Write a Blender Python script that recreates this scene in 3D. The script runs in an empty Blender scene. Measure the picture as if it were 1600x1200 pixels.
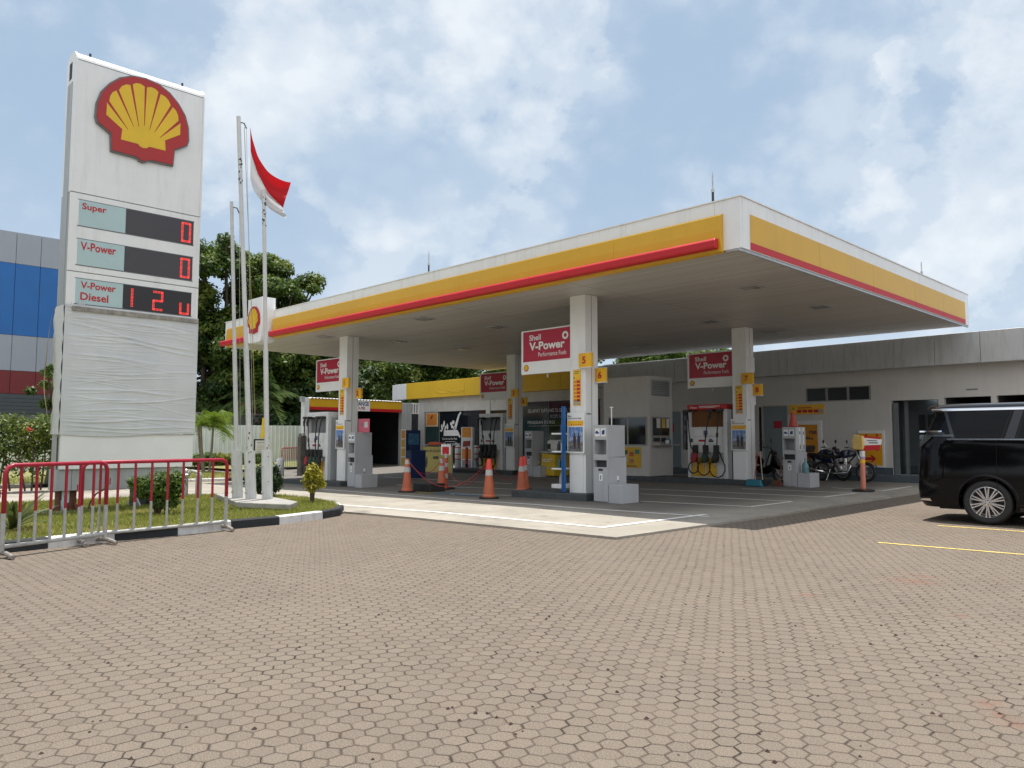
import bpy, bmesh, math, random
import numpy as np
from mathutils import Vector, Matrix
S = bpy.context.scene
COL = S.collection
rad = math.radians
# ------------------------------------------------------------------ camera
# world frame: x runs along the long canopy edge, y away from the photographer, metres
CAM = Vector((6.41604, -11.61366, 1.35))
RW = ((0.69805305, 0.71604264, 0.00220666), (0.0498293, -0.05165121, 0.99742127), (-0.71431014, 0.69614301, 0.07173519))
cd = bpy.data.cameras.new('camera'); cam = bpy.data.objects.new('camera', cd); COL.objects.link(cam)
m3 = Matrix(RW[:2] + (tuple(-v for v in RW[2]),)).transposed()
cam.matrix_world = Matrix.Translation(CAM) @ m3.to_4x4()
FPX = 1202.4113
cd.sensor_width = 36; cd.lens = FPX / 1600 * 36; cd.clip_end = 3000; cd.clip_start = 0.05
S.camera = cam
# ------------------------------------------------------------------ exposure
S.view_settings.view_transform = 'Standard'; S.view_settings.look = 'None'
S.view_settings.exposure = 0.43; S.view_settings.gamma = 1; S.view_settings.use_curve_mapping = False
S.cycles.max_bounces = 6; S.cycles.diffuse_bounces = 4; S.cycles.glossy_bounces = 3; S.cycles.transparent_max_bounces = 12
S.cycles.use_denoising = True
# ------------------------------------------------------------------ sun
SUND = Vector((-0.60, 0.84, 5.45)).normalized()
sl = bpy.data.lights.new('sun', 'SUN'); sl.energy = 4.2; sl.angle = rad(0.55); sl.color = (1, .955, .88)
so = bpy.data.objects.new('sun', sl); COL.objects.link(so)
so.rotation_euler = SUND.to_track_quat('Z', 'Y').to_euler(); so.location = (0, 0, 30)

def pray(px, py):
    d = Vector(((px - 800) / FPX, -(py - 600) / FPX, 1.0))
    return Vector([sum(d[i] * RW[i][k] for i in range(3)) for k in range(3)])
# ------------------------------------------------------------------ sky
W = bpy.data.worlds.new('World'); S.world = W; W.use_nodes = True
W.cycles.sampling_method = 'MANUAL'; W.cycles.sample_map_resolution = 256
nt = W.node_tree; nt.nodes.clear()
def N(t, **k):
    n = nt.nodes.new(t)
    for a, b in k.items():
        if a == 'inp':
            for i, v in b.items(): n.inputs[i].default_value = v
        else: setattr(n, a, b)
    return n
def Lk(a, b): nt.links.new(a, b)
def mth(op, a, b=None, clamp=False):
    n = N('ShaderNodeMath', operation=op, use_clamp=clamp)
    for i, v in enumerate((a, b)):
        if v is None: continue
        if isinstance(v, (int, float)): n.inputs[i].default_value = v
        else: Lk(v, n.inputs[i])
    return n.outputs[0]
def sstep(v, lo, hi, to0=0., to1=1.):
    n = N('ShaderNodeMapRange', interpolation_type='SMOOTHSTEP', clamp=True)
    Lk(v, n.inputs[0]); n.inputs[1].default_value = lo; n.inputs[2].default_value = hi
    n.inputs[3].default_value = to0; n.inputs[4].default_value = to1
    return n.outputs[0]
def mixc(f, a, b):
    n = N('ShaderNodeMix', data_type='RGBA')
    if isinstance(f, (int, float)): n.inputs[0].default_value = f
    else: Lk(f, n.inputs[0])
    for i, v in ((6, a), (7, b)):
        if isinstance(v, tuple): n.inputs[i].default_value = (*v, 1)
        else: Lk(v, n.inputs[i])
    return n.outputs[2]
tc = N('ShaderNodeTexCoord')
sky = N('ShaderNodeTexSky', sky_type='NISHITA', sun_disc=False, sun_elevation=math.asin(SUND.z), sun_rotation=math.atan2(SUND.x, SUND.y), air_density=1.0, dust_density=2.2, ozone_density=1.0)
nv0 = N('ShaderNodeVectorMath', operation='NORMALIZE'); Lk(tc.outputs['Generated'], nv0.inputs[0])
def vm(op, a, b):
    n = N('ShaderNodeVectorMath', operation=op)
    for i, v in enumerate((a, b)):
        if isinstance(v, tuple): n.inputs[i].default_value = v
        else: Lk(v, n.inputs[i])
    return n.outputs[0]
mp = N('ShaderNodeMapping'); Lk(nv0.outputs[0], mp.inputs[0]); mp.inputs['Scale'].default_value = (1, 1, 1.25)
def noise(sc, det, rough, dist=0, vec=None, w=0.0, out='Fac'):
    n = N('ShaderNodeTexNoise', noise_dimensions='4D', inp={'Scale': sc, 'Detail': min(det, 8), 'Roughness': rough, 'Distortion': dist, 'W': w})
    Lk(vec or mp.outputs[0], n.inputs['Vector']); return n.outputs[out]
# warped directions give the cloud banks torn, puffy outlines
wv = vm('SUBTRACT', noise(5.0, 6, .62, 0, w=3.1, out='Color'), (.5, .5, .5)); wdir = vm('ADD', nv0.outputs[0], vm('MULTIPLY', wv, (.20, .20, .20)))
wv2 = vm('SUBTRACT', noise(16.0, 5, .6, 0, w=7.7, out='Color'), (.5, .5, .5)); pvec = vm('ADD', mp.outputs[0], vm('MULTIPLY', wv2, (.035, .035, .035)))
def puff(sc):
    n = N('ShaderNodeTexVoronoi', feature='SMOOTH_F1', inp={'Scale': sc, 'Smoothness': .55}); Lk(pvec, n.inputs['Vector']); return sstep(n.outputs['Distance'], .12, .62, 1., 0.)
pf = mth('ADD', mth('MULTIPLY', puff(10.), .55), mth('MULTIPLY', puff(26.), .45))
n1 = noise(3.0, 10, .60, .2, w=2.3)
n2 = noise(6.5, 9, .60, .2, w=5.1)
n4 = noise(24.0, 8, .66, .3, w=8.8)
# where the cloud banks stand in the sky (directions in the world)
def blob(px, py, r0, r1, amp, wd=wdir):
    d = pray(px, py).normalized(); n = N('ShaderNodeVectorMath', operation='DISTANCE'); Lk(wd, n.inputs[0]); n.inputs[1].default_value = d
    return sstep(n.outputs['Value'], rad(r0), rad(r1), amp, 0.)
def total(BL):
    acc = None
    for b in BL:
        o = blob(*b); acc = o if acc is None else mth('ADD', acc, o)
    return acc
BL = [(590, 190, 3, 11, .55), (700, 150, 2, 9, .45), (490, 60, 2, 7, .50), (440, 190, 1, 6, .45), (340, 250, 1, 6, .45), (270, 300, 1, 5, .25), (780, 40, 3, 9, .55), (880, 110, 1, 6, .35), (850, 240, 1, 5, .30), (640, 60, 3, 9, .35), (640, 330, 2, 8, .22), (780, 380, 2, 7, .15),
      (1385, 125, .2, 2.6, .50), (1385, 215, .2, 2.8, .36), (1350, 290, .2, 3.2, .36), (1335, 345, .2, 2.6, .22), (1570, 190, 1, 5, .40), (1500, 320, 2, 7, .28), (1530, 440, 1, 5, .38), (1500, 40, 2, 7, .28), (1600, 60, 1, 6, .25), (1590, 330, 1, 4, .3),
      (20, 230, 3, 10, -.32), (80, 60, 2, 7, -.12), (380, 420, 2, 8, -.15), (290, 60, 2, 6, .22), (-200, 200, 4, 14, .4), (-700, 0, 6, 20, .5), (2100, 100, 5, 20, .5), (2600, -300, 8, 25, .5), (800, -900, 10, 30, .5)]
BK = [(645, 240, 1, 5, .55), (560, 235, 1, 4, .30), (760, 250, 1, 4, .30), (690, 300, 2, 6, .35), (500, 330, 2, 7, .30), (860, 170, 1, 4, .15), (1530, 480, 1, 4, .15), (1540, 250, 1, 4, .2)]
B0 = mth('MINIMUM', total(BL), .46); shade = mth('MINIMUM', total(BK), .6)
nn = mth('ADD', mth('MULTIPLY', mth('SUBTRACT', n1, .5), 1.25), mth('MULTIPLY', mth('SUBTRACT', n2, .5), .6))
dens = mth('ADD', mth('ADD', B0, nn), mth('MULTIPLY', mth('SUBTRACT', pf, .5), .18))
dens = mth('ADD', dens, mth('MULTIPLY', mth('SUBTRACT', n4, .5), .34))
cov = sstep(dens, .08, .66)
thin = sstep(dens, -.25, .25, 0., .34)
lit = mth('ADD', mth('ADD', mth('MULTIPLY', pf, .30), mth('MULTIPLY', n2, .60)), mth('MULTIPLY', n1, .55))
lit = mth('SUBTRACT', lit, mth('MULTIPLY', shade, .50))
lit = mth('SUBTRACT', lit, sstep(dens, .60, 1.0, 0., .05))
lit = mth('ADD', lit, mth('MULTIPLY', mth('MULTIPLY', sstep(dens, .20, .34), sstep(dens, .36, .60, 1., 0.)), .22))
lit = mth('ADD', lit, mth('MULTIPLY', mth('SUBTRACT', n4, .5), .30))
lit = sstep(lit, .47, .86)
skyk = N('ShaderNodeVectorMath', operation='SCALE', inp={'Scale': .092}); Lk(sky.outputs[0], skyk.inputs[0])
# thin humid veil over the clear sky, thicker towards the horizon
sx = N('ShaderNodeSeparateXYZ'); Lk(nv0.outputs[0], sx.inputs[0])
veil = sstep(sx.outputs[2], -.02, .65, .96, .84)
base = mixc(veil, skyk.outputs[0], mixc(sstep(sx.outputs[2], .0, .35), (.465, .555, .655), (.325, .43, .56)))
cc = mixc(lit, (.40, .49, .60), (.74, .765, .78))
fin = mixc(mth('MAXIMUM', mth('MULTIPLY', cov, .74), thin), base, cc)
# unseen bright cloud added behind the camera to lift the shaded white faces
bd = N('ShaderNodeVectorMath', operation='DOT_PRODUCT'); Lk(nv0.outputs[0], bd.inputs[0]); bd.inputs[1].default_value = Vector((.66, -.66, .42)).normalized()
fill_cloud = mth('MULTIPLY', sstep(bd.outputs['Value'], .25, .72), sstep(n1, .30, .52, .55, 1.))
fin = mixc(fill_cloud, fin, (.92, .94, .96))
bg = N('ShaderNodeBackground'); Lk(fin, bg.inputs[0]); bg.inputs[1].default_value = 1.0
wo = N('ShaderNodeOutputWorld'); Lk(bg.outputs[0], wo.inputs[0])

# ------------------------------------------------------------------ ground height and pixel helpers
def clamp(v, a, b): return max(a, min(b, v))
def gz(x, y):
    w = clamp(1 - (y - 2) / 10.5, .1, 1)
    s = 0.0125 * clamp(x + 4.5, -16.5, 0) * w
    return s + .0063 * clamp(y - 1.3, 0, 12)
def onz(px, py, z):
    d = pray(px, py); return CAM + d * ((z - CAM.z) / d.z)
def P(px, py, dz=0.0):                      # the ground point under a measured image point, dz above the ground
    z = dz
    for _ in range(12):
        q = onz(px, py, z); z = gz(q.x, q.y) + dz
    return q
def onx(px, py, X):
    d = pray(px, py); return CAM + d * ((X - CAM.x) / d.x)
def ony(px, py, Y):
    d = pray(px, py); return CAM + d * ((Y - CAM.y) / d.y)

# ------------------------------------------------------------------ materials
MC = {}
def mat(name, col, rough=.6, metal=0, var=.10, vs=3.0, bump=0, bs=40, coat=0, emit=None, es=1, alpha=None, trans=0, grime=0, spec=.5, stretch=None):
    if name in MC: return MC[name]
    m = bpy.data.materials.new(name); m.use_nodes = True; t = m.node_tree; b = t.nodes['Principled BSDF']
    b.inputs['Roughness'].default_value = rough; b.inputs['Metallic'].default_value = metal
    b.inputs['Coat Weight'].default_value = coat; b.inputs['Specular IOR Level'].default_value = spec
    b.inputs['Transmission Weight'].default_value = trans
    tcn = t.nodes.new('ShaderNodeTexCoord'); mpn = t.nodes.new('ShaderNodeMapping'); t.links.new(tcn.outputs['Object'], mpn.inputs[0])
    if stretch: mpn.inputs['Scale'].default_value = stretch
    no = t.nodes.new('ShaderNodeTexNoise'); no.inputs['Scale'].default_value = vs; no.inputs['Detail'].default_value = 6; no.inputs['Roughness'].default_value = .6
    t.links.new(mpn.outputs[0], no.inputs['Vector'])
    mr = t.nodes.new('ShaderNodeMapRange'); t.links.new(no.outputs['Fac'], mr.inputs[0]); mr.inputs[1].default_value = .3; mr.inputs[2].default_value = .7
    mx = t.nodes.new('ShaderNodeMix'); mx.data_type = 'RGBA'; t.links.new(mr.outputs[0], mx.inputs[0])
    mx.inputs[6].default_value = (*[c * (1 - var) for c in col], 1); mx.inputs[7].default_value = (*[min(1, c * (1 + var)) for c in col], 1)
    out = mx.outputs[2]
    if grime:
        g = t.nodes.new('ShaderNodeTexNoise'); g.inputs['Scale'].default_value = 2.2; g.inputs['Detail'].default_value = 8; g.inputs['Roughness'].default_value = .68
        mg = t.nodes.new('ShaderNodeMapping'); mg.inputs['Scale'].default_value = (3.0, 3.0, .35); t.links.new(tcn.outputs['Object'], mg.inputs[0]); t.links.new(mg.outputs[0], g.inputs['Vector'])
        gr_ = t.nodes.new('ShaderNodeMapRange'); gr_.inputs[1].default_value = .5; gr_.inputs[2].default_value = .78; gr_.inputs[4].default_value = grime; t.links.new(g.outputs['Fac'], gr_.inputs[0])
        m2 = t.nodes.new('ShaderNodeMix'); m2.data_type = 'RGBA'; t.links.new(gr_.outputs[0], m2.inputs[0]); t.links.new(out, m2.inputs[6])
        m2.inputs[7].default_value = (*[c * .38 + .012 for c in col], 1); out = m2.outputs[2]
    t.links.new(out, b.inputs['Base Color'])
    rr = t.nodes.new('ShaderNodeMapRange'); t.links.new(no.outputs['Fac'], rr.inputs[0]); rr.inputs[3].default_value = clamp(rough * .85, 0, 1); rr.inputs[4].default_value = clamp(rough * 1.12, 0, 1); t.links.new(rr.outputs[0], b.inputs['Roughness'])
    if bump:
        n2_ = t.nodes.new('ShaderNodeTexNoise'); n2_.inputs['Scale'].default_value = bs; n2_.inputs['Detail'].default_value = 4; t.links.new(mpn.outputs[0], n2_.inputs['Vector'])
        bp = t.nodes.new('ShaderNodeBump'); bp.inputs['Strength'].default_value = bump; bp.inputs['Distance'].default_value = .01; t.links.new(n2_.outputs['Fac'], bp.inputs['Height']); t.links.new(bp.outputs[0], b.inputs['Normal'])
    if emit: b.inputs['Emission Color'].default_value = (*emit, 1); b.inputs['Emission Strength'].default_value = es
    MC[name] = m; return m
WHITE = mat('white_panel', (.83, .84, .84), .42, var=.04, vs=1.2, grime=.26)
WPAINT = mat('white_paint', (.76, .77, .77), .5, var=.06, vs=6, grime=.28)
WCLEAN = mat('white_sign', (.83, .84, .84), .4, var=.03)
GREYP = mat('grey_panel', (.40, .42, .43), .45, var=.07, vs=1.0, grime=.5)
GREYD = mat('grey_dark', (.16, .17, .18), .6, var=.12)
GREYL = mat('grey_unit', (.44, .45, .47), .42, var=.05, vs=2, grime=.25)
YEL = mat('yellow_panel', (.68, .385, .015), .38, var=.05, vs=1.0, grime=.12)
YELB = mat('yellow_sign', (.86, .48, .015), .4, var=.04)
RED = mat('red_panel', (.52, .008, .014), .5, var=.06)
REDS = mat('crimson_sign', (.42, .010, .035), .4, var=.04)
REDT = mat('red_lettering', (.50, .015, .02), .5, var=.04)
SHELLR = mat('emblem_red', (.42, .018, .016), .35, var=.05, vs=2)
SHELLY = mat('emblem_yellow', (.78, .50, .015), .35, var=.05, vs=2)
WTEXT = mat('white_lettering', (.82, .82, .82), .5, var=.02)
BTEXT = mat('dark_lettering', (.025, .03, .05), .5, var=.02)
BLACK = mat('black_rubber', (.018, .018, .019), .55, var=.2, vs=20)
BLACKP = mat('black_plastic', (.02, .02, .022), .35, var=.1)
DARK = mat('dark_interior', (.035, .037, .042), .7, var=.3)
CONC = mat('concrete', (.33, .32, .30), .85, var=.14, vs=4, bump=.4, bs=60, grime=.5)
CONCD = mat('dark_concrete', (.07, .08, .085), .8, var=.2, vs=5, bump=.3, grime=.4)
GALV = mat('galvanised_steel', (.46, .46, .46), .42, .7, var=.15, vs=12)
STEEL = mat('bare_steel', (.55, .55, .56), .28, .9, var=.1, vs=10)
WALLM = mat('wall_plaster', (.60, .59, .57), .8, var=.05, vs=1.4, bump=.1, bs=90, grime=.14)
BLUE = mat('blue_panel', (.008, .135, .44), .4, var=.08, vs=1, grime=.12)
DKBLUE = mat('dark_blue', (.01, .035, .13), .4, var=.1)
GLASSD = mat('dark_glass', (.012, .016, .022), .06, var=.1, spec=.8)
TEAL = mat('teal_glass', (.035, .07, .07), .08, var=.15, spec=.7)
ORANGE = mat('cone_orange', (.55, .14, .065), .55, var=.10, vs=8, grime=.25)
REFL = mat('reflective_sleeve', (.52, .50, .48), .5, var=.1, vs=14, grime=.3)
RUST = mat('rusty_steel', (.13, .045, .025), .85, var=.4, vs=10, bump=.4, bs=50)
CHROME = mat('chrome', (.75, .76, .78), .1, 1, var=.03)
PINK = mat('pink_poster', (.55, .12, .17), .5, var=.05)
CYAN = mat('pale_blue_plate', (.45, .60, .62), .5, var=.04)
SCREEN = mat('led_screen', (.055, .048, .055), .35, var=.06, vs=2)
SCREEND = mat('led_screen_dark', (.018, .013, .014), .3, var=.1, vs=2)
LED = mat('led_dots', (.6, .02, .02), .5, emit=(1, .06, .05), es=1.1)

# ------------------------------------------------------------------ mesh builder
class MB:
    def __init__(s): s.v = []; s.f = []; s.mi = []
    def add(s, vs, fs, mi=0):
        k = len(s.v); s.v += [tuple(v) for v in vs]; s.f += [tuple(i + k for i in f) for f in fs]; s.mi += [mi] * len(fs); return s
    def box(s, a, b, mi=0):
        x0, y0, z0 = a; x1, y1, z1 = b
        return s.add([(x0, y0, z0), (x1, y0, z0), (x1, y1, z0), (x0, y1, z0), (x0, y0, z1), (x1, y0, z1), (x1, y1, z1), (x0, y1, z1)],
                     [(0, 3, 2, 1), (4, 5, 6, 7), (0, 1, 5, 4), (1, 2, 6, 5), (2, 3, 7, 6), (3, 0, 4, 7)], mi)
    def prism(s, pts, d0, d1, o=(0, 0, 0), u=(1, 0, 0), v=(0, 0, 1), n=(0, -1, 0), mi=0):
        o, u, v, n = map(Vector, (o, u, v, n)); k = len(pts)
        A = [o + u * p[0] + v * p[1] + n * d0 for p in pts]; B = [o + u * p[0] + v * p[1] + n * d1 for p in pts]
        return s.add(A + B, [tuple(range(k))[::-1], tuple(range(k, 2 * k))] + [(i, (i + 1) % k, (i + 1) % k + k, i + k) for i in range(k)], mi)
    def tube(s, path, r, seg=8, mi=0, cap=True):
        path = [Vector(p) for p in path]; n = len(path); rs = r if isinstance(r, (list, tuple)) else [r] * n
        vs = []; t0 = (path[1] - path[0]).normalized(); up = Vector((0, 0, 1)) if abs(t0.z) < .9 else Vector((1, 0, 0)); a = t0.cross(up).normalized()
        for i, p in enumerate(path):
            t = (path[min(i + 1, n - 1)] - path[max(i - 1, 0)]).normalized()
            a = (a - t * a.dot(t)).normalized(); b = t.cross(a)
            for k in range(seg):
                th = 2 * math.pi * k / seg; vs.append(p + (a * math.cos(th) + b * math.sin(th)) * rs[i])
        fs = [(i * seg + k, i * seg + (k + 1) % seg, (i + 1) * seg + (k + 1) % seg, (i + 1) * seg + k) for i in range(n - 1) for k in range(seg)]
        if cap: fs += [tuple(range(seg))[::-1], tuple(range((n - 1) * seg, n * seg))]
        return s.add(vs, fs, mi)
    def lathe(s, prof, o=(0, 0, 0), seg=16, ax=2, mi=0, cap=True):
        vs = []; n = len(prof); o = Vector(o)
        for r, h in prof:
            for k in range(seg):
                th = 2 * math.pi * k / seg; c, d = r * math.cos(th), r * math.sin(th)
                vs.append(o + Vector(((c, d, h), (h, c, d), (d, h, c))[{2: 0, 0: 1, 1: 2}[ax]]))
        fs = [(i * seg + k, i * seg + (k + 1) % seg, (i + 1) * seg + (k + 1) % seg, (i + 1) * seg + k) for i in range(n - 1) for k in range(seg)]
        if cap: fs += [tuple(range(seg))[::-1], tuple(range((n - 1) * seg, n * seg))]
        return s.add(vs, fs, mi)
    def torus(s, c, R, r, ax=1, seg=28, sg=8, mi=0):
        c = Vector(c); pts = []
        for i in range(seg):
            a = 2 * math.pi * i / seg
            for k in range(sg):
                b = 2 * math.pi * k / sg; q = R + r * math.cos(b); h = r * math.sin(b); ca, sa = q * math.cos(a), q * math.sin(a)
                pts.append(c + Vector({1: (ca, h, sa), 0: (h, ca, sa), 2: (ca, sa, h)}[ax]))
        return s.add(pts, [(i * sg + k, i * sg + (k + 1) % sg, ((i + 1) % seg) * sg + (k + 1) % sg, ((i + 1) % seg) * sg + k) for i in range(seg) for k in range(sg)], mi)
    def build(s, name, m, parent=None, loc=None, bevel=0, smooth=False, kind=None, bseg=2):
        me = bpy.data.meshes.new(name); off = Vector((0, 0, 0))
        if loc is not None: off = Vector(loc)
        elif parent is not None and 'org' in parent: off = Vector(parent['org'])
        me.from_pydata([(a - off.x, b - off.y, c - off.z) for a, b, c in s.v], [], s.f)
        bm = bmesh.new(); bm.from_mesh(me)
        for i, f in enumerate(bm.faces): f.material_index = s.mi[i] if i < len(s.mi) else 0
        bmesh.ops.recalc_face_normals(bm, faces=bm.faces)
        if bevel:
            es = [e for e in bm.edges if len(e.link_faces) == 2 and e.calc_face_angle(0) > rad(40)]
            try: bmesh.ops.bevel(bm, geom=es, offset=bevel, segments=bseg, affect='EDGES', clamp_overlap=True, profile=.5)
            except Exception: pass
        bm.to_mesh(me); bm.free()
        for q in (m if isinstance(m, (list, tuple)) else [m]): me.materials.append(q)
        o = bpy.data.objects.new(name, me); COL.objects.link(o)
        if parent is not None:
            o.parent = parent
            if 'org' in parent: o['org'] = parent['org']
        elif loc is not None: o.location = loc
        if smooth: me.shade_smooth()
        if kind: o['kind'] = kind
        return o
def tag(o, label, cat, group=None, kind=None):
    o['label'] = label; o['category'] = cat
    if group: o['group'] = group
    if kind: o['kind'] = kind
    return o
def thing(name, label, cat, loc, group=None, rz=0, world=True):
    """Empty at the base of a thing; world=True: its parts are written in world coordinates"""
    o = bpy.data.objects.new(name, None); COL.objects.link(o); o.location = loc; o.empty_display_size = .2
    o.rotation_euler = (0, 0, rz)
    if world: o['org'] = tuple(loc)
    return tag(o, label, cat, group)
def dup(root, loc, label, rz=None):
    mp_ = {}
    def cp(o, par):
        c = o.copy(); COL.objects.link(c); c.parent = par
        for ch in list(o.children): cp(ch, c)
        return c
    r = cp(root, None); r.location = loc; r['label'] = label
    if rz is not None: r.rotation_euler = (0, 0, rz)
    return r
FONT_BOLD = {}
def text(s, x, z, w, h, m, parent, o=(0, 0, 0), u=(1, 0, 0), n=(0, -1, 0), d=.004, bold=.0, name='lettering', align='L', vert=(0, 0, 1)):
    """lettering s fitted into w x h with its lower left corner at (x, z) of the plane through o"""
    cu = bpy.data.curves.new(name, 'FONT'); cu.body = s; cu.size = 1; cu.offset = bold; cu.resolution_u = 3
    t = bpy.data.objects.new('tmp', cu); COL.objects.link(t)
    me = bpy.data.meshes.new_from_object(t.evaluated_get(bpy.context.evaluated_depsgraph_get()))
    bpy.data.objects.remove(t); bpy.data.curves.remove(cu)
    co = np.array([v.co for v in me.vertices]); 
    if len(co) == 0: return None
    mn = co.min(0); mx = co.max(0)
    sx = w / (mx[0] - mn[0]); sy = h / (mx[1] - mn[1])
    o, u, n, V = Vector(o), Vector(u), Vector(n), Vector(vert)
    off = Vector(parent['org']) if 'org' in parent else Vector((0, 0, 0))
    for v in me.vertices:
        a = x + (v.co.x - mn[0]) * sx; b = z + (v.co.y - mn[1]) * sy
        v.co = o + u * a + V * b + n * d - off
    me.name = name; me.materials.clear(); me.materials.append(m)
    ob = bpy.data.objects.new(name, me); COL.objects.link(ob); ob.parent = parent
    return ob
FX = dict(u=(1, 0, 0), n=(0, -1, 0)); FP = dict(u=(0, 1, 0), n=(1, 0, 0))
# ================================================================== GROUND
def sheet(name, poly, dz, m, kind='structure', thick=0, step=1.0, zf=None):
    bm = bmesh.new(); f = bm.faces.new([bm.verts.new((p[0], p[1], 0)) for p in poly])
    if f.normal.z < 0: f.normal_flip()
    xs = [p[0] for p in poly]; ys = [p[1] for p in poly]
    for ax, lo, hi in ((0, min(xs), max(xs)), (1, min(ys), max(ys))):
        k = math.floor(lo / step) * step
        while k < hi:
            if k > lo:
                co = (k, 0, 0) if ax == 0 else (0, k, 0); no = (1, 0, 0) if ax == 0 else (0, 1, 0)
                bmesh.ops.bisect_plane(bm, geom=bm.verts[:] + bm.edges[:] + bm.faces[:], plane_co=co, plane_no=no, dist=1e-5)
            k += step
    bmesh.ops.recalc_face_normals(bm, faces=bm.faces)
    for f in bm.faces:
        if f.normal.z < 0: f.normal_flip()
    zf = zf or gz
    for v in bm.verts: v.co.z = zf(v.co.x, v.co.y) + dz
    if thick:
        be = [e for e in bm.edges if len(e.link_faces) == 1]
        r = bmesh.ops.extrude_edge_only(bm, edges=be)
        for v in [g for g in r['geom'] if isinstance(g, bmesh.types.BMVert)]: v.co.z -= thick
        bmesh.ops.recalc_face_normals(bm, faces=bm.faces)
    me = bpy.data.meshes.new(name); bm.to_mesh(me); bm.free(); me.materials.append(m)
    o = bpy.data.objects.new(name, me); COL.objects.link(o)
    if kind: o['kind'] = kind
    return o

def newmat(name):
    m = bpy.data.materials.new(name); m.use_nodes = True; t = m.node_tree
    return m, t, t.nodes['Principled BSDF']
def T(t):
    def N(ty, inp=None, **k):
        n = t.nodes.new(ty)
        for a, b in k.items(): setattr(n, a, b)
        for i, v in (inp or {}).items():
            if hasattr(v, 'is_output') or hasattr(v, 'links'): t.links.new(v, n.inputs[i])
            else: n.inputs[i].default_value = v
        return n
    def M(op, *a, clamp=False):
        n = N('ShaderNodeMath', {i: v for i, v in enumerate(a)}, operation=op, use_clamp=clamp); return n.outputs[0]
    def V(op, *a):
        n = N('ShaderNodeVectorMath', {i: v for i, v in enumerate(a)}, operation=op); return n.outputs[1] if op in ('LENGTH', 'DOT_PRODUCT') else n.outputs[0]
    def NO(vec, sc, det=5, ro=.55, di=0): return N('ShaderNodeTexNoise', {'Vector': vec, 'Scale': sc, 'Detail': det, 'Roughness': ro, 'Distortion': di}).outputs['Fac']
    def R(v, a, b, c=0., d=1., sm=True): return N('ShaderNodeMapRange', {0: v, 1: a, 2: b, 3: c, 4: d}, interpolation_type='SMOOTHSTEP' if sm else 'LINEAR', clamp=True).outputs[0]
    def X(f, a, b, bt='MIX'): 
        g = lambda c: (*c, 1) if isinstance(c, tuple) and len(c) == 3 else c
        return N('ShaderNodeMix', {0: f, 6: g(a), 7: g(b)}, data_type='RGBA', blend_type=bt).outputs[2]
    return N, M, V, NO, R, X

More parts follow.
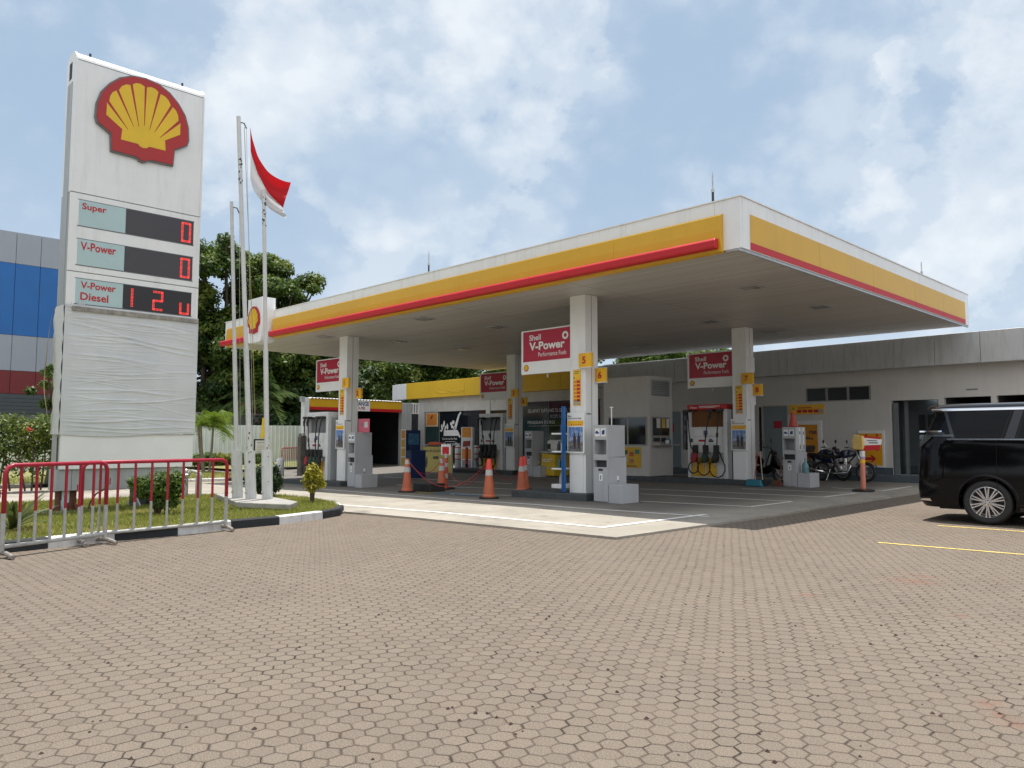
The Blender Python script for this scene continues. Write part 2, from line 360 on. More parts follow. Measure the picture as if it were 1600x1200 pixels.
# hexagonal concrete pavers laid in 11 cm rows
def paver_mat():
    m, t, b = newmat('hexagon_pavers'); N, M, V, NO, R, X = T(t)
    pos = N('ShaderNodeTexCoord').outputs['Object']
    wob = V('SUBTRACT', N('ShaderNodeTexNoise', {'Vector': pos, 'Scale': 1.1, 'Detail': 3}).outputs['Color'], (.5, .5, .5))
    wob2 = V('SUBTRACT', N('ShaderNodeTexNoise', {'Vector': pos, 'Scale': 9., 'Detail': 2}).outputs['Color'], (.5, .5, .5))
    p0 = V('ADD', V('ADD', pos, V('MULTIPLY', wob, (.05, .05, 0))), V('MULTIPLY', wob2, (.018, .018, 0)))
    p = V('MULTIPLY', p0, (1 / .112, 1 / .112, 0))
    p = V('ADD', p, (400., 400. * 1.7320508, 0))
    s = (1., 1.7320508, 1.); hs = (.5, .8660254, 0.)
    a = V('SUBTRACT', V('MODULO', p, s), hs); c = V('SUBTRACT', V('MODULO', V('SUBTRACT', p, hs), s), hs)
    sel = M('LESS_THAN', V('LENGTH', a), V('LENGTH', c))
    gv = N('ShaderNodeMix', {'Factor': sel, 4: c, 5: a}, data_type='VECTOR').outputs[1]
    cid = V('SUBTRACT', p, gv)
    wn = N('ShaderNodeTexWhiteNoise', {'Vector': V('SNAP', V('ADD', cid, (.05, .05, 0)), (.25, .25, 1.))}, noise_dimensions='3D')
    jit = V('MULTIPLY', V('SUBTRACT', wn.outputs['Color'], (.5, .5, .5)), (.055, .055, 0))
    ag = V('ABSOLUTE', V('ADD', gv, jit)); sp = N('ShaderNodeSeparateXYZ', {0: ag})
    hd = M('MAXIMUM', sp.outputs[0], M('ADD', M('MULTIPLY', sp.outputs[0], .5), M('MULTIPLY', sp.outputs[1], .8660254)))
    ed = M('SUBTRACT', .5, hd)                                  # 0 on the joint
    rnd = wn.outputs['Value']
    jw = R(NO(pos, 2.3, 5, .65), .35, .72, .016, .046)
    jn = NO(pos, 60, 3)
    line = M('SUBTRACT', 1., M('DIVIDE', ed, M('MULTIPLY', jw, R(jn, .3, .7, .6, 1.3))), clamp=True)
    jm = R(line, .0, .55)
    fine = NO(pos, 130, 6, .75); mid = NO(pos, 5, 6, .6); big = NO(pos, .45, 5, .55); bigx = NO(pos, .16, 3, .5)
    col = X(rnd, (.146, .114, .088), (.184, .145, .112))
    col = X(R(mid, .35, .7, 0, .45), col, (.165, .138, .114))
    col = X(R(big, .38, .66, 0, .50), col, (.200, .161, .126))
    col = X(R(fine, .42, .62, 0, 1.), X(.35, col, (.08, .065, .05)), X(.20, col, (.55, .48, .40)))
    rn2 = wn.outputs['Color']; r2 = N('ShaderNodeSeparateColor', {0: rn2}).outputs[1]
    col = X(R(r2, .95, .97, 0, .22), col, (.115, .095, .078)); col = X(R(r2, .05, .03, 0, .30), col, (.215, .180, .145))
    # damp brown and rust coloured stains
    st = M('MULTIPLY', R(NO(pos, 1.3, 6, .7), .60, .72), R(bigx, .40, .62))
    col = X(M('MULTIPLY', st, .45), col, (.17, .125, .09))
    dk = R(NO(pos, .8, 5, .6), .58, .74, 0, .35); col = X(dk, col, (.15, .135, .115))
    rs = None
    for px, py, rx, ry in ((1425, 908, .42, .30), (1440, 900, .30, .15), (1585, 1132, .16, .12), (1565, 1118, .10, .10), (1262, 930, .16, .14), (1500, 962, .10, .10), (1545, 1100, .10, .16)):
        q = onz(px, py, 0); d = V('MULTIPLY', V('SUBTRACT', pos, (q.x, q.y, 0)), (1 / rx, 1 / ry, 0))
        e = R(M('ADD', V('LENGTH', d), M('MULTIPLY', NO(pos, 22, 6, .75), 3.2)), 1.35, 2.5, .34, 0.)
        rs = e if rs is None else M('MAXIMUM', rs, e)
    col = X(rs, col, (.24, .06, .03))
    jc = X(R(NO(pos, 1.7, 4), .4, .6), (.028, .022, .018), (.085, .06, .045))
    ja = R(NO(pos, 3.1, 4, .6), .30, .60, .55, 1.)
    col = X(M('MULTIPLY', jm, ja), col, jc)
    t.links.new(col, b.inputs['Base Color']); b.inputs['Roughness'].default_value = .88; b.inputs['Specular IOR Level'].default_value = .25
    grit = NO(pos, 110, 4, .7)
    tilt = M('MULTIPLY', M('ADD', M('MULTIPLY', V('DOT_PRODUCT', gv, V('SUBTRACT', wn.outputs['Color'], (.5, .5, .5))), .16), M('MULTIPLY', rnd, .10)), 1.)
    hh = M('ADD', M('ADD', M('MULTIPLY', R(ed, -.01, .085), 1.0), tilt), M('MULTIPLY', grit, .22))
    bp = N('ShaderNodeBump', {'Strength': .75, 'Distance': .012, 'Height': hh}); t.links.new(bp.outputs[0], b.inputs['Normal'])
    return m
PAV = paver_mat()
def slab_mat():
    m, t, b = newmat('forecourt_concrete'); N, M, V, NO, R, X = T(t)
    pos = N('ShaderNodeTexCoord').outputs['Object']; sep = N('ShaderNodeSeparateXYZ', {0: pos})
    col = X(R(NO(pos, .7, 6, .6), .35, .65), (.30, .272, .23), (.385, .35, .297))
    col = X(R(NO(pos, 45, 4, .6), .3, .7, 0, .3), col, (.31, .28, .24))
    oil = M('MULTIPLY', R(NO(pos, .9, 6, .65), .50, .68), R(NO(V('MULTIPLY', pos, (.35, 1.6, 1.)), 1.1, 5), .42, .62))
    # tyre-blackened slab under the canopy, its colour also deepening the shade there
    ln = R(sep.outputs[1], -.9, .8)
    shade_lane = M('MULTIPLY', ln, R(sep.outputs[0], -.8, -2.4))
    col = X(M('MULTIPLY', shade_lane, .80), col, (.115, .106, .097))
    col = X(M('MULTIPLY', oil, .6), col, (.07, .066, .062))
    crack = R(M('ABSOLUTE', M('SUBTRACT', NO(pos, .55, 7, .62), .5)), .0, .004, 1., 0.)
    col = X(M('MULTIPLY', crack, .5), col, (.08, .07, .06))
    jx = M('ABSOLUTE', M('SUBTRACT', M('FRACT', M('DIVIDE', M('ADD', sep.outputs[0], 100.4), 4.)), .5)); jy = M('ABSOLUTE', M('SUBTRACT', M('FRACT', M('DIVIDE', M('ADD', sep.outputs[1], 101.), 4.)), .5))
    jt = M('MAXIMUM', M('LESS_THAN', jx, .0022), M('LESS_THAN', jy, .0022)); col = X(M('MULTIPLY', jt, .5), col, (.08, .075, .07))
    t.links.new(col, b.inputs['Base Color']); b.inputs['Roughness'].default_value = .8
    bp = N('ShaderNodeBump', {'Strength': .3, 'Distance': .006, 'Height': NO(pos, 70, 5)}); t.links.new(bp.outputs[0], b.inputs['Normal'])
    return m
SLAB = slab_mat()
EARTH = mat('earth', (.11, .10, .07), .95, var=.3, vs=.3)
sheet('ground', [(-1200, -900), (900, -900), (900, 1500), (-1200, 1500)], -.32, EARTH, step=100, zf=lambda x, y: -.1)
sheet('paving', [(-8, -3.6), (-5.5, -40), (45, -40), (45, 30), (-8, 30)], 0, PAV)
slab_poly = [(-.13, -3.27), (-.22, 12.6), (-24.6, 12.6), (-30, 12.6), (-30, -30), (-5.8, -30), (-6.3, -9.5), (-7.0, -6.5), (-6.3, -4.6), (-5.98, -3.83)]
sheet('forecourt', slab_poly, .035, SLAB, thick=.2)
JOINT = mat('joint_shadow', (.05, .035, .03), .9)
# painted lines
LINEW = mat('line_paint', (.80, .79, .76), .7, var=.12, vs=7)
LINEY = mat('yellow_line_paint', (.82, .62, .17), .7, var=.2, vs=6)
def line(pts, w, dz, m, name='road_markings'):
    mb = MB()
    for (a, b) in zip(pts[:-1], pts[1:]):
        a = Vector(a); b = Vector(b); n = max(1, int((b - a).length / .5)); s = Vector((-(b - a).y, (b - a).x)).normalized() * w / 2
        vs = []
        for i in range(n + 1):
            c = a + (b - a) * i / n
            for q in (c - s, c + s): vs.append((q.x, q.y, gz(q.x, q.y) + dz))
        mb.add(vs, [(2 * i, 2 * i + 1, 2 * i + 3, 2 * i + 2) for i in range(n)])
    o = mb.build(name, m, kind='structure'); return o
def gp(px, py): q = P(px, py, .04); return (q.x, q.y)
line([(-7.6, -3.02), (-1.0, -2.52)], .10, .0405, LINEW)
line([(-.97, -2.55), (-1.00, .42)], .11, .0415, LINEW)
line([gp(500, 764), gp(700, 779.5), gp(900, 793.5), gp(1108, 807)], .10, .0405, LINEW)
for a, b in (((1000, 783), (1172, 791.5)), ((1172, 791.7), (1238, 783.5)), ((1000, 771.5), (1236, 783.3)), ((1000, 764), (1285, 776.5)), ((1285, 776.8), (1338, 770.5)), ((1160, 763.5), (1335, 770.3)),
             ((700, 771.5), (800, 774)), ((600, 745), (800, 756)), ((1378, 767), (1425, 759.8)), ((1300, 762), (1380, 766.6)), ((620, 757.5), (820, 765))):
    line([gp(*a), gp(*b)], .085, .0405 if a[1] != int(a[1]) else .0412, LINEW)
line([(2.43, -.98), (4.04, -.83), (9.5, -.45)], .06, .005, LINEY)
line([(2.32, 1.78), (9.5, 2.15)], .06, .005, LINEY)
# dried paint spots on the forecourt
for (px, py, rx, m_) in ((668, 770, .26, mat('yellow_spill', (.42, .30, .03), .7)), (694, 771.5, .24, mat('blue_spill', (.02, .20, .42), .7)), (727, 773.5, .22, MC.get('blue_spill'))):
    q = P(px, py, .04); mb = MB(); rr = random.Random(px); m_ = m_ or MC['blue_spill']
    for _ in range(26):
        a = rr.gauss(0, rx); b = rr.gauss(0, rx * .35); r = rr.uniform(.02, .07); k = 8
        mb.add([(q.x + a + math.cos(6.283 * i / k) * r * rr.uniform(.7, 1.3), q.y + b + math.sin(6.283 * i / k) * r, gz(q.x + a, q.y + b) + .0425 + .0002 * _) for i in range(k)], [tuple(range(k))])
    mb.build('paint_marks', m_, kind='structure')
# ------------------------------------------------------------------ grass island with painted kerb
def kp(px, py): q = P(px, py, 0); return Vector((q.x, q.y))
KN = [Vector((-3.2, -14.0)), kp(0, 865), kp(75, 857), kp(180, 845.5), kp(278, 836.5), kp(362, 827), kp(437, 820), kp(505, 811), kp(532, 806), kp(538, 800)]
KB = [Vector((-7.1, -3.25)), Vector((-9.3, -2.75)), Vector((-11.2, -3.0)), Vector((-12.2, -4.2)), Vector((-12.3, -7.5)), Vector((-12.4, -14))]
KBLACK = mat('kerb_black', (.018, .021, .025), .75, var=.35, vs=9, bump=.4, bs=50, grime=.3)
KWHITE = mat('kerb_white', (.68, .68, .67), .75, var=.10, vs=7, bump=.4, bs=50, grime=.55)
def kerb(pts, cols, w, h, name='kerb', inward=1, dz=0.0):
    mb = MB(); pts = [Vector(p) for p in pts]; n = len(pts)
    nor = []
    for i in range(n):
        d = (pts[min(i + 1, n - 1)] - pts[max(i - 1, 0)]).normalized(); nor.append(Vector((-d.y, d.x)) * inward)
    for i in range(n - 1):
        L = (pts[i + 1] - pts[i]).length; k = max(1, round(L / .62)); g = .006 / max(L, .01)
        for j in range(k):
            ta = j / k + g; tb = (j + 1) / k - g; c = []
            for t_ in (ta, tb):
                p = pts[i].lerp(pts[i + 1], t_); q = nor[i].lerp(nor[i + 1], t_); z = gz(p.x, p.y) + dz
                r = .018
                c.append([(p.x, p.y, z - .1), (p.x + q.x * .012, p.y + q.y * .012, z + h - r), (p.x + q.x * (.012 + r), p.y + q.y * (.012 + r), z + h), (p.x + q.x * w, p.y + q.y * w, z + h), (p.x + q.x * w, p.y + q.y * w, z - .1)])
            mb.add(c[0] + c[1], [(m, m + 1, m + 6, m + 5) for m in range(4)] + [(0, 1, 2, 3, 4), (9, 8, 7, 6, 5)], cols[i % len(cols)])
    return mb.build(name, [KWHITE, KBLACK], kind='structure')
kerb(KN, [1, 1, 0, 1, 0, 1, 0, 1, 1], .13, .135)
kerb([KN[-1]] + KB, [0, 1, 0, 1, 0, 0], .12, .12)
lawn = [p for p in KN] + KB
lawn_in = []
cx = Vector((-8, -6))
for p in lawn: lawn_in.append(p + (cx - p).normalized() * .10)
SOIL = mat('lawn_soil', (.21, .21, .07), .95, var=.35, vs=3, bump=.6, bs=60)
def lz(x, y): return gz(x, y) + .03 * math.sin(x * 1.3) * math.sin(y * .9) * .6
sheet('lawn_bed', [(p.x, p.y) for p in lawn_in], .112, SOIL, step=.5, zf=lz)
from mathutils.geometry import intersect_point_tri_2d
def inside(p, poly):
    c = False; n = len(poly)
    for i in range(n):
        a, b = poly[i], poly[i - 1]
        if (a.y > p[1]) != (b.y > p[1]) and p[0] < (b.x - a.x) * (p[1] - a.y) / (b.y - a.y) + a.x: c = not c
    return c
def leafmat(name, c1, c2, c3=None, tr=.35, rough=.5):
    m, t, b = newmat(name); N, M, V, NO, R, X = T(t)
    rnd = N('ShaderNodeNewGeometry').outputs['Random Per Island']; pos = N('ShaderNodeTexCoord').outputs['Object']
    col = X(rnd, c1, c2)
    if c3: col = X(R(NO(pos, .7, 3), .5, .68, 0, .75), col, c3)
    t.links.new(col, b.inputs['Base Color']); b.inputs['Roughness'].default_value = rough; b.inputs['Specular IOR Level'].default_value = .4
    tl = N('ShaderNodeBsdfTranslucent', {0: col}); mx = N('ShaderNodeMixShader', {0: tr}); t.links.new(b.outputs[0], mx.inputs[1]); t.links.new(tl.outputs[0], mx.inputs[2])
    t.links.new(mx.outputs[0], t.nodes['Material Output'].inputs[0]); return m
def npmesh(name, V_, F_, m, parent=None, loc=None, kind=None):
    me = bpy.data.meshes.new(name); n = len(V_); k = F_.shape[1]
    me.vertices.add(n); me.vertices.foreach_set('co', V_.astype(np.float32).ravel())
    me.loops.add(F_.size); me.loops.foreach_set('vertex_index', F_.astype(np.int32).ravel())
    me.polygons.add(len(F_)); me.polygons.foreach_set('loop_start', np.arange(0, F_.size, k, dtype=np.int32)); me.polygons.foreach_set('loop_total', np.full(len(F_), k, dtype=np.int32))
    me.update(calc_edges=True); me.materials.append(m)
    o = bpy.data.objects.new(name, me); COL.objects.link(o)
    if parent is not None: o.parent = parent
    elif loc is not None: o.location = loc
    if kind: o['kind'] = kind
    return o
GRASS = leafmat('grass_blades', (.14, .17, .028), (.33, .34, .075), (.45, .40, .14), .4, .6)
def grass(poly, n, seed, h0=.03, h1=.075, dz=.11, name='grass', bounds=None):
    rg = np.random.default_rng(seed); xs = [p.x for p in poly]; ys = [p.y for p in poly]; b = bounds or (min(xs), max(xs), min(ys), max(ys)); pts = []
    while len(pts) < n:
        x, y = rg.uniform(b[0], b[1]), rg.uniform(b[2], b[3])
        if inside((x, y), poly): pts.append((x, y, lz(x, y) + dz))
    p = np.array(pts); a = rg.uniform(0, 6.283, n); w = rg.uniform(.004, .010, n); h = rg.uniform(h0, h1, n); l = rg.normal(0, .5, (n, 2)) * h[:, None]
    d = np.stack([np.cos(a) * w, np.sin(a) * w, np.zeros(n)], 1); top = p + np.stack([l[:, 0], l[:, 1], h], 1)
    V_ = np.stack([p - d, p + d, top], 1).reshape(-1, 3); return npmesh(name, V_, np.arange(n * 3).reshape(-1, 3), GRASS, kind='stuff')
grass(lawn_in, 115000, 3, bounds=(-12.4, -3.2, -14, -2.9))
# ------------------------------------------------------------------ leaf crowns
def leaves(blobs, n, size, seed, name, m, parent=None, droop=0., asp=.45, shell=.55, squash=1.0, loc=None):
    """n leaf faces spread through ellipsoids blobs = (cx, cy, cz, rx, ry, rz)"""
    rg = np.random.default_rng(seed); B = np.array(blobs, float); vol = (B[:, 3] * B[:, 4] * B[:, 5]) ** .67; idx = rg.choice(len(B), n, p=vol / vol.sum())
    d = rg.normal(size=(n, 3)); d /= np.linalg.norm(d, axis=1)[:, None]; r = shell + (1 - shell) * rg.random(n) ** .8; r *= 1 + rg.normal(0, .06, n)
    c = B[idx, :3] + d * B[idx, 3:] * r[:, None]
    nn = d + rg.normal(0, .55, (n, 3)) + np.array([0, 0, .5]); nn /= np.linalg.norm(nn, axis=1)[:, None]
    u = np.cross(nn, rg.normal(size=(n, 3))); u /= np.linalg.norm(u, axis=1)[:, None]; v = np.cross(nn, u)
    u[:, 2] -= droop; s = size * rg.uniform(.6, 1.3, n)[:, None]
    fold = nn * s * .12
    V_ = np.stack([c - u * s, c - v * s * asp + fold, c + u * s, c + v * s * asp + fold], 1).reshape(-1, 3)
    return npmesh(name, V_, np.arange(n * 4).reshape(-1, 4), m, parent, loc)
# ================================================================== CANOPY
SOFM, t_, b_ = newmat('soffit_strips')
def _sof():
    N, M, V, NO, R, X = T(t_); pos = N('ShaderNodeTexCoord').outputs['Object']; s = N('ShaderNodeSeparateXYZ', {0: pos})
    f = M('FRACT', M('MULTIPLY', s.outputs[1], 1 / .155)); gro = R(M('ABSOLUTE', M('SUBTRACT', f, .5)), .44, .49)
    f2 = M('ABSOLUTE', M('SUBTRACT', M('FRACT', M('MULTIPLY', s.outputs[0], .25)), .5)); gro2 = M('LESS_THAN', f2, .0022)
    pid = M('FLOOR', M('MULTIPLY', s.outputs[1], 1 / .155)); rn = N('ShaderNodeTexWhiteNoise', {'W': pid}, noise_dimensions='1D').outputs[0]
    col = X(rn, (.52, .49, .45), (.60, .57, .53)); col = X(R(NO(V('MULTIPLY', pos, (.3, 3, 1)), .8, 5), .45, .7, 0, .4), col, (.42, .385, .34))
    col = X(M('MAXIMUM', M('MULTIPLY', gro, .8), M('MULTIPLY', gro2, .8)), col, (.10, .09, .085))
    t_.links.new(col, b_.inputs['Base Color']); b_.inputs['Roughness'].default_value = .42
    bp = N('ShaderNodeBump', {'Strength': .5, 'Distance': .01, 'Height': M('SUBTRACT', 1., gro)}); t_.links.new(bp.outputs[0], b_.inputs['Normal'])
_sof()
W_, D_, ZS, FT = 20.05, 12.62, 4.57, .877
can = thing('station_canopy', 'large flat forecourt canopy with white and yellow edge on four square columns', 'canopy', (-10, 6.3, 0))
MB().box((-W_ + .06, .06, ZS + .004), (-.06, D_ - .06, ZS + .10)).build('soffit', SOFM, can)
MB().box((-W_ + .07, .07, ZS + .101), (-.07, D_ - .07, ZS + .62)).build('roof_deck', GREYP, can)
def fascia_run(a, b, ax, fx, name='fascia_panel'):
    """white panels from a to b along axis ax on the plane fx"""
    segs = []; k = a; 
    js = [a] + [v for v in ((-17.0, -14.6, -12.1, -9.6, -7.2, -4.8, -2.4, -.5) if ax == 0 else (.28, 3.0, 5.7, 8.3, 10.4, 12.3)) if a < v < b] + [b]
    for p, q in zip(js[:-1], js[1:]):
        m = MB(); g = .003
        if ax == 0: m.box((p + g, min(fx) , ZS), (q - g, max(fx), ZS + FT))
        else: m.box((min(fx), p + g, ZS), (max(fx), q - g, ZS + FT))
        m.build(name, WHITE, can, bevel=.004, bseg=1)
fascia_run(-W_, 0, 0, (0, .058)); fascia_run(.06, D_ - .06, 1, (-.058, 0))
MB().box((-W_, D_ - .058, ZS), (0, D_, ZS + FT)).build('fascia_panel', WHITE, can)
MB().box((-W_, .06, ZS), (-W_ + .058, D_ - .06, ZS + FT)).build('fascia_panel', WHITE, can)
# coping on top
cm = MB(); cm.box((-W_ - .02, -.02, ZS + FT), (.02, .14, ZS + FT + .02)).box((-.12, .14, ZS + FT), (.02, D_ - .14, ZS + FT + .02)).box((-W_ - .02, D_ - .14, ZS + FT), (.02, D_ + .02, ZS + FT + .02)).box((-W_ - .02, .14, ZS + FT), (-W_ + .12, D_ - .14, ZS + FT + .02))
cm.build('coping', WHITE, can)
# yellow band, front: bowed panels standing a little proud; the one past the emblem board too
bow = [(0.0, -.04), (.075, -.02), (.10, .12), (.105, .35), (.085, .60), (.0, .645)]
def bowed(x0, x1, m, name):
    js = [x0 + (x1 - x0) * i / max(1, round((x1 - x0) / 2.4)) for i in range(max(1, round((x1 - x0) / 2.4)) + 1)]
    for p, q in zip(js[:-1], js[1:]):
        mb = MB(); k = len(bow); A = [(p + .0025, -d - .001, ZS + h) for d, h in bow]; B = [(q - .0025, -d - .001, ZS + h) for d, h in bow]
        mb.add(A + B, [(i, i + 1, k + i + 1, k + i) for i in range(k - 1)] + [tuple(range(k))[::-1], tuple(range(k, 2 * k))]); mb.build(name, m, can)
bowed(-16.35, -.33, YEL, 'yellow_band'); bowed(-19.75, -17.4, YEL, 'yellow_band')
def bar(x0, x1):
    pr = [(-.10, .015), (-.20, .02), (-.225, .05), (-.225, .155), (-.19, .195), (-.10, .20)]
    k = len(pr); A = [(x0, d, ZS + h) for d, h in pr]; B = [(x1, d, ZS + h) for d, h in pr]
    MB().add(A + B, [(i, (i + 1) % k, k + (i + 1) % k, k + i) for i in range(k)] + [tuple(range(k))[::-1], tuple(range(k, 2 * k))]).build('red_light_bar', RED, can, bevel=.012)
bar(-16.38, -.37); bar(-20.0, -17.36)
# right-hand side: printed yellow band with red stripe
for a, b in ((.30, 3.0), (3.0, 5.7), (5.7, 8.3), (8.3, 10.4), (10.4, 12.30)):
    MB().box((.0015, a + .004, ZS + .14), (.006, b - .004, ZS + .625)).build('yellow_band', YEL, can)
    MB().box((.0015, a + .004, ZS + .012), (.006, b - .004, ZS + .138)).build('red_stripe', RED, can)
MB().box((-.05, .0, ZS - .05), (-.02, D_, ZS - .002)).box((-W_, .02, ZS - .03), (-.05, .05, ZS - .002)).build('drip_edge', GALV, can)
MB().box((-W_ + .1, D_ + .0005, ZS + .10), (-.1, D_ + .33, ZS + .32)).build('rear_shade_strip', GREYP, can)  # unseen strip added to block the sun before the rear building
# recessed lamps and loose trim in the soffit
for x, y in [(-15.0, 1.0), (-14.4, 3.35), (-14.4, 6.2), (-9.9, .95), (-9.6, 3.4), (-9.5, 6.6), (-9.43, 10.2), (-5.8, 2.6), (-4.71, 6.75), (-4.62, 10.0), (-1.6, 3.2), (-1.6, 6.6)]:
    MB().box((x - .24, y - .24, ZS - .018), (x + .24, y + .24, ZS + .002)).box((x - .19, y - .19, ZS - .02), (x + .19, y + .19, ZS - .019), 1).build('soffit_lamp', [GREYP, mat('lamp_glass', (.22, .21, .20), .2)], can, bevel=.004, bseg=1)
def rod(x, y, h):
    m = MB(); m.tube([(x, y, ZS + .6), (x, y, ZS + FT + .38 * h)], .022, 6); o = m.build('lightning_rod', BLACKP, can)
    MB().lathe([(.018, 0), (.032, .01), (.032, .05), (.014, .06), (.012, .3), (.001, .5 * h)], (x, y, ZS + FT + .38 * h), 8).build('rod_tip', GALV, o)
rod(-.70, .3, .78); rod(-8.84, .3, .8); rod(-.3, 9.8, .6); rod(-18.2, 11.5, .8)
# shell emblem outline, centre (0,0), width 1
def emblem_paths():
    half = [(.0, .487), (.14, .470), (.27, .405), (.375, .305), (.453, .19), (.495, .05), (.503, -.10), (.485, -.165), (.345, -.255), (.333, -.445), (.085, -.452), (.055, -.460), (.035, -.478), (0, -.487)]
    out = half + [(-x, y) for x, y in half[::-1]][1:-1]
    ribs = []
    th_o = [(0.0, .392), (.155, .365), (.300, .252), (.395, .092)]      # outer ends of the dividers
    th_i = [(0.0, -.095), (.058, -.105), (.112, -.120), (.168, -.172)]
    for sgn in (1, -1):
        for i in range(4):
            (ax, ay), (bx, by) = th_o[i], th_i[i]
            w = .013; a = (ax + w, ay - .004 if i else ay); b = (bx + .003, by)
            if i < 3:
                (cx_, cy_), (dx_, dy_) = th_o[i + 1], th_i[i + 1]; c = (cx_ - w, cy_ + .012); d = (dx_ - .003, dy_)
                top = [((a[0] * .67 + c[0] * .33) * 1.045, (a[1] * .67 + c[1] * .33) * 1.045 + .006), ((a[0] * .33 + c[0] * .67) * 1.045, (a[1] * .33 + c[1] * .67) * 1.045 + .006)]
                q = [a] + top + [c, d, b]
            else:
                q = [(ax + w, ay - .012), (.405, .03), (.408, -.06), (.245, -.172), (.20, -.18), (bx + .004, by)]
            ribs.append([(sgn * x, y) for x, y in (q if sgn == -1 else q[::-1])])
    base = [(0, -.07), (.06, -.10), (.115, -.116), (.172, -.165), (.235, -.168), (.245, -.300), (.06, -.302), (.04, -.325), (0, -.335)]
    base = base + [(-x, y) for x, y in base[::-1]][1:-1]
    return out, ribs, base
def emblem(parent, o, w, d, u=(1, 0, 0), n=(0, -1, 0), detail=True, name='emblem', vs_=1.0):
    out, ribs, base = emblem_paths(); h = w * vs_
    sc = lambda P_: [(x * w, y * h) for x, y in P_]
    rim = MB().prism(sc([(x * 1.035, y * 1.035) for x, y in out]), 0.001, d * .8, o, u, (0, 0, 1), n).build('emblem_rim', GREYD, parent) if w > 1 else None
    e = MB().prism(sc(out), 0.001, d, o, u, (0, 0, 1), n).build(name, SHELLR, parent)
    y = MB()
    for r in ribs: y.prism(sc(r), d + .0005, d + .0045, o, u, (0, 0, 1), n)
    y.prism(sc(base), d + .0005, d + .004, o, u, (0, 0, 1), n); y.build('yellow_ribs', SHELLY, e)
    return e
# emblem board on the front edge
bx0, bx1, bz0, bz1 = -17.36, -16.40, 4.42, 5.85
pts = [(bx0, bz1), (bx0, bz0 + .16), (bx0 + .04, bz0 + .05), (bx0 + .12, bz0), (bx1 - .12, bz0), (bx1 - .04, bz0 + .05), (bx1, bz0 + .16), (bx1, bz1)]
eb = MB().prism(pts[::-1], -.02, .45).build('emblem_board', WHITE, can, bevel=.01)
emblem(eb, ((bx0 + bx1) / 2, -.45, 5.14), .80, .05, vs_=1.14)
# columns
CX = [(-5.0, 1.33, .191), (-14.75, 1.38, .09), (-5.0, 8.38, .265), (-14.75, 8.72, .22)]
CY = []
for i, (x, y, b) in enumerate(CX):
    z0 = gz(x, y)
    c = MB().box((x, y, z0), (x + .45, y + .43, ZS)).build('column', WHITE, can, bevel=.006, bseg=1)
    MB().box((x + .4495, y + .205, z0 + .2), (x + .4525, y + .217, ZS - .01)).build('panel_joint', GREYD, c)
    MB().box((x - .012, y - .014, z0 + .16), (x + .392, y + .03, 1.42)).build('lower_cover', WCLEAN, c, bevel=.006, bseg=1)
    MB().box((x + .452, y + .03, 1.9), (x + .456, y + .18, 1.93)).build('cover_joint', GREYD, c)
# ------------------------------------------------------------------ column furniture
places = ['nearest the camera', 'at the far left front', 'at the far right back', 'at the left back']
who = ['nearest column', 'column beside the leftmost dispenser', 'column beside the red-topped dispenser', 'column before the shop windows']
nums = [('5', '6'), ('1', '2'), ('7', '8'), ('3', '4')]
POSTER = newmat('poster_picture')
def _po():
    m, t, b = POSTER; N, M, V, NO, R, X = T(t); pos = N('ShaderNodeTexCoord').outputs['Generated']; s = N('ShaderNodeSeparateXYZ', {0: pos})
    z = s.outputs[2]; sky_ = X(R(NO(pos, 5, 5), .4, .65), (.08, .20, .50), (.40, .48, .60)); hill = X(R(NO(pos, 9, 5), .4, .6), (.10, .10, .11), (.26, .25, .25))
    col = X(R(M('ADD', z, M('MULTIPLY', NO(pos, 4, 4), .3)), .50, .60), hill, sky_); t.links.new(col, b.inputs['Base Color']); b.inputs['Roughness'].default_value = .35
_po()
PRICEM = newmat('price_strip')
def _pr():
    m, t, b = PRICEM; b.inputs['Base Color'].default_value = (.86, .46, .02, 1); b.inputs['Roughness'].default_value = .45
    N, M, V, NO, R, X = T(t); pos = N('ShaderNodeTexCoord').outputs['Generated']; t.links.new(X(R(NO(pos, 3, 3), .4, .6), (.82, .42, .015), (.90, .52, .03)), b.inputs['Base Color'])
_pr()
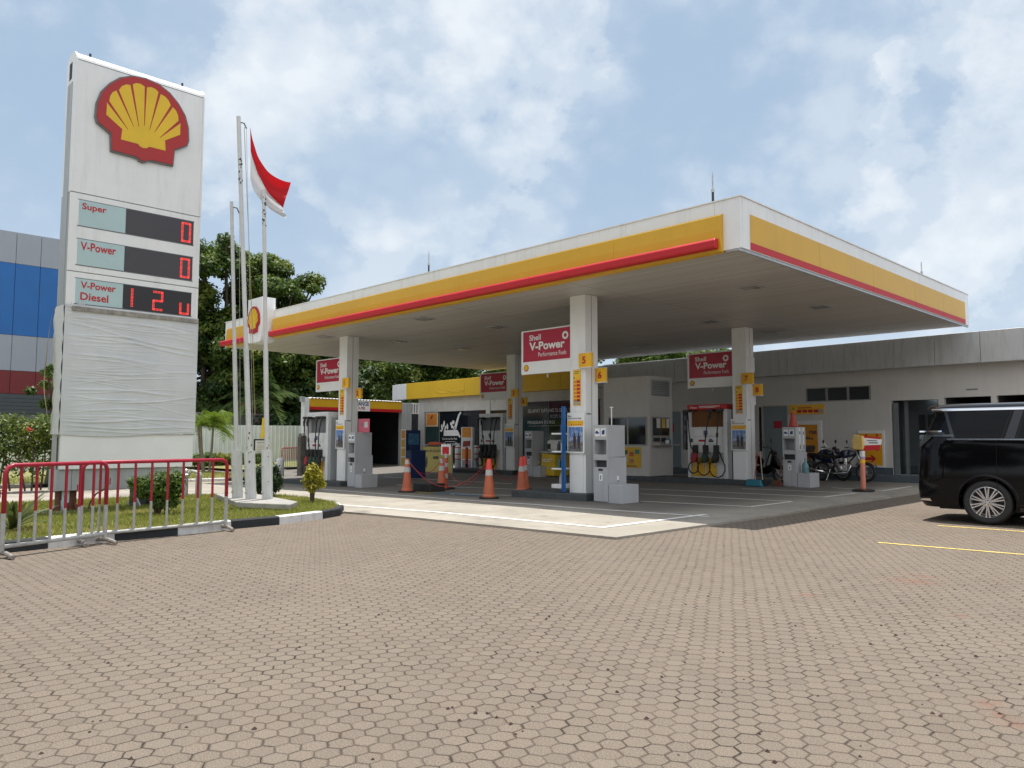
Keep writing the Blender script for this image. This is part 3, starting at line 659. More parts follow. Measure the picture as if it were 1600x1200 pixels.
for i, (x, y, b0) in enumerate(CX):
    w = who[i]; sy = y + (.22 if i in (0, 2) else .22)
    # hanging red advertising sign, left of the column
    xr = x - .004; xl = x - 1.74 if i != 2 else x - 1.62; zt, zb = 3.965, 2.905
    fas = thing('advertising_sign', ('largest red and white hanging sign, on the nearest column', 'leftmost red and white hanging sign, against dark trees', 'rightmost red and white hanging sign, against the grey roof edge', 'dimmest red and white hanging sign, overlapping the yellow shop roof edge')[i], 'sign', (xl, sy, zb), 'red hanging signs on the columns')
    MB().box((xl, sy - .03, zb), (xr, sy + .03, zt)).build('sign_body', WCLEAN, fas, bevel=.006, bseg=1)
    sw = xr - xl
    MB().box((xl + .07, sy - .034, zb + .30), (xr - .001, sy - .0305, zt - .035)).build('red_face', REDS, fas)
    o = dict(o=(xl, sy - .034, zb), **FX)
    text('Shell', .28, .80, .38, .14, WTEXT, fas, bold=.016, **o); text('V-Power', .28, .56, 1.05 * sw / 1.6, .20, WTEXT, fas, bold=.032, **o)
    text('Performance Fuels', .58, .40, .82 * sw / 1.6, .105, WTEXT, fas, bold=.002, **o)
    ring = MB(); k = 24; cx_, cz_ = sw - .30, .84
    vs = [(xl + cx_ + r * math.cos(6.283 * j / k), sy - .0385, zb + cz_ + r * math.sin(6.283 * j / k)) for r in (.045, .095) for j in range(k)]
    ring.add(vs, [(j, (j + 1) % k, k + (j + 1) % k, k + j) for j in range(k)]).build('ring_mark', WTEXT, fas)
    emblem(fas, (xl + .17, sy - .0305, zb + .155), .17, .004, name='small_emblem')
    MB().tube([(xl + .85, sy, zb - .1), (xl + .85, sy, zb)], .02).build('bracket', GALV, fas)
    # pump numbers
    for j, (nx, ny, nz, nw) in enumerate(((x + .33, y - .085, 2.93, .36), (x + .462, y + .34, 2.62, .27))):
        s_ = nums[i][j]
        g = thing('pump_number', 'yellow plate reading %s, %s corner of the %s' % (s_, ('front', 'right')[j], w), 'number sign', (nx, ny, nz), 'yellow pump number plates')
        pr = [(0, 0), (nw * .5, -.018), (nw, 0), (nw, .06), (0, .06)]
        mb = MB(); kk = 6; pr = [(nw * q / kk, -.03 * math.sin(math.pi * q / kk)) for q in range(kk + 1)] + [(nw, .07), (0, .07)]
        n_ = len(pr); A = [(nx + a, ny + b_, nz) for a, b_ in pr]; B = [(nx + a, ny + b_, nz + .31) for a, b_ in pr]
        mb.add(A + B, [(q, (q + 1) % n_, n_ + (q + 1) % n_, n_ + q) for q in range(n_)] + [tuple(range(n_))[::-1], tuple(range(n_, 2 * n_))]); mb.build('plate', YELB, g)
        MB().box((nx - .004, ny - .032, nz - .014), (nx + nw + .004, ny + .07, nz - .001)).box((nx - .004, ny - .032, nz + .311), (nx + nw + .004, ny + .07, nz + .322)).build('edge_trim', WCLEAN, g)
        text(s_, nw * .40 - (.02 if s_ != '1' else -.01), .075, .105 if s_ != '1' else .035, .16, REDT, g, o=(nx, ny - .033, nz), d=.001, bold=.035, name='number', **FX)
    # vertical price strip
    ps = thing('price_strip', 'yellow strip of red price boxes on the ' + w, 'price list', (x + .09, y - .01, 2.1), 'yellow price strips on the columns')
    MB().box((x + .10, y - .012, 2.10), (x + .32, y - .002, 2.90)).build('strip_board', PRICEM[0], ps)
    m = MB(); m2 = MB(); m4 = MB()
    for q in range(6):
        z_ = 2.63 - q * .082
        m.box((x + .205, y - .0145, z_ - .028), (x + .305, y - .0125, z_ + .028)); m2.box((x + .125, y - .0145, z_ - .018), (x + .185, y - .0125, z_ - .004)); m2.box((x + .125, y - .0145, z_ + .004), (x + .17, y - .0125, z_ + .016))
    m.build('price_box', RED, ps); m2.build('small_print', REDT, ps)
    for q in range(2): m4.box((x + .12, y - .0145, 2.125 + q * .05), (x + .30, y - .0125, 2.16 + q * .05))
    m4.build('grey_box', mat('grey_print', (.30, .36, .40), .5), ps)
    MB().box((x + .13, y - .0145, 2.845), (x + .28, y - .0125, 2.862)).box((x + .13, y - .0145, 2.81), (x + .26, y - .0125, 2.825)).box((x + .115, y - .0145, 2.70), (x + .15, y - .0125, 2.74)).build('heading_print', mat('green_print', (.10, .25, .05), .5), ps)
    # poster in a light box
    po = thing('poster_frame', 'framed poster of two walking people on the ' + w, 'poster', (x - .03, y - .06, 1.05), 'framed posters on the columns')
    MB().box((x - .035, y - .065, 1.045), (x + .465, y - .0145, 1.945)).build('frame', WCLEAN, po, bevel=.012)
    MB().box((x + .002, y - .069, 1.085), (x + .425, y - .0655, 1.625)).build('picture', POSTER[0], po)
    MB().box((x - .01, y - .069, 1.65), (x + .44, y - .0655, 1.765)).build('yellow_strip', YELB, po)
    text('Baru', .02, .805, .10, .035, BTEXT, po, o=(x - .02, y - .0655, 1.045), bold=.01, **FX); text('Performance fuels', .02, .755, .38, .035, BTEXT, po, o=(x - .02, y - .0655, 1.045), bold=.01, **FX)
    m = MB()
    for q in range(5): m.box((x + .09 + q * .065, y - .0715, 1.665), (x + .115 + q * .065, y - .0695, 1.69))
    m.build('printed_icons', REDT, po)
    m = MB()
    for q, fx_ in enumerate((.19, .31)):            # two figures, printed flat on the poster
        pp = [(-.03, 0), (-.035, .13), (-.045, .16), (-.04, .27), (-.015, .30), (-.02, .345), (0, .365), (.02, .345), (.015, .30), (.04, .27), (.045, .16), (.035, .13), (.03, 0), (.005, 0), (0, .12), (-.005, 0)]
        m.prism([(a, b) for a, b in pp][::-1], .0695, .0715, (x + fx_, y, 1.14))
    m.build('printed_figures', mat('poster_figures', (.05, .035, .035), .5), po)
# papers and a box taped to the column of pumps 7 and 8
t = thing('notice_paper', 'stained white paper sheets taped to the column above the number 7', 'notice', (-4.55, 8.5, 3.2))
x7 = -4.55
MB().box((x7 + .002, 8.47, 3.30), (x7 + .012, 8.84, 3.72)).build('upper_sheet', WPAINT, t); MB().box((x7 + .002, 8.44, 3.95), (x7 + .008, 8.60, 4.12)).build('small_sheet', WPAINT, t); MB().box((x7 + .002, 8.47, 2.35), (x7 + .014, 8.86, 2.92)).build('lower_sheet', WPAINT, t)
# ------------------------------------------------------------------ pump islands
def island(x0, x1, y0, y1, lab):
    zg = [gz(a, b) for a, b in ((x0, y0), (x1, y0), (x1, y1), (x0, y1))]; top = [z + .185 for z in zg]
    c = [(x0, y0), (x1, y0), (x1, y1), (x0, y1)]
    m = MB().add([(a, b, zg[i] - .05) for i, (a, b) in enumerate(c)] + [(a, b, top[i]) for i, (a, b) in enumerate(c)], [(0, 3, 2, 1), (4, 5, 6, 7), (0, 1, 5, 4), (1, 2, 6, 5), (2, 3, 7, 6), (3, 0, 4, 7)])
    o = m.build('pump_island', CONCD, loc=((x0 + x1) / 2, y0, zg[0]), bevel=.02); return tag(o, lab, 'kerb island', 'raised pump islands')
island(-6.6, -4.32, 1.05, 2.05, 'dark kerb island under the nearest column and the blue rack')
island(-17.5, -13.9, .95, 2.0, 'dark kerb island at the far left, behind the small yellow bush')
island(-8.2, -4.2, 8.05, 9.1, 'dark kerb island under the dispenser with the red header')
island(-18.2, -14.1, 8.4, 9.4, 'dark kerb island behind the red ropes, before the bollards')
# ------------------------------------------------------------------ fuel dispensers (local frame: front faces -y)
NG = [mat('nozzle_black', (.018, .018, .02), .5), mat('nozzle_green', (.012, .05, .03), .5), mat('nozzle_red', (.33, .015, .03), .5), mat('nozzle_yellow', (.75, .42, .02), .5)]
def dispenser(loc, lab, nn, cols, top):
    t = thing('fuel_dispenser', lab, 'fuel pump', loc, 'fuel dispensers', world=False)
    Wd, H = 1.34, 2.02
    MB().box((0, 0, 0), (.09, .5, H)).build('side_post', WPAINT, t, bevel=.012)
    MB().box((Wd - .12, -.02, 0), (Wd, .5, H)).build('side_post', WPAINT, t, bevel=.012)
    MB().box((Wd + .001, .02, 0), (Wd + .12, .46, H - .02)).build('hose_housing', GREYP, t, bevel=.01)
    MB().box((0, -.02, H - .01), (Wd, .5, H + .15)).build('header', RED if top else WPAINT, t, bevel=.02)
    MB().box((.09, .10, 0), (Wd - .12, .45, .74)).build('lower_cabinet', WPAINT, t)
    MB().box((.10, .085, .04), (.52, .099, .60)).box((.56, .085, .04), (.92, .099, .60)).build('yellow_door', YELB, t, bevel=.01)
    MB().box((.97, .085, .04), (Wd - .15, .099, .60)).build('white_door', WCLEAN, t, bevel=.01)
    MB().box((.09, .02, .74), (Wd - .12, .45, 1.50)).build('cabinet', WPAINT, t, bevel=.012)
    MB().box((.20, .008, 1.24), (1.02, .019, 1.42)).build('display_panel', WCLEAN, t, bevel=.005)
    MB().box((.20, .008, 1.02), (1.02, .019, 1.20)).build('brand_panel', WCLEAN, t, bevel=.005)
    MB().box((.55, .003, 1.27), (.69, .0075, 1.40)).build('display', mat('lcd', (.10, .14, .28), .2), t)
    MB().box((.38, .002, 1.07), (.62, .0075, 1.13)).build('red_lettering_strip', REDT, t); MB().box((.72, .002, 1.06), (.88, .0075, 1.11)).box((.74, .002, 1.12), (.84, .0075, 1.15)).build('dark_print', BTEXT, t)
    MB().box((.10, .002, 1.05), (.17, .019, 1.16)).build('card_reader', NG[1], t)
    MB().box((.09, .12, 1.50), (Wd - .12, .44, 1.99)).build('back_panel', GREYD if not top else mat('brown_box', (.20, .08, .02), .7), t)
    MB().box((.09, .05, 1.47), (Wd - .12, .119, 1.505)).build('shelf', WPAINT, t)
    for k in range(nn):
        x = (.20 if nn == 4 else .28) + k * (.94 / (nn - .0 if nn == 4 else nn)) * (1.02 if nn == 4 else 1.12)
        g = NG[cols[k]]
        nb = MB().box((x - .068, -.085, .70), (x + .078, .0195, .97)).build('nozzle_boot', NG[0], t, bevel=.015)
        nz = MB().prism([(-.08, .0), (.07, .02), (.11, .16), (.08, .29), (-.03, .30), (-.095, .14)], .03, .15, (x, 0.0, .44)).build('nozzle', g, t, bevel=.02)
        MB().tube([(x - .02, -.08, .47), (x - .03, -.08, .38), (x - .02, -.05, .33)], .018, 6).build('spout', GALV, nz)
        hx = x + random.Random(k + nn).uniform(-.10, .14); tx = (.06, .26, .86, 1.12)[k] if nn == 4 else (.07, .86, 1.16)[k]
        r = .16 + .045 * (k % 3)
        path = [(tx, -.09, 1.98)]
        path += [(tx + (hx - tx) * .2 + .02, -.14, 1.80), (tx + (hx - tx) * .45, -.15, 1.40), (tx + (hx - tx) * .7, -.13, .95), (hx + .10 + r * .4, -.12, .55)]
        for a in range(0, 9): th = math.radians(20 - a * 34); path.append((hx + .05 + r * math.cos(th), -.13 - .006 * a, .30 + r * 1.05 * math.sin(th)))
        path.append((x, -.11, .48))
        MB().tube(path, .0185, 7).build('hose', BLACK, t, smooth=True)
        MB().box((tx - .07, -.16, 1.95), (tx + .09, .02, 2.03)).build('hose_arm', BLACKP, t, bevel=.02)
        MB().tube([(tx, -.10, 1.96), (tx + .01, -.15, 1.86), (tx + .02, -.155, 1.72)], [.035, .032, .02], 8).build('hose_sleeve', BLACKP, t)
        if k in (1, 2): MB().tube([(tx + (hx - tx) * .5, -.149, 1.33), (tx + (hx - tx) * .56, -.147, 1.20)], .035, 8).build('hose_coupling', BLACKP, t)
    if top:
        T_ = bpy.context.view_layer; T_.update()
        text('V-Power', .10, .03, .26, .07, WTEXT, t, o=(0, -.0205, H), bold=.01, **FX); MB().box((.42, -.0225, H + .085), (1.12, -.0205, H + .105)).box((.42, -.0225, H + .05), (.98, -.0205, H + .065)).build('fine_print', WTEXT, t)
    return t
zi = lambda x, y: gz(x, y) + .186
dispenser((-16.45, 1.25, zi(-16, 1.3)), 'leftmost fuel dispenser, four hoses, green and red nozzles', 4, (2, 1, 1, 0), False)
dispenser((-16.30, 8.72, zi(-16, 8.8)), 'fuel dispenser with four black nozzles beside the banded bollards', 4, (0, 0, 0, 0), False)
dispenser((-6.55, 8.42, zi(-6, 8.5)), 'fuel dispenser with a red header and three looped hoses', 3, (2, 1, 0), True)
# ------------------------------------------------------------------ grey windscreen wash stations (local frame)
def station(loc, lab, box=(.35, .56, .385, .0), gp_=None):
    t = thing('wash_station', lab, 'service station unit', loc, 'grey windscreen wash stations', world=False)
    m = MB().box((0, .30, .76), (.37, .585, 1.62)).box((0, 0, 1.31), (.37, .30, 1.62)).box((0, 0, .95), (.37, .30, 1.0)).box((0, 0, 1.0), (.025, .30, 1.31)).box((.345, 0, 1.0), (.37, .30, 1.31))
    m.box((0, 0, .88), (.37, .585, .95)); m.build('upper_cabinet', GREYL, t)
    MB().box((.372, .002, .95), (.380, .583, 1.618)).build('side_panel', GREYL, t); MB().box((.372, .002, .0), (.386, .62, .94)).build('side_panel', GREYL, t)
    MB().box((.0, .03, .0), (.37, .62, .72)).build('bin_body', GREYL, t); MB().box((.0, -.004, .02), (.37, .028, .735)).build('bin_door', GREYL, t, bevel=.006)
    MB().box((.0, .08, .72), (.37, .58, .88)).build('bin_throat', DARK, t); MB().box((0, 0, .735), (.02, .08, .88)).box((.35, 0, .735), (.37, .08, .88)).build('bin_edge', GREYL, t)
    MB().box((.13, -.008, .655), (.25, -.0045, .705)).build('slot', DARK, t, bevel=.01, bseg=1)
    MB().box((.04, -.004, 1.38), (.17, -.001, 1.55)).box((.20, -.004, 1.38), (.33, -.001, 1.55)).build('pictogram_plate', WCLEAN, t)
    MB().prism([(.06, .0), (.15, 0), (.16, .03), (.13, .035), (.11, .065), (.07, .06), (.05, .03)], .0045, .0065, (0, 0, 1.435)).prism([(.225, 0), (.30, 0), (.31, .09), (.27, .10), (.225, .07)], .0045, .0065, (0, 0, 1.42)).build('pictogram', mat('pictogram_blue', (.02, .06, .22), .5), t)
    MB().box((.15, -.0075, .45), (.24, -.0045, .60)).build('label_plate', WCLEAN, t); MB().prism([(-.012, 0), (.012, 0), (.01, .09), (-.01, .09)], .008, .010, (.195, 0, .475)).build('pictogram', mat('pictogram_blue', (0, 0, 0)), t)
    MB().box((.3865, .30, .42), (.389, .36, .55)).build('side_label', WCLEAN, t); MB().box((.3892, .305, .425), (.3905, .355, .455)).build('side_print', BTEXT, t)
    bw, bd, bh, by = box
    MB().box((.40, by, 0), (.40 + bw, by + bd, bh)).build('low_cover_box', GREYL, t, bevel=.006)
    return t
z0 = gz(-4, 1.1) + .036
st5 = station((-4.12, 1.08, z0), 'largest grey wash station, thin white rod on top')
MB().tube([(.25, .3, 1.62), (.25, .3, 2.0)], .012, 6).box((.21, .29, 1.99), (.29, .31, 2.01)).build('rod', WPAINT, st5)
s1 = station((-13.55, 1.0, gz(-13.3, 1) + .036), 'grey wash station under the pink poster, far left')
s7 = station((-3.55, 8.45, gz(-3.5, 8.4) + .036), 'grey wash station topped by a small red cone')
s3 = station((-13.05, 8.0, gz(-12.9, 8) + .036), 'grey wash station in shadow behind the yellow service cart')
pk = thing('pink_notice', 'pink poster board standing on top of the leftmost wash station', 'poster', (-13.5, 1.2, gz(-13.3, 1) + 1.66))
MB().box((-13.40, 1.25, gz(-13.3, 1) + 1.657), (-12.82, 1.27, gz(-13.3, 1) + 2.06)).build('board', PINK, pk); zz = gz(-13.3, 1)
MB().box((-13.32, 1.246, zz + 1.86), (-13.14, 1.249, zz + 1.94)).build('grey_print', mat('grey_print2', (.35, .2, .24), .5), pk); MB().box((-13.08, 1.246, zz + 1.80), (-12.90, 1.249, zz + 1.97)).build('white_print', mat('print_pale', (.55, .5, .52), .5), pk)
text('100%', .06, .2, .2, .09, mat('grey_print2', (0, 0, 0)), pk, o=(-13.40, 1.245, zz + 1.66), **FX)
# ------------------------------------------------------------------ things on and by station 7
zz = gz(-3.5, 8.4) + .036
c = thing('upturned_cone', 'small faded red cone standing on the right-hand wash station', 'traffic cone', (-3.36, 8.70, zz + 1.62))
MB().box((-3.53, 8.6, zz + 1.62), (-3.23, 8.9, zz + 1.645)).build('base', NG[2], c, bevel=.01); MB().lathe([(.11, .025), (.035, .42), (.03, .43)], (-3.38, 8.75, zz + 1.62), 16).build('cone_body', mat('cone_red', (.45, .06, .04), .6, grime=.3), c, smooth=False)
b = MB().lathe([(.07, 0), (.085, .02), (.085, .20), (.06, .26), (.022, .31), (.022, .40), (.006, .41), (.006, .5)], (-3.0, 8.62, zz + .382), 14).build('spray_bottle', mat('bottle_teal', (.18, .36, .40), .3, trans=.3), loc=(-3.0, 8.62, zz + .382), smooth=True)
tag(b, 'pale blue bottle on the low box of the right-hand wash station', 'bottle')
for (px_, lx, lab) in ((-3.17, .0, 'first'), (-3.17, .22, 'second')):
    MB().tube([(-3.158, 8.62 + lx, zz + .98), (-3.158, 8.62 + lx, zz + 1.60)], .018, 6).build('squeegee_tube', WPAINT, s7, loc=None) if False else None
m = MB()
for q in (.14, .36):
    m.box((.3802, q, 1.0), (.41, q + .075, 1.60))
m.build('squeegee_holder', WPAINT, s7)
m = MB()
for q in (.145, .365): m.box((.4102, q + .02, 1.02), (.42, q + .045, 1.14)).box((.4102, q + .02, 1.42), (.42, q + .045, 1.50))
m.build('squeegee_grip', BLACKP, s7)
# ================================================================== STATION BUILDINGS
def wall_cells(mb, x0, x1, z0, z1, holes, ya, yb):
    xs = sorted({x0, x1, *[h[0] for h in holes], *[h[1] for h in holes]}); zs = sorted({z0, z1, *[h[2] for h in holes], *[h[3] for h in holes]})
    for a, b in zip(xs[:-1], xs[1:]):
        run = None
        for c, d in zip(zs[:-1], zs[1:]):
            hole = any(h[0] <= a and b <= h[1] and h[2] <= c and d <= h[3] for h in holes)
            if hole:
                if run: mb.box((a, ya, run[0]), (b, yb, run[1])); run = None
            else: run = (run[0], d) if run else (c, d)
        if run: mb.box((a, ya, run[0]), (b, yb, run[1]))
WY = 13.4
SLATE = mat('slate_plinth', (.075, .10, .12), .7, var=.12, vs=3, grime=.3)
FASG = mat('grey_fascia', (.50, .515, .53), .4, var=.07, vs=.8, grime=.6)
bl = thing('service_building', 'long low grey building with flat roof edge behind the canopy', 'building', (-2, WY, 0))
holes = [(-2.44, -1.10, .30, 2.57), (-.95, .27, .30, 2.61), (.41, 1.75, .30, 2.62), (-6.72, -5.80, .30, 2.53), (-5.14, -3.04, 2.61, 3.08), (-6.88, -6.76, .95, 2.50), (-9.99, -9.60, .97, 2.47)]
mb = MB(); wall_cells(mb, -13.6, 14, .05, 3.6, holes, WY, WY + .18); mb.build('wall', WALLM, bl)
MB().box((-13.6, WY + .18, 3.5), (14, 22, 3.6)).box((-13.6, 21.8, 0), (14, 22, 3.5)).box((13.8, WY + .18, 0), (14, 21.8, 3.5)).build('roof', GREYP, bl)
mb = MB()
for a, b in ((-5.80, -2.44), (-1.10, -.95), (.27, .41), (1.75, 14), (-9.5, -6.72)): mb.box((a + .001, WY - .012, .30), (b - .001, WY + .0, .50))
mb.build('plinth', SLATE, bl)
mb = MB().box((-11.4, 12.42, 0), (14, WY - .0005, .295)); mb.build('walkway', SLATE, bl, bevel=.02)
zt = lambda x: 4.435 + .0052 * min(x, 0); zb_ = lambda x: 3.545 + .003 * min(x, 0)
def fas(a, b, m, name='roof_edge_panel', y0=12.93, dy=0.):
    g = .006; a += g; b -= g
    MB().add([(a, y0, zb_(a)), (b, y0, zb_(b)), (b, y0 + .42, zb_(b)), (a, y0 + .42, zb_(a)), (a, y0, zt(a)), (b, y0, zt(b)), (b, y0 + .42, zt(b)), (a, y0 + .42, zt(a))],
             [(0, 3, 2, 1), (4, 5, 6, 7), (0, 1, 5, 4), (1, 2, 6, 5), (2, 3, 7, 6), (3, 0, 4, 7)]).build(name, m, bl if a > -14.9 else shop, bevel=.006, bseg=1)
k = -13.85
for nx in (-12.1, -10.0, -7.7, -5.55, -3.65, -2.15, -1.02, .17, 1.9, 4.4, 7, 9.6, 12.2, 14.2): fas(k, nx, FASG); k = nx
MB().box((-13.6, 13.06, 4.40), (14, 22, 4.41)).build('roof_deck', GREYP, bl)
# rooms behind the openings
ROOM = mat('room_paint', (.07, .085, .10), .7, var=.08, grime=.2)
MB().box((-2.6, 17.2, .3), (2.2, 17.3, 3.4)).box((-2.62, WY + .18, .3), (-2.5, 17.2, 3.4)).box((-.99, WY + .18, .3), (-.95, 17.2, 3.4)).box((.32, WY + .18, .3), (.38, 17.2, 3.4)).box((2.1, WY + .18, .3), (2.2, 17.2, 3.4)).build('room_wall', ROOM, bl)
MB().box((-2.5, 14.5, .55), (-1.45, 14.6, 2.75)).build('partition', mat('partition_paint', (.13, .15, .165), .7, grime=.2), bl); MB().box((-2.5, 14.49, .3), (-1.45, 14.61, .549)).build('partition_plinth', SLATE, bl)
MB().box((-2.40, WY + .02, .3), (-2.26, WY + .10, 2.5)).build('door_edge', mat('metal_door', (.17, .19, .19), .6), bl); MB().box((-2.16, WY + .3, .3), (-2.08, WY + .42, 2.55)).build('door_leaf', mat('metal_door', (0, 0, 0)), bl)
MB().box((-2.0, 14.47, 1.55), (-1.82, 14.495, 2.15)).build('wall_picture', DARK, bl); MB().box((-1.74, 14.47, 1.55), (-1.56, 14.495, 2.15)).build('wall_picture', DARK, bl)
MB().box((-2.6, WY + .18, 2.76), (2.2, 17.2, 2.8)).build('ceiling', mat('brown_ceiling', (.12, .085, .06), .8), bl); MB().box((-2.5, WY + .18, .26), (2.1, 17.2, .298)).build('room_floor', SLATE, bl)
lamp = MB().box((-1.62, 14.3, 2.66), (-1.1, 14.42, 2.72)).build('tube_lamp', mat('lamp_lit', (.9, .95, .95), .5, emit=(.85, .95, 1), es=2.2), bl)
# windows, doors
FRM = mat('window_frame', (.36, .36, .35), .5)
for i in range(3):
    a = -5.12 + i * .695; w = MB()
    w.box((a - .01, WY - .012, 2.615), (a + .67, WY + .04, 2.64)).box((a - .01, WY - .012, 3.05), (a + .67, WY + .04, 3.075)).box((a - .01, WY - .012, 2.64), (a + .015, WY + .04, 3.05)).box((a + .645, WY - .012, 2.64), (a + .67, WY + .04, 3.05))
    wo_ = w.build('window', FRM, bl); g_ = MB()
    g_.box((a + .015, WY + .02, 2.641), (a + .645, WY + .03, 3.049))
    g_.build('pane', mat('pane_dark', (.012, .016, .022), .35), wo_)
DOORM = mat('grey_blue_door', (.20, .25, .27), .45, var=.05, grime=.15)
d = MB().box((-6.68, WY + .02, .31), (-5.84, WY + .06, 2.49)).build('door', DOORM, bl, bevel=.004)
MB().box((-6.72, WY - .01, .31), (-6.685, WY + .10, 2.52)).box((-5.835, WY - .01, .31), (-5.80, WY + .10, 2.52)).box((-6.685, WY - .01, 2.49), (-5.835, WY + .10, 2.52)).build('frame', FRM, d)
MB().tube([(-6.62, WY - .04, 1.15), (-6.50, WY - .04, 1.15)], .014, 6).box((-6.66, WY - .03, 1.05), (-6.61, WY + .02, 1.25)).build('handle', STEEL, d)
MB().box((-6.32, WY + .012, 1.75), (-6.02, WY + .019, 2.0)).build('red_notice', REDS, d)
MB().box((-6.88, WY + .05, .95), (-6.76, WY + .08, 2.50)).build('narrow_window', GLASSD, bl); MB().box((-9.99, WY + .05, .97), (-9.60, WY + .08, 2.47)).build('narrow_window', GLASSD, bl)
d = MB().box((-10.9, WY - .02, .3), (-10.06, WY - .001, 2.42)).build('door', DOORM, bl); MB().tube([(-10.16, WY - .06, 1.1), (-10.26, WY - .06, 1.1)], .015, 6).build('handle', STEEL, d)
MB().box((-10.52, WY - .03, 1.62), (-10.35, WY - .022, 1.98)).build('red_notice', REDS, d)
MB().box((-.35, WY - .006, 2.80), (-.05, WY - .001, 2.84)).build('name_plate', GREYD, bl)
# boards on the building wall
t = thing('price_banner', 'yellow banner with a row of red price boxes above the coffee poster', 'banner', (-5.1, WY, 2.2))
MB().box((-5.72, WY - .03, 2.21), (-4.53, WY - .002, 2.53)).build('board', PRICEM[0], t)
m = MB()
for q in range(4): m.box((-5.45 + q * .19, WY - .034, 2.26), (-5.29 + q * .19, WY - .031, 2.36))
m.build('price_box', RED, t); MB().box((-5.42, WY - .034, 2.41), (-4.95, WY - .031, 2.44)).build('heading_print', RED, t); MB().box((-4.72, WY - .034, 2.25), (-4.56, WY - .031, 2.36)).build('grey_print', mat('grey_print', (.3, .36, .4)), t)
MB().prism([(0, 0), (.09, 0), (.045, .1)], .0305, .033, (-5.63, WY, 2.37)).build('green_mark', mat('green_print', (.1, .25, .05)), t)
t = thing('coffee_poster', 'white framed orange poster with black letters behind the right-hand wash station', 'poster', (-5.0, WY, .6))
MB().box((-5.50, WY - .04, .70), (-4.62, WY - .002, 1.99)).build('frame', WPAINT, t, bevel=.01); MB().box((-5.42, WY - .045, .76), (-4.76, WY - .041, 1.86)).build('picture', mat('orange_poster', (.62, .25, .01), .5), t)
text('ree', .38, .78, .25, .12, BTEXT, t, o=(-5.42, WY - .046, .76), bold=.02, **FX); text('coffe', .02, .60, .5, .10, BTEXT, t, o=(-5.42, WY - .046, .76), bold=.02, **FX)
MB().prism([(0, 0), (.3, 0), (.36, .16), (.32, .22), (.02, .22), (-.04, .14)], .046, .05, (-5.2, WY, .95)).build('cup_print', mat('cup_print', (.06, .045, .04), .5), t)
t = thing('toilet_sign', 'yellow sign with red man, woman and arrow pointing right', 'sign', (-3.1, WY, .55))
MB().box((-3.46, WY - .05, .50), (-2.66, WY - .002, 1.66)).build('frame', WPAINT, t, bevel=.008); MB().box((-3.42, WY - .055, .56), (-2.72, WY - .051, 1.56)).build('face', mat('toilet_yellow', (.80, .36, .01), .45), t)
man = [(-.05, 0), (-.055, .22), (-.075, .24), (-.08, .40), (-.05, .44), (.05, .44), (.08, .40), (.075, .24), (.055, .22), (.05, 0), (.01, 0), (.005, .2), (-.005, .2), (-.01, 0)]
wom = [(-.02, 0), (-.02, .1), (-.08, .12), (-.05, .30), (-.07, .24), (-.09, .26), (-.055, .44), (.055, .44), (.09, .26), (.07, .24), (.05, .30), (.08, .12), (.02, .1), (.02, 0)]
hd = [(.036 * math.cos(a * .628), .036 * math.sin(a * .628)) for a in range(10)]
MB().prism(man, .0555, .058, (-2.87, WY, 1.02)).prism(hd, .0555, .058, (-2.87, WY, 1.50)).build('man_figure', REDT, t)
MB().prism(wom, .0555, .058, (-3.20, WY, 1.02)).prism(hd, .0555, .058, (-3.20, WY, 1.50)).build('woman_figure', REDT, t)
MB().prism([(0, .045), (.25, .045), (.17, -.02), (.25, -.02), (.37, .09), (.25, .20), (.17, .20), (.25, .135), (0, .135)][::1], .0555, .058, (-3.28, WY, .68)).build('arrow', REDT, t)
# ------------------------------------------------------------------ cashier booth
kb = thing('cashier_booth', 'grey cashier booth with louvred vent and dark windows right of the column', 'booth', (-8.7, 8.9, 0))
KX0, KX1, KY0, KY1, KT = -9.68, -7.85, 8.3, 9.57, 3.36
MB().box((KX0, KY0, .20), (KX1, KY1, KT)).build('walls', mat('booth_paint', (.60, .585, .56), .7, var=.04, grime=.15), kb, bevel=.01); MB().box((KX0 + .03, KY0 + .03, -.02), (KX1 - .03, KY1 - .03, .199)).build('plinth', SLATE, kb)
MB().box((KX0 - .05, KY0 - .05, -.04), (KX1 + .35, KY1 + .3, .10)).build('base', CONCD, kb, bevel=.02)
fr = MB().box((-9.48, KY0 - .015, 1.16), (-7.93, KY0 - .0005, 2.08)).build('front_window', FRM, kb)
MB().box((-9.43, KY0 - .02, 1.20), (-8.72, KY0 - .016, 2.04)).build('pane', GLASSD, fr); MB().box((-8.65, KY0 - .02, 1.20), (-7.99, KY0 - .016, 2.04)).build('pane', GLASSD, fr)
fr = MB().box((KX1 + .0005, 8.42, 1.26), (KX1 + .012, 9.40, 2.07)).build('service_window', FRM, kb)
MB().box((KX1 + .0125, 8.47, 1.48), (KX1 + .017, 9.35, 2.03)).build('pane', GLASSD, fr); MB().box((KX1 + .0125, 8.49, 1.29), (KX1 + .017, 8.84, 1.41)).box((KX1 + .0125, 8.90, 1.29), (KX1 + .017, 9.15, 1.41)).build('speak_hole', DARK, fr)
for a, m_ in ((8.66, WCLEAN), (8.94, mat('notice_yellow', (.72, .48, .10), .5)), (9.19, WPAINT)): MB().box((KX1 + .0175, a, 1.72), (KX1 + .020, a + .20 - (.05 if a > 9.1 else 0), 2.02)).build('window_notice', m_, fr)
MB().box((KX1 + .0005, 8.40, 1.17), (KX1 + .32, 9.50, 1.215)).build('counter', mat('counter_top', (.40, .37, .36), .4), kb, bevel=.006)
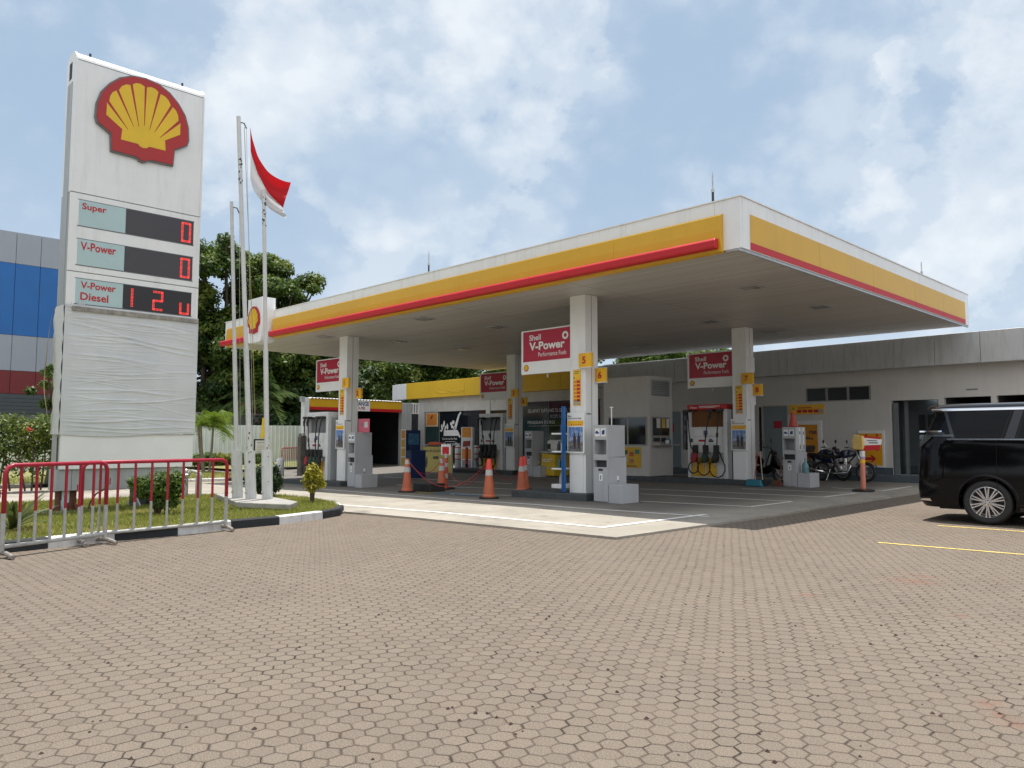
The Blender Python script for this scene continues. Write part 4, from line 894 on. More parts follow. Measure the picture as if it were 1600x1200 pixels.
v = MB().box((KX1 + .0005, 8.42, 2.73), (KX1 + .02, 8.46, 3.25)).box((KX1 + .0005, 9.37, 2.73), (KX1 + .02, 9.41, 3.25)).box((KX1 + .0005, 8.46, 2.73), (KX1 + .02, 9.37, 2.76)).box((KX1 + .0005, 8.46, 3.22), (KX1 + .02, 9.37, 3.25)).build('vent_frame', GREYP, kb)
m = MB()
for q in range(8): z_ = 2.775 + q * .056; m.add([(KX1 + .001, 8.46, z_ + .045), (KX1 + .03, 8.46, z_), (KX1 + .03, 9.37, z_), (KX1 + .001, 9.37, z_ + .045), (KX1 + .001, 8.46, z_ + .051), (KX1 + .03, 8.46, z_ + .006), (KX1 + .03, 9.37, z_ + .006), (KX1 + .001, 9.37, z_ + .051)], [(0, 1, 2, 3), (4, 7, 6, 5), (1, 5, 6, 2)])
m.build('louvres', GREYP, v); MB().box((KX1 + .0002, 8.46, 2.76), (KX1 + .0008, 9.37, 3.22)).build('vent_dark', DARK, v)
t = thing('promotion_poster', 'yellow poster with small product pictures on the booth front', 'poster', (-8.5, 8.29, .4))
MB().box((-8.92, 8.28, .46), (-8.17, 8.292, 1.11)).build('sheet', mat('poster_yellow', (.70, .42, .03), .5), t)
for q, (a, b, c_) in enumerate(((-8.86, .88, (.10, .16, .05)), (-8.62, .82, (.50, .12, .05)), (-8.40, .90, (.04, .22, .20)), (-8.86, .64, (.6, .55, .45)), (-8.62, .60, (.45, .2, .1)), (-8.86, .76, (.6, .55, .45)))):
    MB().box((a, 8.276, b), (a + .17, 8.2795, b + .14)).build('product_picture', mat('print%d' % q, c_, .5, var=.3, vs=25), t)
MB().box((-8.72, 8.276, .50), (-8.34, 8.2795, .525)).build('caption_line', BTEXT, t)
b = MB().lathe([(.05, 0), (.06, .02), (.065, .10), (.06, .115)], (-7.66, 8.97, 1.216), 14).build('cup', WCLEAN, loc=(-7.66, 8.97, 1.216), smooth=True); tag(b, 'small white cup on the booth counter', 'cup')
b = MB().lathe([(.06, 0), (.07, .02), (.07, .13), (.03, .18), (.03, .21)], (-7.70, 9.12, 1.216), 14).build('bottle', mat('bottle_blue', (.10, .25, .33), .25), loc=(-7.70, 9.12, 1.216), smooth=True); tag(b, 'squat blue bottle on the booth counter', 'bottle')
# ------------------------------------------------------------------ shop
shop = thing('shop_building', 'shop with yellow roof edge, white beam and dark glass front', 'shop', (-21, 13.4, 0))
MB().add([(-28.2, 13.0, zb_(-28.2)), (-27.85, 13.0, zb_(-28)), (-27.85, 13.5, zb_(-28)), (-28.2, 13.5, zb_(-28.2)), (-28.2, 13.0, zt(-28.2)), (-27.85, 13.0, zt(-28)), (-27.85, 13.5, zt(-28)), (-28.2, 13.5, zt(-28.2))], [(0, 3, 2, 1), (4, 5, 6, 7), (0, 1, 5, 4), (1, 2, 6, 5), (2, 3, 7, 6), (3, 0, 4, 7)]).build('roof_edge_panel', WHITE, shop)
fas(-27.85, -27.1, WHITE); fas(-27.1, -26.85, WCLEAN)
YELW = mat('yellow_band_shop', (.80, .50, .03), .45, var=.06, vs=.7, grime=.2)
for a, b in ((-26.85, -24.3), (-24.3, -22.1), (-22.1, -18.6), (-18.6, -15.8), (-15.8, -13.87)): fas(a, b, YELW, 'yellow_roof_edge')
# the loose, puckered foil on the yellow edge
mb = MB(); nx_, nz_ = 30, 10; vs = []
for i in range(nx_ + 1):
    for j in range(nz_ + 1):
        x = -24.2 + 2.05 * i / nx_; tz = j / nz_; z = zb_(x) + .02 + tz * .52 * (1 - .25 * i / nx_) + .02
        w_ = math.sin(math.pi * min(1, max(0, tz))) * .05; y = 12.985 - w_ * (1 + .8 * math.sin(tz * 17 + i * .35 + math.sin(i * .5))) - .004
        vs.append((x, y, z))
mb.add(vs, [(i * (nz_ + 1) + j, (i + 1) * (nz_ + 1) + j, (i + 1) * (nz_ + 1) + j + 1, i * (nz_ + 1) + j + 1) for i in range(nx_) for j in range(nz_)]); mb.build('puckered_foil', YELW, shop, smooth=True)
MB().box((-26.2, 13.25, -.05), (-25.68, 13.6, 3.5)).build('pillar', WALLM, shop); MB().box((-20.86, 13.22, .0), (-20.58, 13.6, 3.47)).build('pillar', WALLM, shop)
MB().box((-25.68, 13.26, 2.76), (-20.86, 13.58, 3.48)).build('beam', mat('beam_white', (.60, .58, .54), .7, grime=.2), shop); MB().box((-20.58, 13.26, 2.72), (-18.6, 13.58, 3.49)).build('beam', mat('beam_white', (0, 0, 0)), shop)
MB().box((-18.6, 13.24, 3.04), (-13.62, 13.58, 3.50)).build('beam', mat('beam_white', (0, 0, 0)), shop); MB().box((-13.9, 13.3, 0), (-13.62, 13.58, 3.03)).build('pillar', WALLM, shop)
for a, b, zt_, m_ in ((-25.68, -24.55, 2.76, TEAL), (-24.5, -20.86, 2.76, GLASSD), (-20.58, -18.6, 2.72, GLASSD), (-18.55, -16.9, 3.04, TEAL), (-16.85, -15.5, 3.04, GLASSD), (-15.45, -13.9, 3.04, GLASSD)):
    w_ = MB().box((a, 13.34, .12), (b, 13.37, zt_ - .002)).build('shop_window', m_, shop); MB().box((a, 13.32, .04), (b, 13.40, .119)).box((a - .02, 13.325, .12), (a, 13.39, zt_ - .002)).build('frame', FRM, w_)
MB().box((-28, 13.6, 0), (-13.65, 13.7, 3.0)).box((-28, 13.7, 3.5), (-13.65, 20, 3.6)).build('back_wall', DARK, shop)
ow = dict(o=(0, 13.338, 0), **FX)
text('SELAMAT DATANG DI SHELL SELECT', -18.15, 2.55, 3.1, .16, WTEXT, shop, **ow); text('KOPI & PASTRY', -16.75, 2.29, 1.4, .15, mat('grey_lettering', (.42, .42, .42), .5), shop, **ow); text('PENGISIAN ENERGI', -18.15, 2.04, 1.65, .14, WTEXT, shop, **ow)
MB().box((-18.1, 13.334, 1.94), (-15.6, 13.338, 1.96)).build('white_line', mat('grey_lettering', (0, 0, 0)), shop)
text('SH', -21.36, zb_(-21) + .56, .34, .22, BTEXT, shop, o=(0, 12.99, 0), bold=.03, **FX); text('S', -21.36, zb_(-21) + .12, .34, .40, WTEXT, shop, o=(0, 12.985, 0), bold=.05, d=.03, **FX); text('S', -21.34, zb_(-21) + .10, .36, .42, BTEXT, shop, o=(0, 12.99, 0), bold=.06, **FX)
# white window picture: cups, beans and a spoon
m = MB(); o_ = (-24.45, 13.335, 1.0)
ell = lambda cx_, cz_, a, b, r_=0: [(cx_ + a * math.cos(t) * math.cos(r_) - b * math.sin(t) * math.sin(r_), cz_ + a * math.cos(t) * math.sin(r_) + b * math.sin(t) * math.cos(r_)) for t in [k * .524 for k in range(12)]]
for q in (ell(.15, .95, .07, .16, .3), ell(.30, 1.12, .07, .17, -.2), ell(.42, .92, .06, .13, -.5), ell(.58, .98, .06, .16, .1), ell(.88, 1.13, .09, .09), ell(1.04, 1.20, .09, .10), ell(.95, .98, .09, .08), ell(1.10, .92, .10, .08), ell(.08, .78, .08, .06)): m.prism(q[::-1], .0, .004, o_)
m.prism([(1.15, .82), (1.27, .86), (1.52, 1.52), (1.66, 1.66), (1.60, 1.74), (1.44, 1.60), (1.10, .95)][::-1], .0, .004, o_); m.prism([(.28, .52), (1.42, .52), (1.55, .42), (1.60, .48), (1.46, .70), (1.35, .82), (.30, .80)], .0, .004, o_)
m.build('window_drawing', WTEXT, shop)
text('Can be run for Fuel', .18, .32, 1.15, .12, WTEXT, shop, o=o_, **FX); MB().box((-24.05, 13.331, 1.22), (-23.25, 13.335, 1.24)).build('white_line', WTEXT, shop); text('with our coffee', .05, .04, 1.5, .15, WTEXT, shop, o=o_, bold=.01, **FX)
t = thing('orange_notice', 'square orange notice in a cream frame in the shop window', 'notice', (-25.1, 13.33, 1.9))
MB().box((-25.62, 13.31, 2.0), (-24.62, 13.335, 2.74)).build('frame', mat('cream', (.72, .62, .45), .5), t); MB().box((-25.54, 13.305, 2.07), (-24.70, 13.309, 2.67)).build('face', mat('notice_orange', (.72, .26, .05), .5), t); MB().prism([(0, 0), (.12, .02), (.24, .17), (.2, .22), (.05, .12)], .0, .003, (-25.25, 13.3045, 2.38)).build('brown_mark', mat('brown_print', (.2, .04, .01), .5), t)
# ------------------------------------------------------------------ oil change bay
LX = -24.3
lb = thing('oil_change_bay', 'open service bay with yellow and red roof edge and dark interior', 'building', (LX, 8, 0))
ly = lambda px, py=630: onx(px, py, LX).y
y0, y1 = ly(484.4), ly(628)
zt1, zt2, zt3 = 3.15, 2.79, 2.655
for a, b in ((y0, ly(533)), (ly(578.5), y1)):
    MB().box((LX - .3, a, zt2), (LX, b - .01, zt1)).build('yellow_roof_edge', YEL, lb); MB().box((LX - .3, a, zt3), (LX, b - .01, zt2 - .002)).build('red_stripe', RED, lb)
MB().box((LX - .3, ly(533) + .001, zt3), (LX + .002, ly(578.5) - .012, zt1)).build('white_sign_face', WCLEAN, lb)
yr = ly(576.5); text('OIL CHANGE', 0, 0, (ly(576) - ly(561.5)) * 2.5, .19, mat('navy_lettering', (.02, .02, .10), .5), lb, o=(LX + .002, yr - (ly(576) - ly(561.5)) * 2.5, 2.90), bold=.02, **FP)
text('& LUB', 0, 0, (ly(570) - ly(561)) * 2.4, .13, REDT, lb, o=(LX + .002, ly(570.5) - (ly(570) - ly(561)) * 2.4, 2.73), bold=.02, **FP)
MB().box((LX - .28, ly(475.5), -.3), (LX, ly(483.6), 3.18)).build('post', WPAINT, lb, bevel=.01); MB().box((LX - .28, ly(628.3), -.2), (LX, ly(637), 3.12)).box((LX - .28, ly(637.2), -.2), (LX, ly(643.5), 3.12)).build('post', GREYP, lb, bevel=.01)
m = MB(); n_ = 60
m.add([(LX - (.30 if k % 2 else .30), y0 + (y1 - y0) * k / n_, zt1 + .002 + (.06 if k % 2 else .0)) for k in range(n_ + 1)] + [(LX + .06, y0 + (y1 - y0) * k / n_, zt1 + .001 + (.045 if k % 2 else .0)) for k in range(n_ + 1)], [(k, k + 1, n_ + 2 + k, n_ + 1 + k) for k in range(n_)]); m.build('corrugated_roof', WPAINT, lb)
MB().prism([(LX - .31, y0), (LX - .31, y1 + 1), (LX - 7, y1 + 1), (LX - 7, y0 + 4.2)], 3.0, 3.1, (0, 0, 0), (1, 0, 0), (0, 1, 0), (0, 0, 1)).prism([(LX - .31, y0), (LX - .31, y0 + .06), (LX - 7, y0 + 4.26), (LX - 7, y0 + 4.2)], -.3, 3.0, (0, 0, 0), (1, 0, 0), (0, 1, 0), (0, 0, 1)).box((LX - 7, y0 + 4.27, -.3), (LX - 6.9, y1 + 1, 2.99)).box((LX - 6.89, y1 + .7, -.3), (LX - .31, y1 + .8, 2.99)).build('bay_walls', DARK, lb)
SHUT = mat('shutter_brown', (.10, .08, .06), .6)
m = MB()
for q in range(22): a = y0 + .03 + q * .098; m.box((LX - .22, a, 2.25), (LX - .15, a + .075, 2.652))
m.build('slatted_shutter', SHUT, lb)
m = MB()
for q in range(9): a = y0 + 4.4 + q * .17; m.box((LX - 6.85, a, .0), (LX - 6.8, a + .13, 2.9))
m.build('back_shutter', GREYD, lb)
m = MB().box((LX - .05, ly(643.6), 3.08), (LX, ly(656), 3.14)).box((LX - .05, ly(643.6), 2.60), (LX, ly(656), 2.64))
for px_ in (646, 650, 654): m.box((LX - .045, ly(px_) - .03, 2.64), (LX - .005, ly(px_) + .03, 3.08))
m.build('side_grille', WPAINT, lb); MB().box((LX - .12, ly(643.6), 2.64), (LX - .09, ly(656), 3.08)).build('grille_backing', mat('tan_wall', (.28, .25, .21), .8), lb)
MB().box((LX - .1, ly(470), 2.98), (LX + .06, ly(475), 3.22)).build('flood_lamp', GREYP, lb)
# ================================================================== FORECOURT THINGS
def cone(px, py, lab, top='orange', rz=0):
    q = P(px, py, .036); t = thing('traffic_cone', lab, 'traffic cone', q, 'orange traffic cones roped together', rz, world=False)
    bp = [(.24 * math.cos(math.pi / 4 * k + .39), .24 * math.sin(math.pi / 4 * k + .39)) for k in range(8)]
    MB().prism(bp, 0, .035, (0, 0, 0), (1, 0, 0), (0, 1, 0), (0, 0, 1)).build('base', BLACK, t, bevel=.01)
    MB().lathe([(.150, .035), (.155, .06), (.128, .10), (.062, .74), (.048, .86), (.03, .875)], (0, 0, 0), 20).build('cone_body', ORANGE, t, smooth=False)
    MB().lathe([(.0855, .52), (.0875, .525), (.0755, .645), (.0735, .65)], (0, 0, 0), 20).build('reflective_sleeve', REFL, t)
    if top == 'red': MB().lathe([(.0745, .66), (.0545, .84), (.045, .885), (.02, .90)], (0, 0, 0), 16).build('red_sleeve', mat('pink_red', (.75, .07, .06), .45), t)
    else: MB().lathe([(.069, .73), (.0575, .82), (.05, .84)], (0, 0, 0), 16).build('reflective_sleeve', REFL, t)
    return t, q
c1, q1 = cone(636, 769, 'orange cone beside the blue display stand, leftmost of the cones')
c2, q2 = cone(690, 765, 'orange cone standing just left of the red and white post')
c3, q3 = cone(764, 779, 'nearest and largest orange cone, red sleeve on its top', 'red')
c4, q4 = cone(815, 768.5, 'orange cone at the left end of the nearest pump island', 'red')
c5, q5 = cone(819.5, 765, 'orange cone half hidden behind another at the island end', 'red')
def rope(a, b, sag, m, za=.84, zb=.84, name='rope'):
    pts = []
    for k in range(17):
        t = k / 16; p = a.lerp(b, t); pts.append((p.x, p.y, a.z + za + (b.z + zb - a.z - za) * t - sag * 4 * t * (1 - t)))
    return pts
ROPE = mat('red_rope', (.42, .035, .03), .7, var=.4, vs=30)
m = MB()
qL = P(600, 741, .036)
for a, b, s_, za, zb in ((q1, q2, .40, .86, .86), (q1, q3, .66, .86, .86), (q2, q3, .62, .86, .86), (q3, q5, .45, .82, .75)): m.tube(rope(a, b, s_, None, za, zb), .008, 5)
t = m.build('cordon_rope', ROPE, loc=q2); tag(t, 'sagging red rope strung between the orange cones', 'rope')
# red and white post with a sign, posts behind
def post(q, h, lab, bands, base=True, r=.05):
    t = thing('marker_post', lab, 'marker post', q, 'plastic marker posts on black bases', world=False)
    if base: MB().prism([(.26 * math.cos(.785 * k + .39), .26 * math.sin(.785 * k + .39)) for k in range(8)], 0, .05, (0, 0, 0), (1, 0, 0), (0, 1, 0), (0, 0, 1)).build('base', BLACK, t, bevel=.012)
    MB().lathe([(r * 1.1, .05), (r, .10), (r, h - .03), (r * .7, h)], (0, 0, 0), 14).build('post_body', bands[0], t, smooth=True)
    for z0, z1, m_ in bands[1:]: MB().lathe([(r + .001, z0), (r + .003, z0 + .003), (r + .003, z1 - .003), (r + .001, z1)], (0, 0, 0), 14).build('band', m_, t)
    return t
PR = mat('post_red', (.52, .06, .035), .5, var=.1, grime=.2)
qp = P(697, 764, .036)
p_ = post(qp, 1.02, 'red and white banded post carrying a white sign board', [PR, (.30, .42, REFL), (.60, .72, REFL), (.86, .98, REFL)])
MB().box((-.21, -.03, .94), (.21, .0, 1.24)).build('sign_board', WPAINT, p_, bevel=.02); MB().box((-.14, -.034, .96), (.15, -.031, 1.17)).build('red_patch', RED, p_)
qp = P(729, 737, .036)
p_ = post(qp, 1.0, 'dark red post with a tilted red sign in front of the shop', [PR, (.2, .3, BLACK)], r=.06)
MB().prism([(-.22, .0), (.20, .04), (.23, .26), (-.19, .24)], .0, .03, (0, 0, 1.0)).build('sign_board', mat('dark_red_sign', (.28, .02, .02), .5), p_)
qp = P(1349, 768, .036)
p_ = post(qp, 1.02, 'faded orange post with yellow and red boards, right of the motorcycle', [mat('faded_orange', (.62, .22, .15), .6, var=.12, grime=.3), (.86, 1.0, WPAINT), (.80, .86, mat('lilac', (.4, .3, .45), .6)), (.70, .79, YELB)], r=.062)
MB().prism([(-.20, 0), (.06, .0), (.10, .10), (.09, .34), (-.16, .38), (-.22, .25)], .02, .12, (0, 0, 1.03), (.9, -.2, 0), (0, 0, 1), (-.2, -.9, 0)).build('yellow_bag', mat('pale_yellow', (.72, .50, .16), .6, var=.1, vs=12), p_, bevel=.02)
MB().prism([(-.08, -.02), (.36, .02), (.38, .33), (-.05, .36)], -.03, .0, (.06, 0, 1.02), (.9, .3, 0), (0, 0, 1), (.3, -.9, 0)).build('red_board', RED, p_); MB().prism([(-.02, .12), (.40, .14), (.42, .27), (-.02, .31)], .001, .004, (.06, 0, 1.02), (.9, .3, 0), (0, 0, 1), (.3, -.9, 0)).build('white_label', WTEXT, p_)
MB().prism([(.06, .23), (.30, .225), (.30, .245), (.06, .25)], .0045, .006, (.06, 0, 1.02), (.9, .3, 0), (0, 0, 1), (.3, -.9, 0)).prism([(.10, .175), (.32, .17), (.32, .195), (.10, .20)], .0045, .006, (.06, 0, 1.02), (.9, .3, 0), (0, 0, 1), (.3, -.9, 0)).build('label_print', BTEXT, p_)
# bollards
bd0 = None
for px_, lab in ((716, 'red, white and grey bollard left of the tall promotion panel'), (744, 'red, white and grey bollard between promotion panel and fuel dispenser')):
    q = P(px_, 733.5, .03)
    if bd0 is None:
        t = thing('bollard', lab, 'bollard', q, 'banded steel bollards by the shop', world=False); bd0 = t; r = .15
        MB().lathe([(r, 0), (r, .42)], (0, 0, 0), 18).build('grey_base', GREYP, t); MB().lathe([(r * 1.01, .42), (r * 1.01, .97), (r * .8, 1.01), (r * .3, 1.03)], (0, 0, 0), 18).build('white_body', WPAINT, t, smooth=True)
        for z_ in (.42, .64, .92): MB().lathe([(r * 1.02, z_), (r * 1.04, z_ + .01), (r * 1.04, z_ + .04), (r * 1.02, z_ + .05)], (0, 0, 0), 18).build('red_band', PR, t)
    else: dup(bd0, q, lab)
def panel_totem(name, q, w, d, z0, z1, lab, cells, side, cat):
    t = thing(name, lab, cat, q, world=False)
    MB().box((0, 0, z0), (w, d, z1)).build('body', side, t, bevel=.01)
    h = (z1 - z0) / len(cells)
    for i, m_ in enumerate(cells):
        b = z1 - (i + 1) * h; MB().box((.03 * w / .3, -.006, b + .015), (w - .03 * w / .3, -.001, b + h - .02)).build('picture_panel', m_, t)
    return t
OR = mat('promo_orange', (.72, .28, .03), .5, var=.25, vs=14); OY = mat('promo_yellow', (.62, .36, .05), .5, var=.2, vs=12); GR = mat('promo_grey', (.34, .33, .36), .5, var=.5, vs=18)
panel_totem('promotion_totem', P(720, 735, .036), .72, .12, .02, 1.82, 'tall white promotion panel with orange and grey pictures', [OR, WPAINT, OR, GR], WCLEAN, 'sign')
panel_totem('promotion_board', P(746.5, 726, .036), .22, .15, .5, 1.75, 'narrow tan panel between bollard and fuel dispenser', [OY], mat('tan_panel', (.45, .33, .16), .5), 'sign')
q = P(626.5, 747, .036)
t = thing('display_stand', 'yellow-fronted display stand with dark blue side on thin legs', 'display stand', q, world=False)
MB().box((0, 0, .42), (.26, .66, 1.72)).build('body', DKBLUE, t, bevel=.008); MB().box((-.01, -.012, .44), (.27, -.001, 1.75)).build('front_frame', WCLEAN, t)
for i in range(4): MB().box((.02, -.018, .46 + i * .32), (.24, -.0125, .75 + i * .32)).build('picture_panel', (OY, OY, OY, OR)[i], t)
MB().box((.262, .12, 1.2), (.266, .58, 1.6)).build('blue_picture', mat('blue_picture', (.06, .20, .36), .4, var=.5, vs=8), t)
MB().tube([(.5, .55, 0), (.3, .55, .42)], .012, 5).tube([(.0, .1, 0), (.05, .15, .42)], .012, 5).tube([(.42, .1, 0), (.42, .1, 1.2)], .012, 5).build('legs', BLACKP, t); MB().box((.27, .0, .02), (.60, .64, 1.0)).build('folded_blue_sign', DKBLUE, t)
q = P(633, 768, .036)
bk = MB().box((q.x, q.y + .25, q.z), (q.x + .75, q.y + .75, q.z + .22)).build('rubber_block', BLACK, loc=q, bevel=.02); tag(bk, 'low black rubber block behind the leftmost cone', 'block')
# yellow announcement board
t = thing('announcement_board', 'yellow board lettered JALUR KHUSUS with small pictures, before the shop', 'sign', (-17.0, 7.2, .02))
MB().box((-17.9, 7.2, .08), (-16.12, 7.24, 1.06)).build('board', mat('board_yellow', (.66, .53, .16), .5, var=.06), t); MB().tube([(-17.93, 7.18, 0), (-17.93, 7.18, 1.12), (-16.09, 7.18, 1.12), (-16.09, 7.18, 0)], .025, 6).build('frame', GALV, t)
text('JALUR KHUSUS TUNAI', .12, .74, 1.55, .12, BTEXT, t, o=(-17.9, 7.199, .08), bold=.012, **FX); MB().prism([(.12, .2), (.2, .12), (.28, .35), (.26, .6), (.18, .55)], .001, .004, (-17.9, 7.199, .08)).prism([(.62, .5), (.95, .5), (.95, .62), (.62, .60)], .001, .004, (-17.9, 7.199, .08)).build('picture', mat('board_print', (.10, .11, .08), .6), t)
cl = MB().prism([(0, 0), (.7, .0), (.95, .03), (.8, .09), (.4, .13), (.1, .10)], -.12, .08, (-17.6, 7.2, 1.12)).build('folded_cloth', mat('orange_cloth', (.70, .10, .04), .7), loc=(-17.6, 7.2, 1.12), bevel=.03); tag(cl, 'orange red cloth lying on top of the yellow board', 'cloth')
# blue rack by the near column
t = thing('display_rack', 'tall blue rack with white shelves beside the nearest column', 'display rack', (-5.2, 1.2, .19))
MB().box((-5.06, 1.10, .19), (-5.0, 1.19, 2.08)).build('blue_side', BLUE, t, bevel=.01); MB().box((-5.02, 1.092, .19), (-5.0, 1.0995, 2.07)).build('edge', DKBLUE, t)
for z_ in (.27, .68, 1.06, 1.46): MB().box((-5.36, 1.10, z_), (-5.071, 1.55, z_ + (.09 if z_ < .3 else .035))).build('shelf', WPAINT, t, bevel=.005)
for i, (x_, z_, m_, h_) in enumerate(((-5.2, .36, GREYP, .26), (-5.25, .716, mat('can_teal', (.02, .10, .11), .3), .24), (-5.15, 1.096, WPAINT, .26), (-5.27, 1.096, BLACKP, .22), (-5.17, 1.496, DKBLUE, .28), (-5.14, .716, BLUE, .2))):
    b = MB().lathe([(.04, 0), (.045, .01), (.045, h_ * .6), (.02, h_ * .8), (.018, h_)], (x_, 1.25, z_), 12).build('bottle', m_, loc=(x_, 1.25, z_), smooth=True)
    tag(b, ('grey bottle on the lowest rack shelf', 'dark teal bottle on the second rack shelf from below', 'white bottle on the second rack shelf from the top', 'black bottle on the second rack shelf from the top', 'dark blue bottle on the top rack shelf', 'bright blue bottle on the second rack shelf from below')[i], 'bottle', 'bottles on the blue rack')
# yellow service cart
t = thing('service_cart', 'yellow service cart lettered SELECT with grey stripe', 'cart', (-12.3, 8.3, .02))
MB().prism([(0, .10), (.64, .07), (.68, .82), (.04, .86)], 0, -.95, (-12.55, 8.3, 0)).build('body', mat('cart_yellow', (.70, .48, .03), .45, grime=.2), t, bevel=.015); MB().box((-12.53, 8.288, .33), (-11.90, 8.299, .36)).build('stripe', GREYP, t)
MB().box((-12.56, 8.28, .86), (-11.8, 9.3, .93)).build('top', GREYP, t, bevel=.02); text('SELECT', .10, .56, .48, .11, WTEXT, t, o=(-12.55, 8.29, 0), bold=.02, **FX)
for a, b in ((-12.45, 8.5), (-11.98, 8.5), (-12.45, 9.1), (-11.98, 9.1)): MB().lathe([(.05, -.02), (.05, .02)], (a, b, .06), 12, 1).build('wheel', BLACK, t)
t = thing('coffee_machine', 'rounded white machine standing on the yellow service cart', 'machine', (-12.2, 8.7, .94))
MB().box((-12.45, 8.5, .935), (-11.9, 8.95, 1.34)).build('body', WPAINT, t, bevel=.08); MB().box((-12.40, 8.49, 1.0), (-12.25, 8.499, 1.2)).build('panel', DARK, t)
# brooms and dustpan by pump 7
def broom(a, b, lab, hc, bc, name='broom'):
    t = thing(name, lab, 'broom', a); a = Vector(a); b = Vector(b); MB().tube([a + (b - a) * .15, b], .014, 6).build('handle', hc, t)
    MB().prism([(-.13, 0), (.13, 0), (.09, .16), (-.09, .16)], -.03, .03, a).build('bristles', bc, t); return t
zz = gz(-4, 8) + .04
broom((-4.17, 7.98, zz + .02), (-4.19, 8.25, zz + .92), 'broom with thin red handle standing in the blue dustpan', mat('handle_red', (.40, .06, .05), .5), BLACKP)
broom((-3.90, 7.98, zz + .02), (-4.14, 8.3, zz + .95), 'broom with pale wooden handle leaning right of the blue dustpan', mat('handle_wood', (.45, .33, .22), .6), BLACKP)
broom((-3.62, 8.25, zz + .02), (-3.52, 8.40, zz + .80), 'reddish brown straw broom leaning against the wash station', mat('handle_brown', (.16, .06, .04), .7), mat('straw_brown', (.15, .05, .035), .9, var=.4, vs=30))
t = thing('dustpan', 'bright blue dustpan at the foot of the right rear column', 'dustpan', (-4.1, 7.9, zz))
MB().prism([(0, 0), (.50, 0), (.44, .17), (.05, .19)], -.16, .12, (-4.36, 7.95, zz + .005)).build('pan', mat('pan_blue', (.02, .18, .26), .4), t, bevel=.02)
# ================================================================== PRICE SIGN
XF, YA, YB = -8.9, -7.83, -5.47
zg = gz(XF, -6.6)
ps = thing('price_sign', 'tall white price sign with red and yellow shell emblem and fabric wrap', 'price sign', (-9.15, -6.65, zg + .1))
XB = -9.47
def pan(z0, z1, name, m=WHITE, y0=YA, y1=YB, x0=XF - .03, x1=XF): return MB().box((x0, y0, z0), (x1, y1, z1)).build(name, m, ps, bevel=.006, bseg=1)
TOPZ = 8.28
# rounded head: front skin rolls over the top
prof = [(XF, 5.815), (XF, TOPZ)] + [(XF - .285 + .285 * math.cos(a), TOPZ + .20 * math.sin(a)) for a in [k * math.pi / 10 for k in range(1, 10)]] + [(XB, TOPZ), (XB, 5.815)]
m = MB(); k = len(prof); A = [(x, YA + .03, z) for x, z in prof]; B = [(x, YB - .03, z) for x, z in prof]
m.add(A + B, [(i, (i + 1) % k, k + (i + 1) % k, k + i) for i in range(k)] + [tuple(range(k))[::-1], tuple(range(k, 2 * k))]); m.build('head', WHITE, ps)
for ya, yb in ((YA, YA + .029), (YB - .029, YB)):
    m = MB(); s_ = 1.02; A = [(-9.185 + (x + 9.185) * 1.05, ya, z if z < 6 else 5.815 + (z - 5.815) * 1.006) for x, z in prof]; B = [(p[0], yb, p[2]) for p in A]
    m.add(A + B, [(i, (i + 1) % k, k + (i + 1) % k, k + i) for i in range(k)] + [tuple(range(k))[::-1], tuple(range(k, 2 * k))]); m.build('edge_trim', WHITE, ps)
MB().box((XF - .01, YA + .03, TOPZ - .005), (XF + .003, YB - .03, TOPZ + .008)).build('top_joint', GREYD, ps)
MB().box((-9.30, YA - .003, 7.98), (-9.13, YA - .0005, 8.30)).build('vent_slot', DARK, ps)
# grey channel in the end face
MB().box((-9.36, YA - .006, 3.72), (-9.05, YA - .001, 7.9)).build('end_channel', GREYP, ps); MB().box((-9.36, YA - .006, .80), (-9.05, YA - .001, 1.40)).build('end_channel', GREYP, ps)
for y_ in (-7.55, -5.85): MB().tube([(-9.1, y_, TOPZ + .16), (-9.1, y_, TOPZ + .26)], .022, 6).build('top_pin', BLACKP, ps)
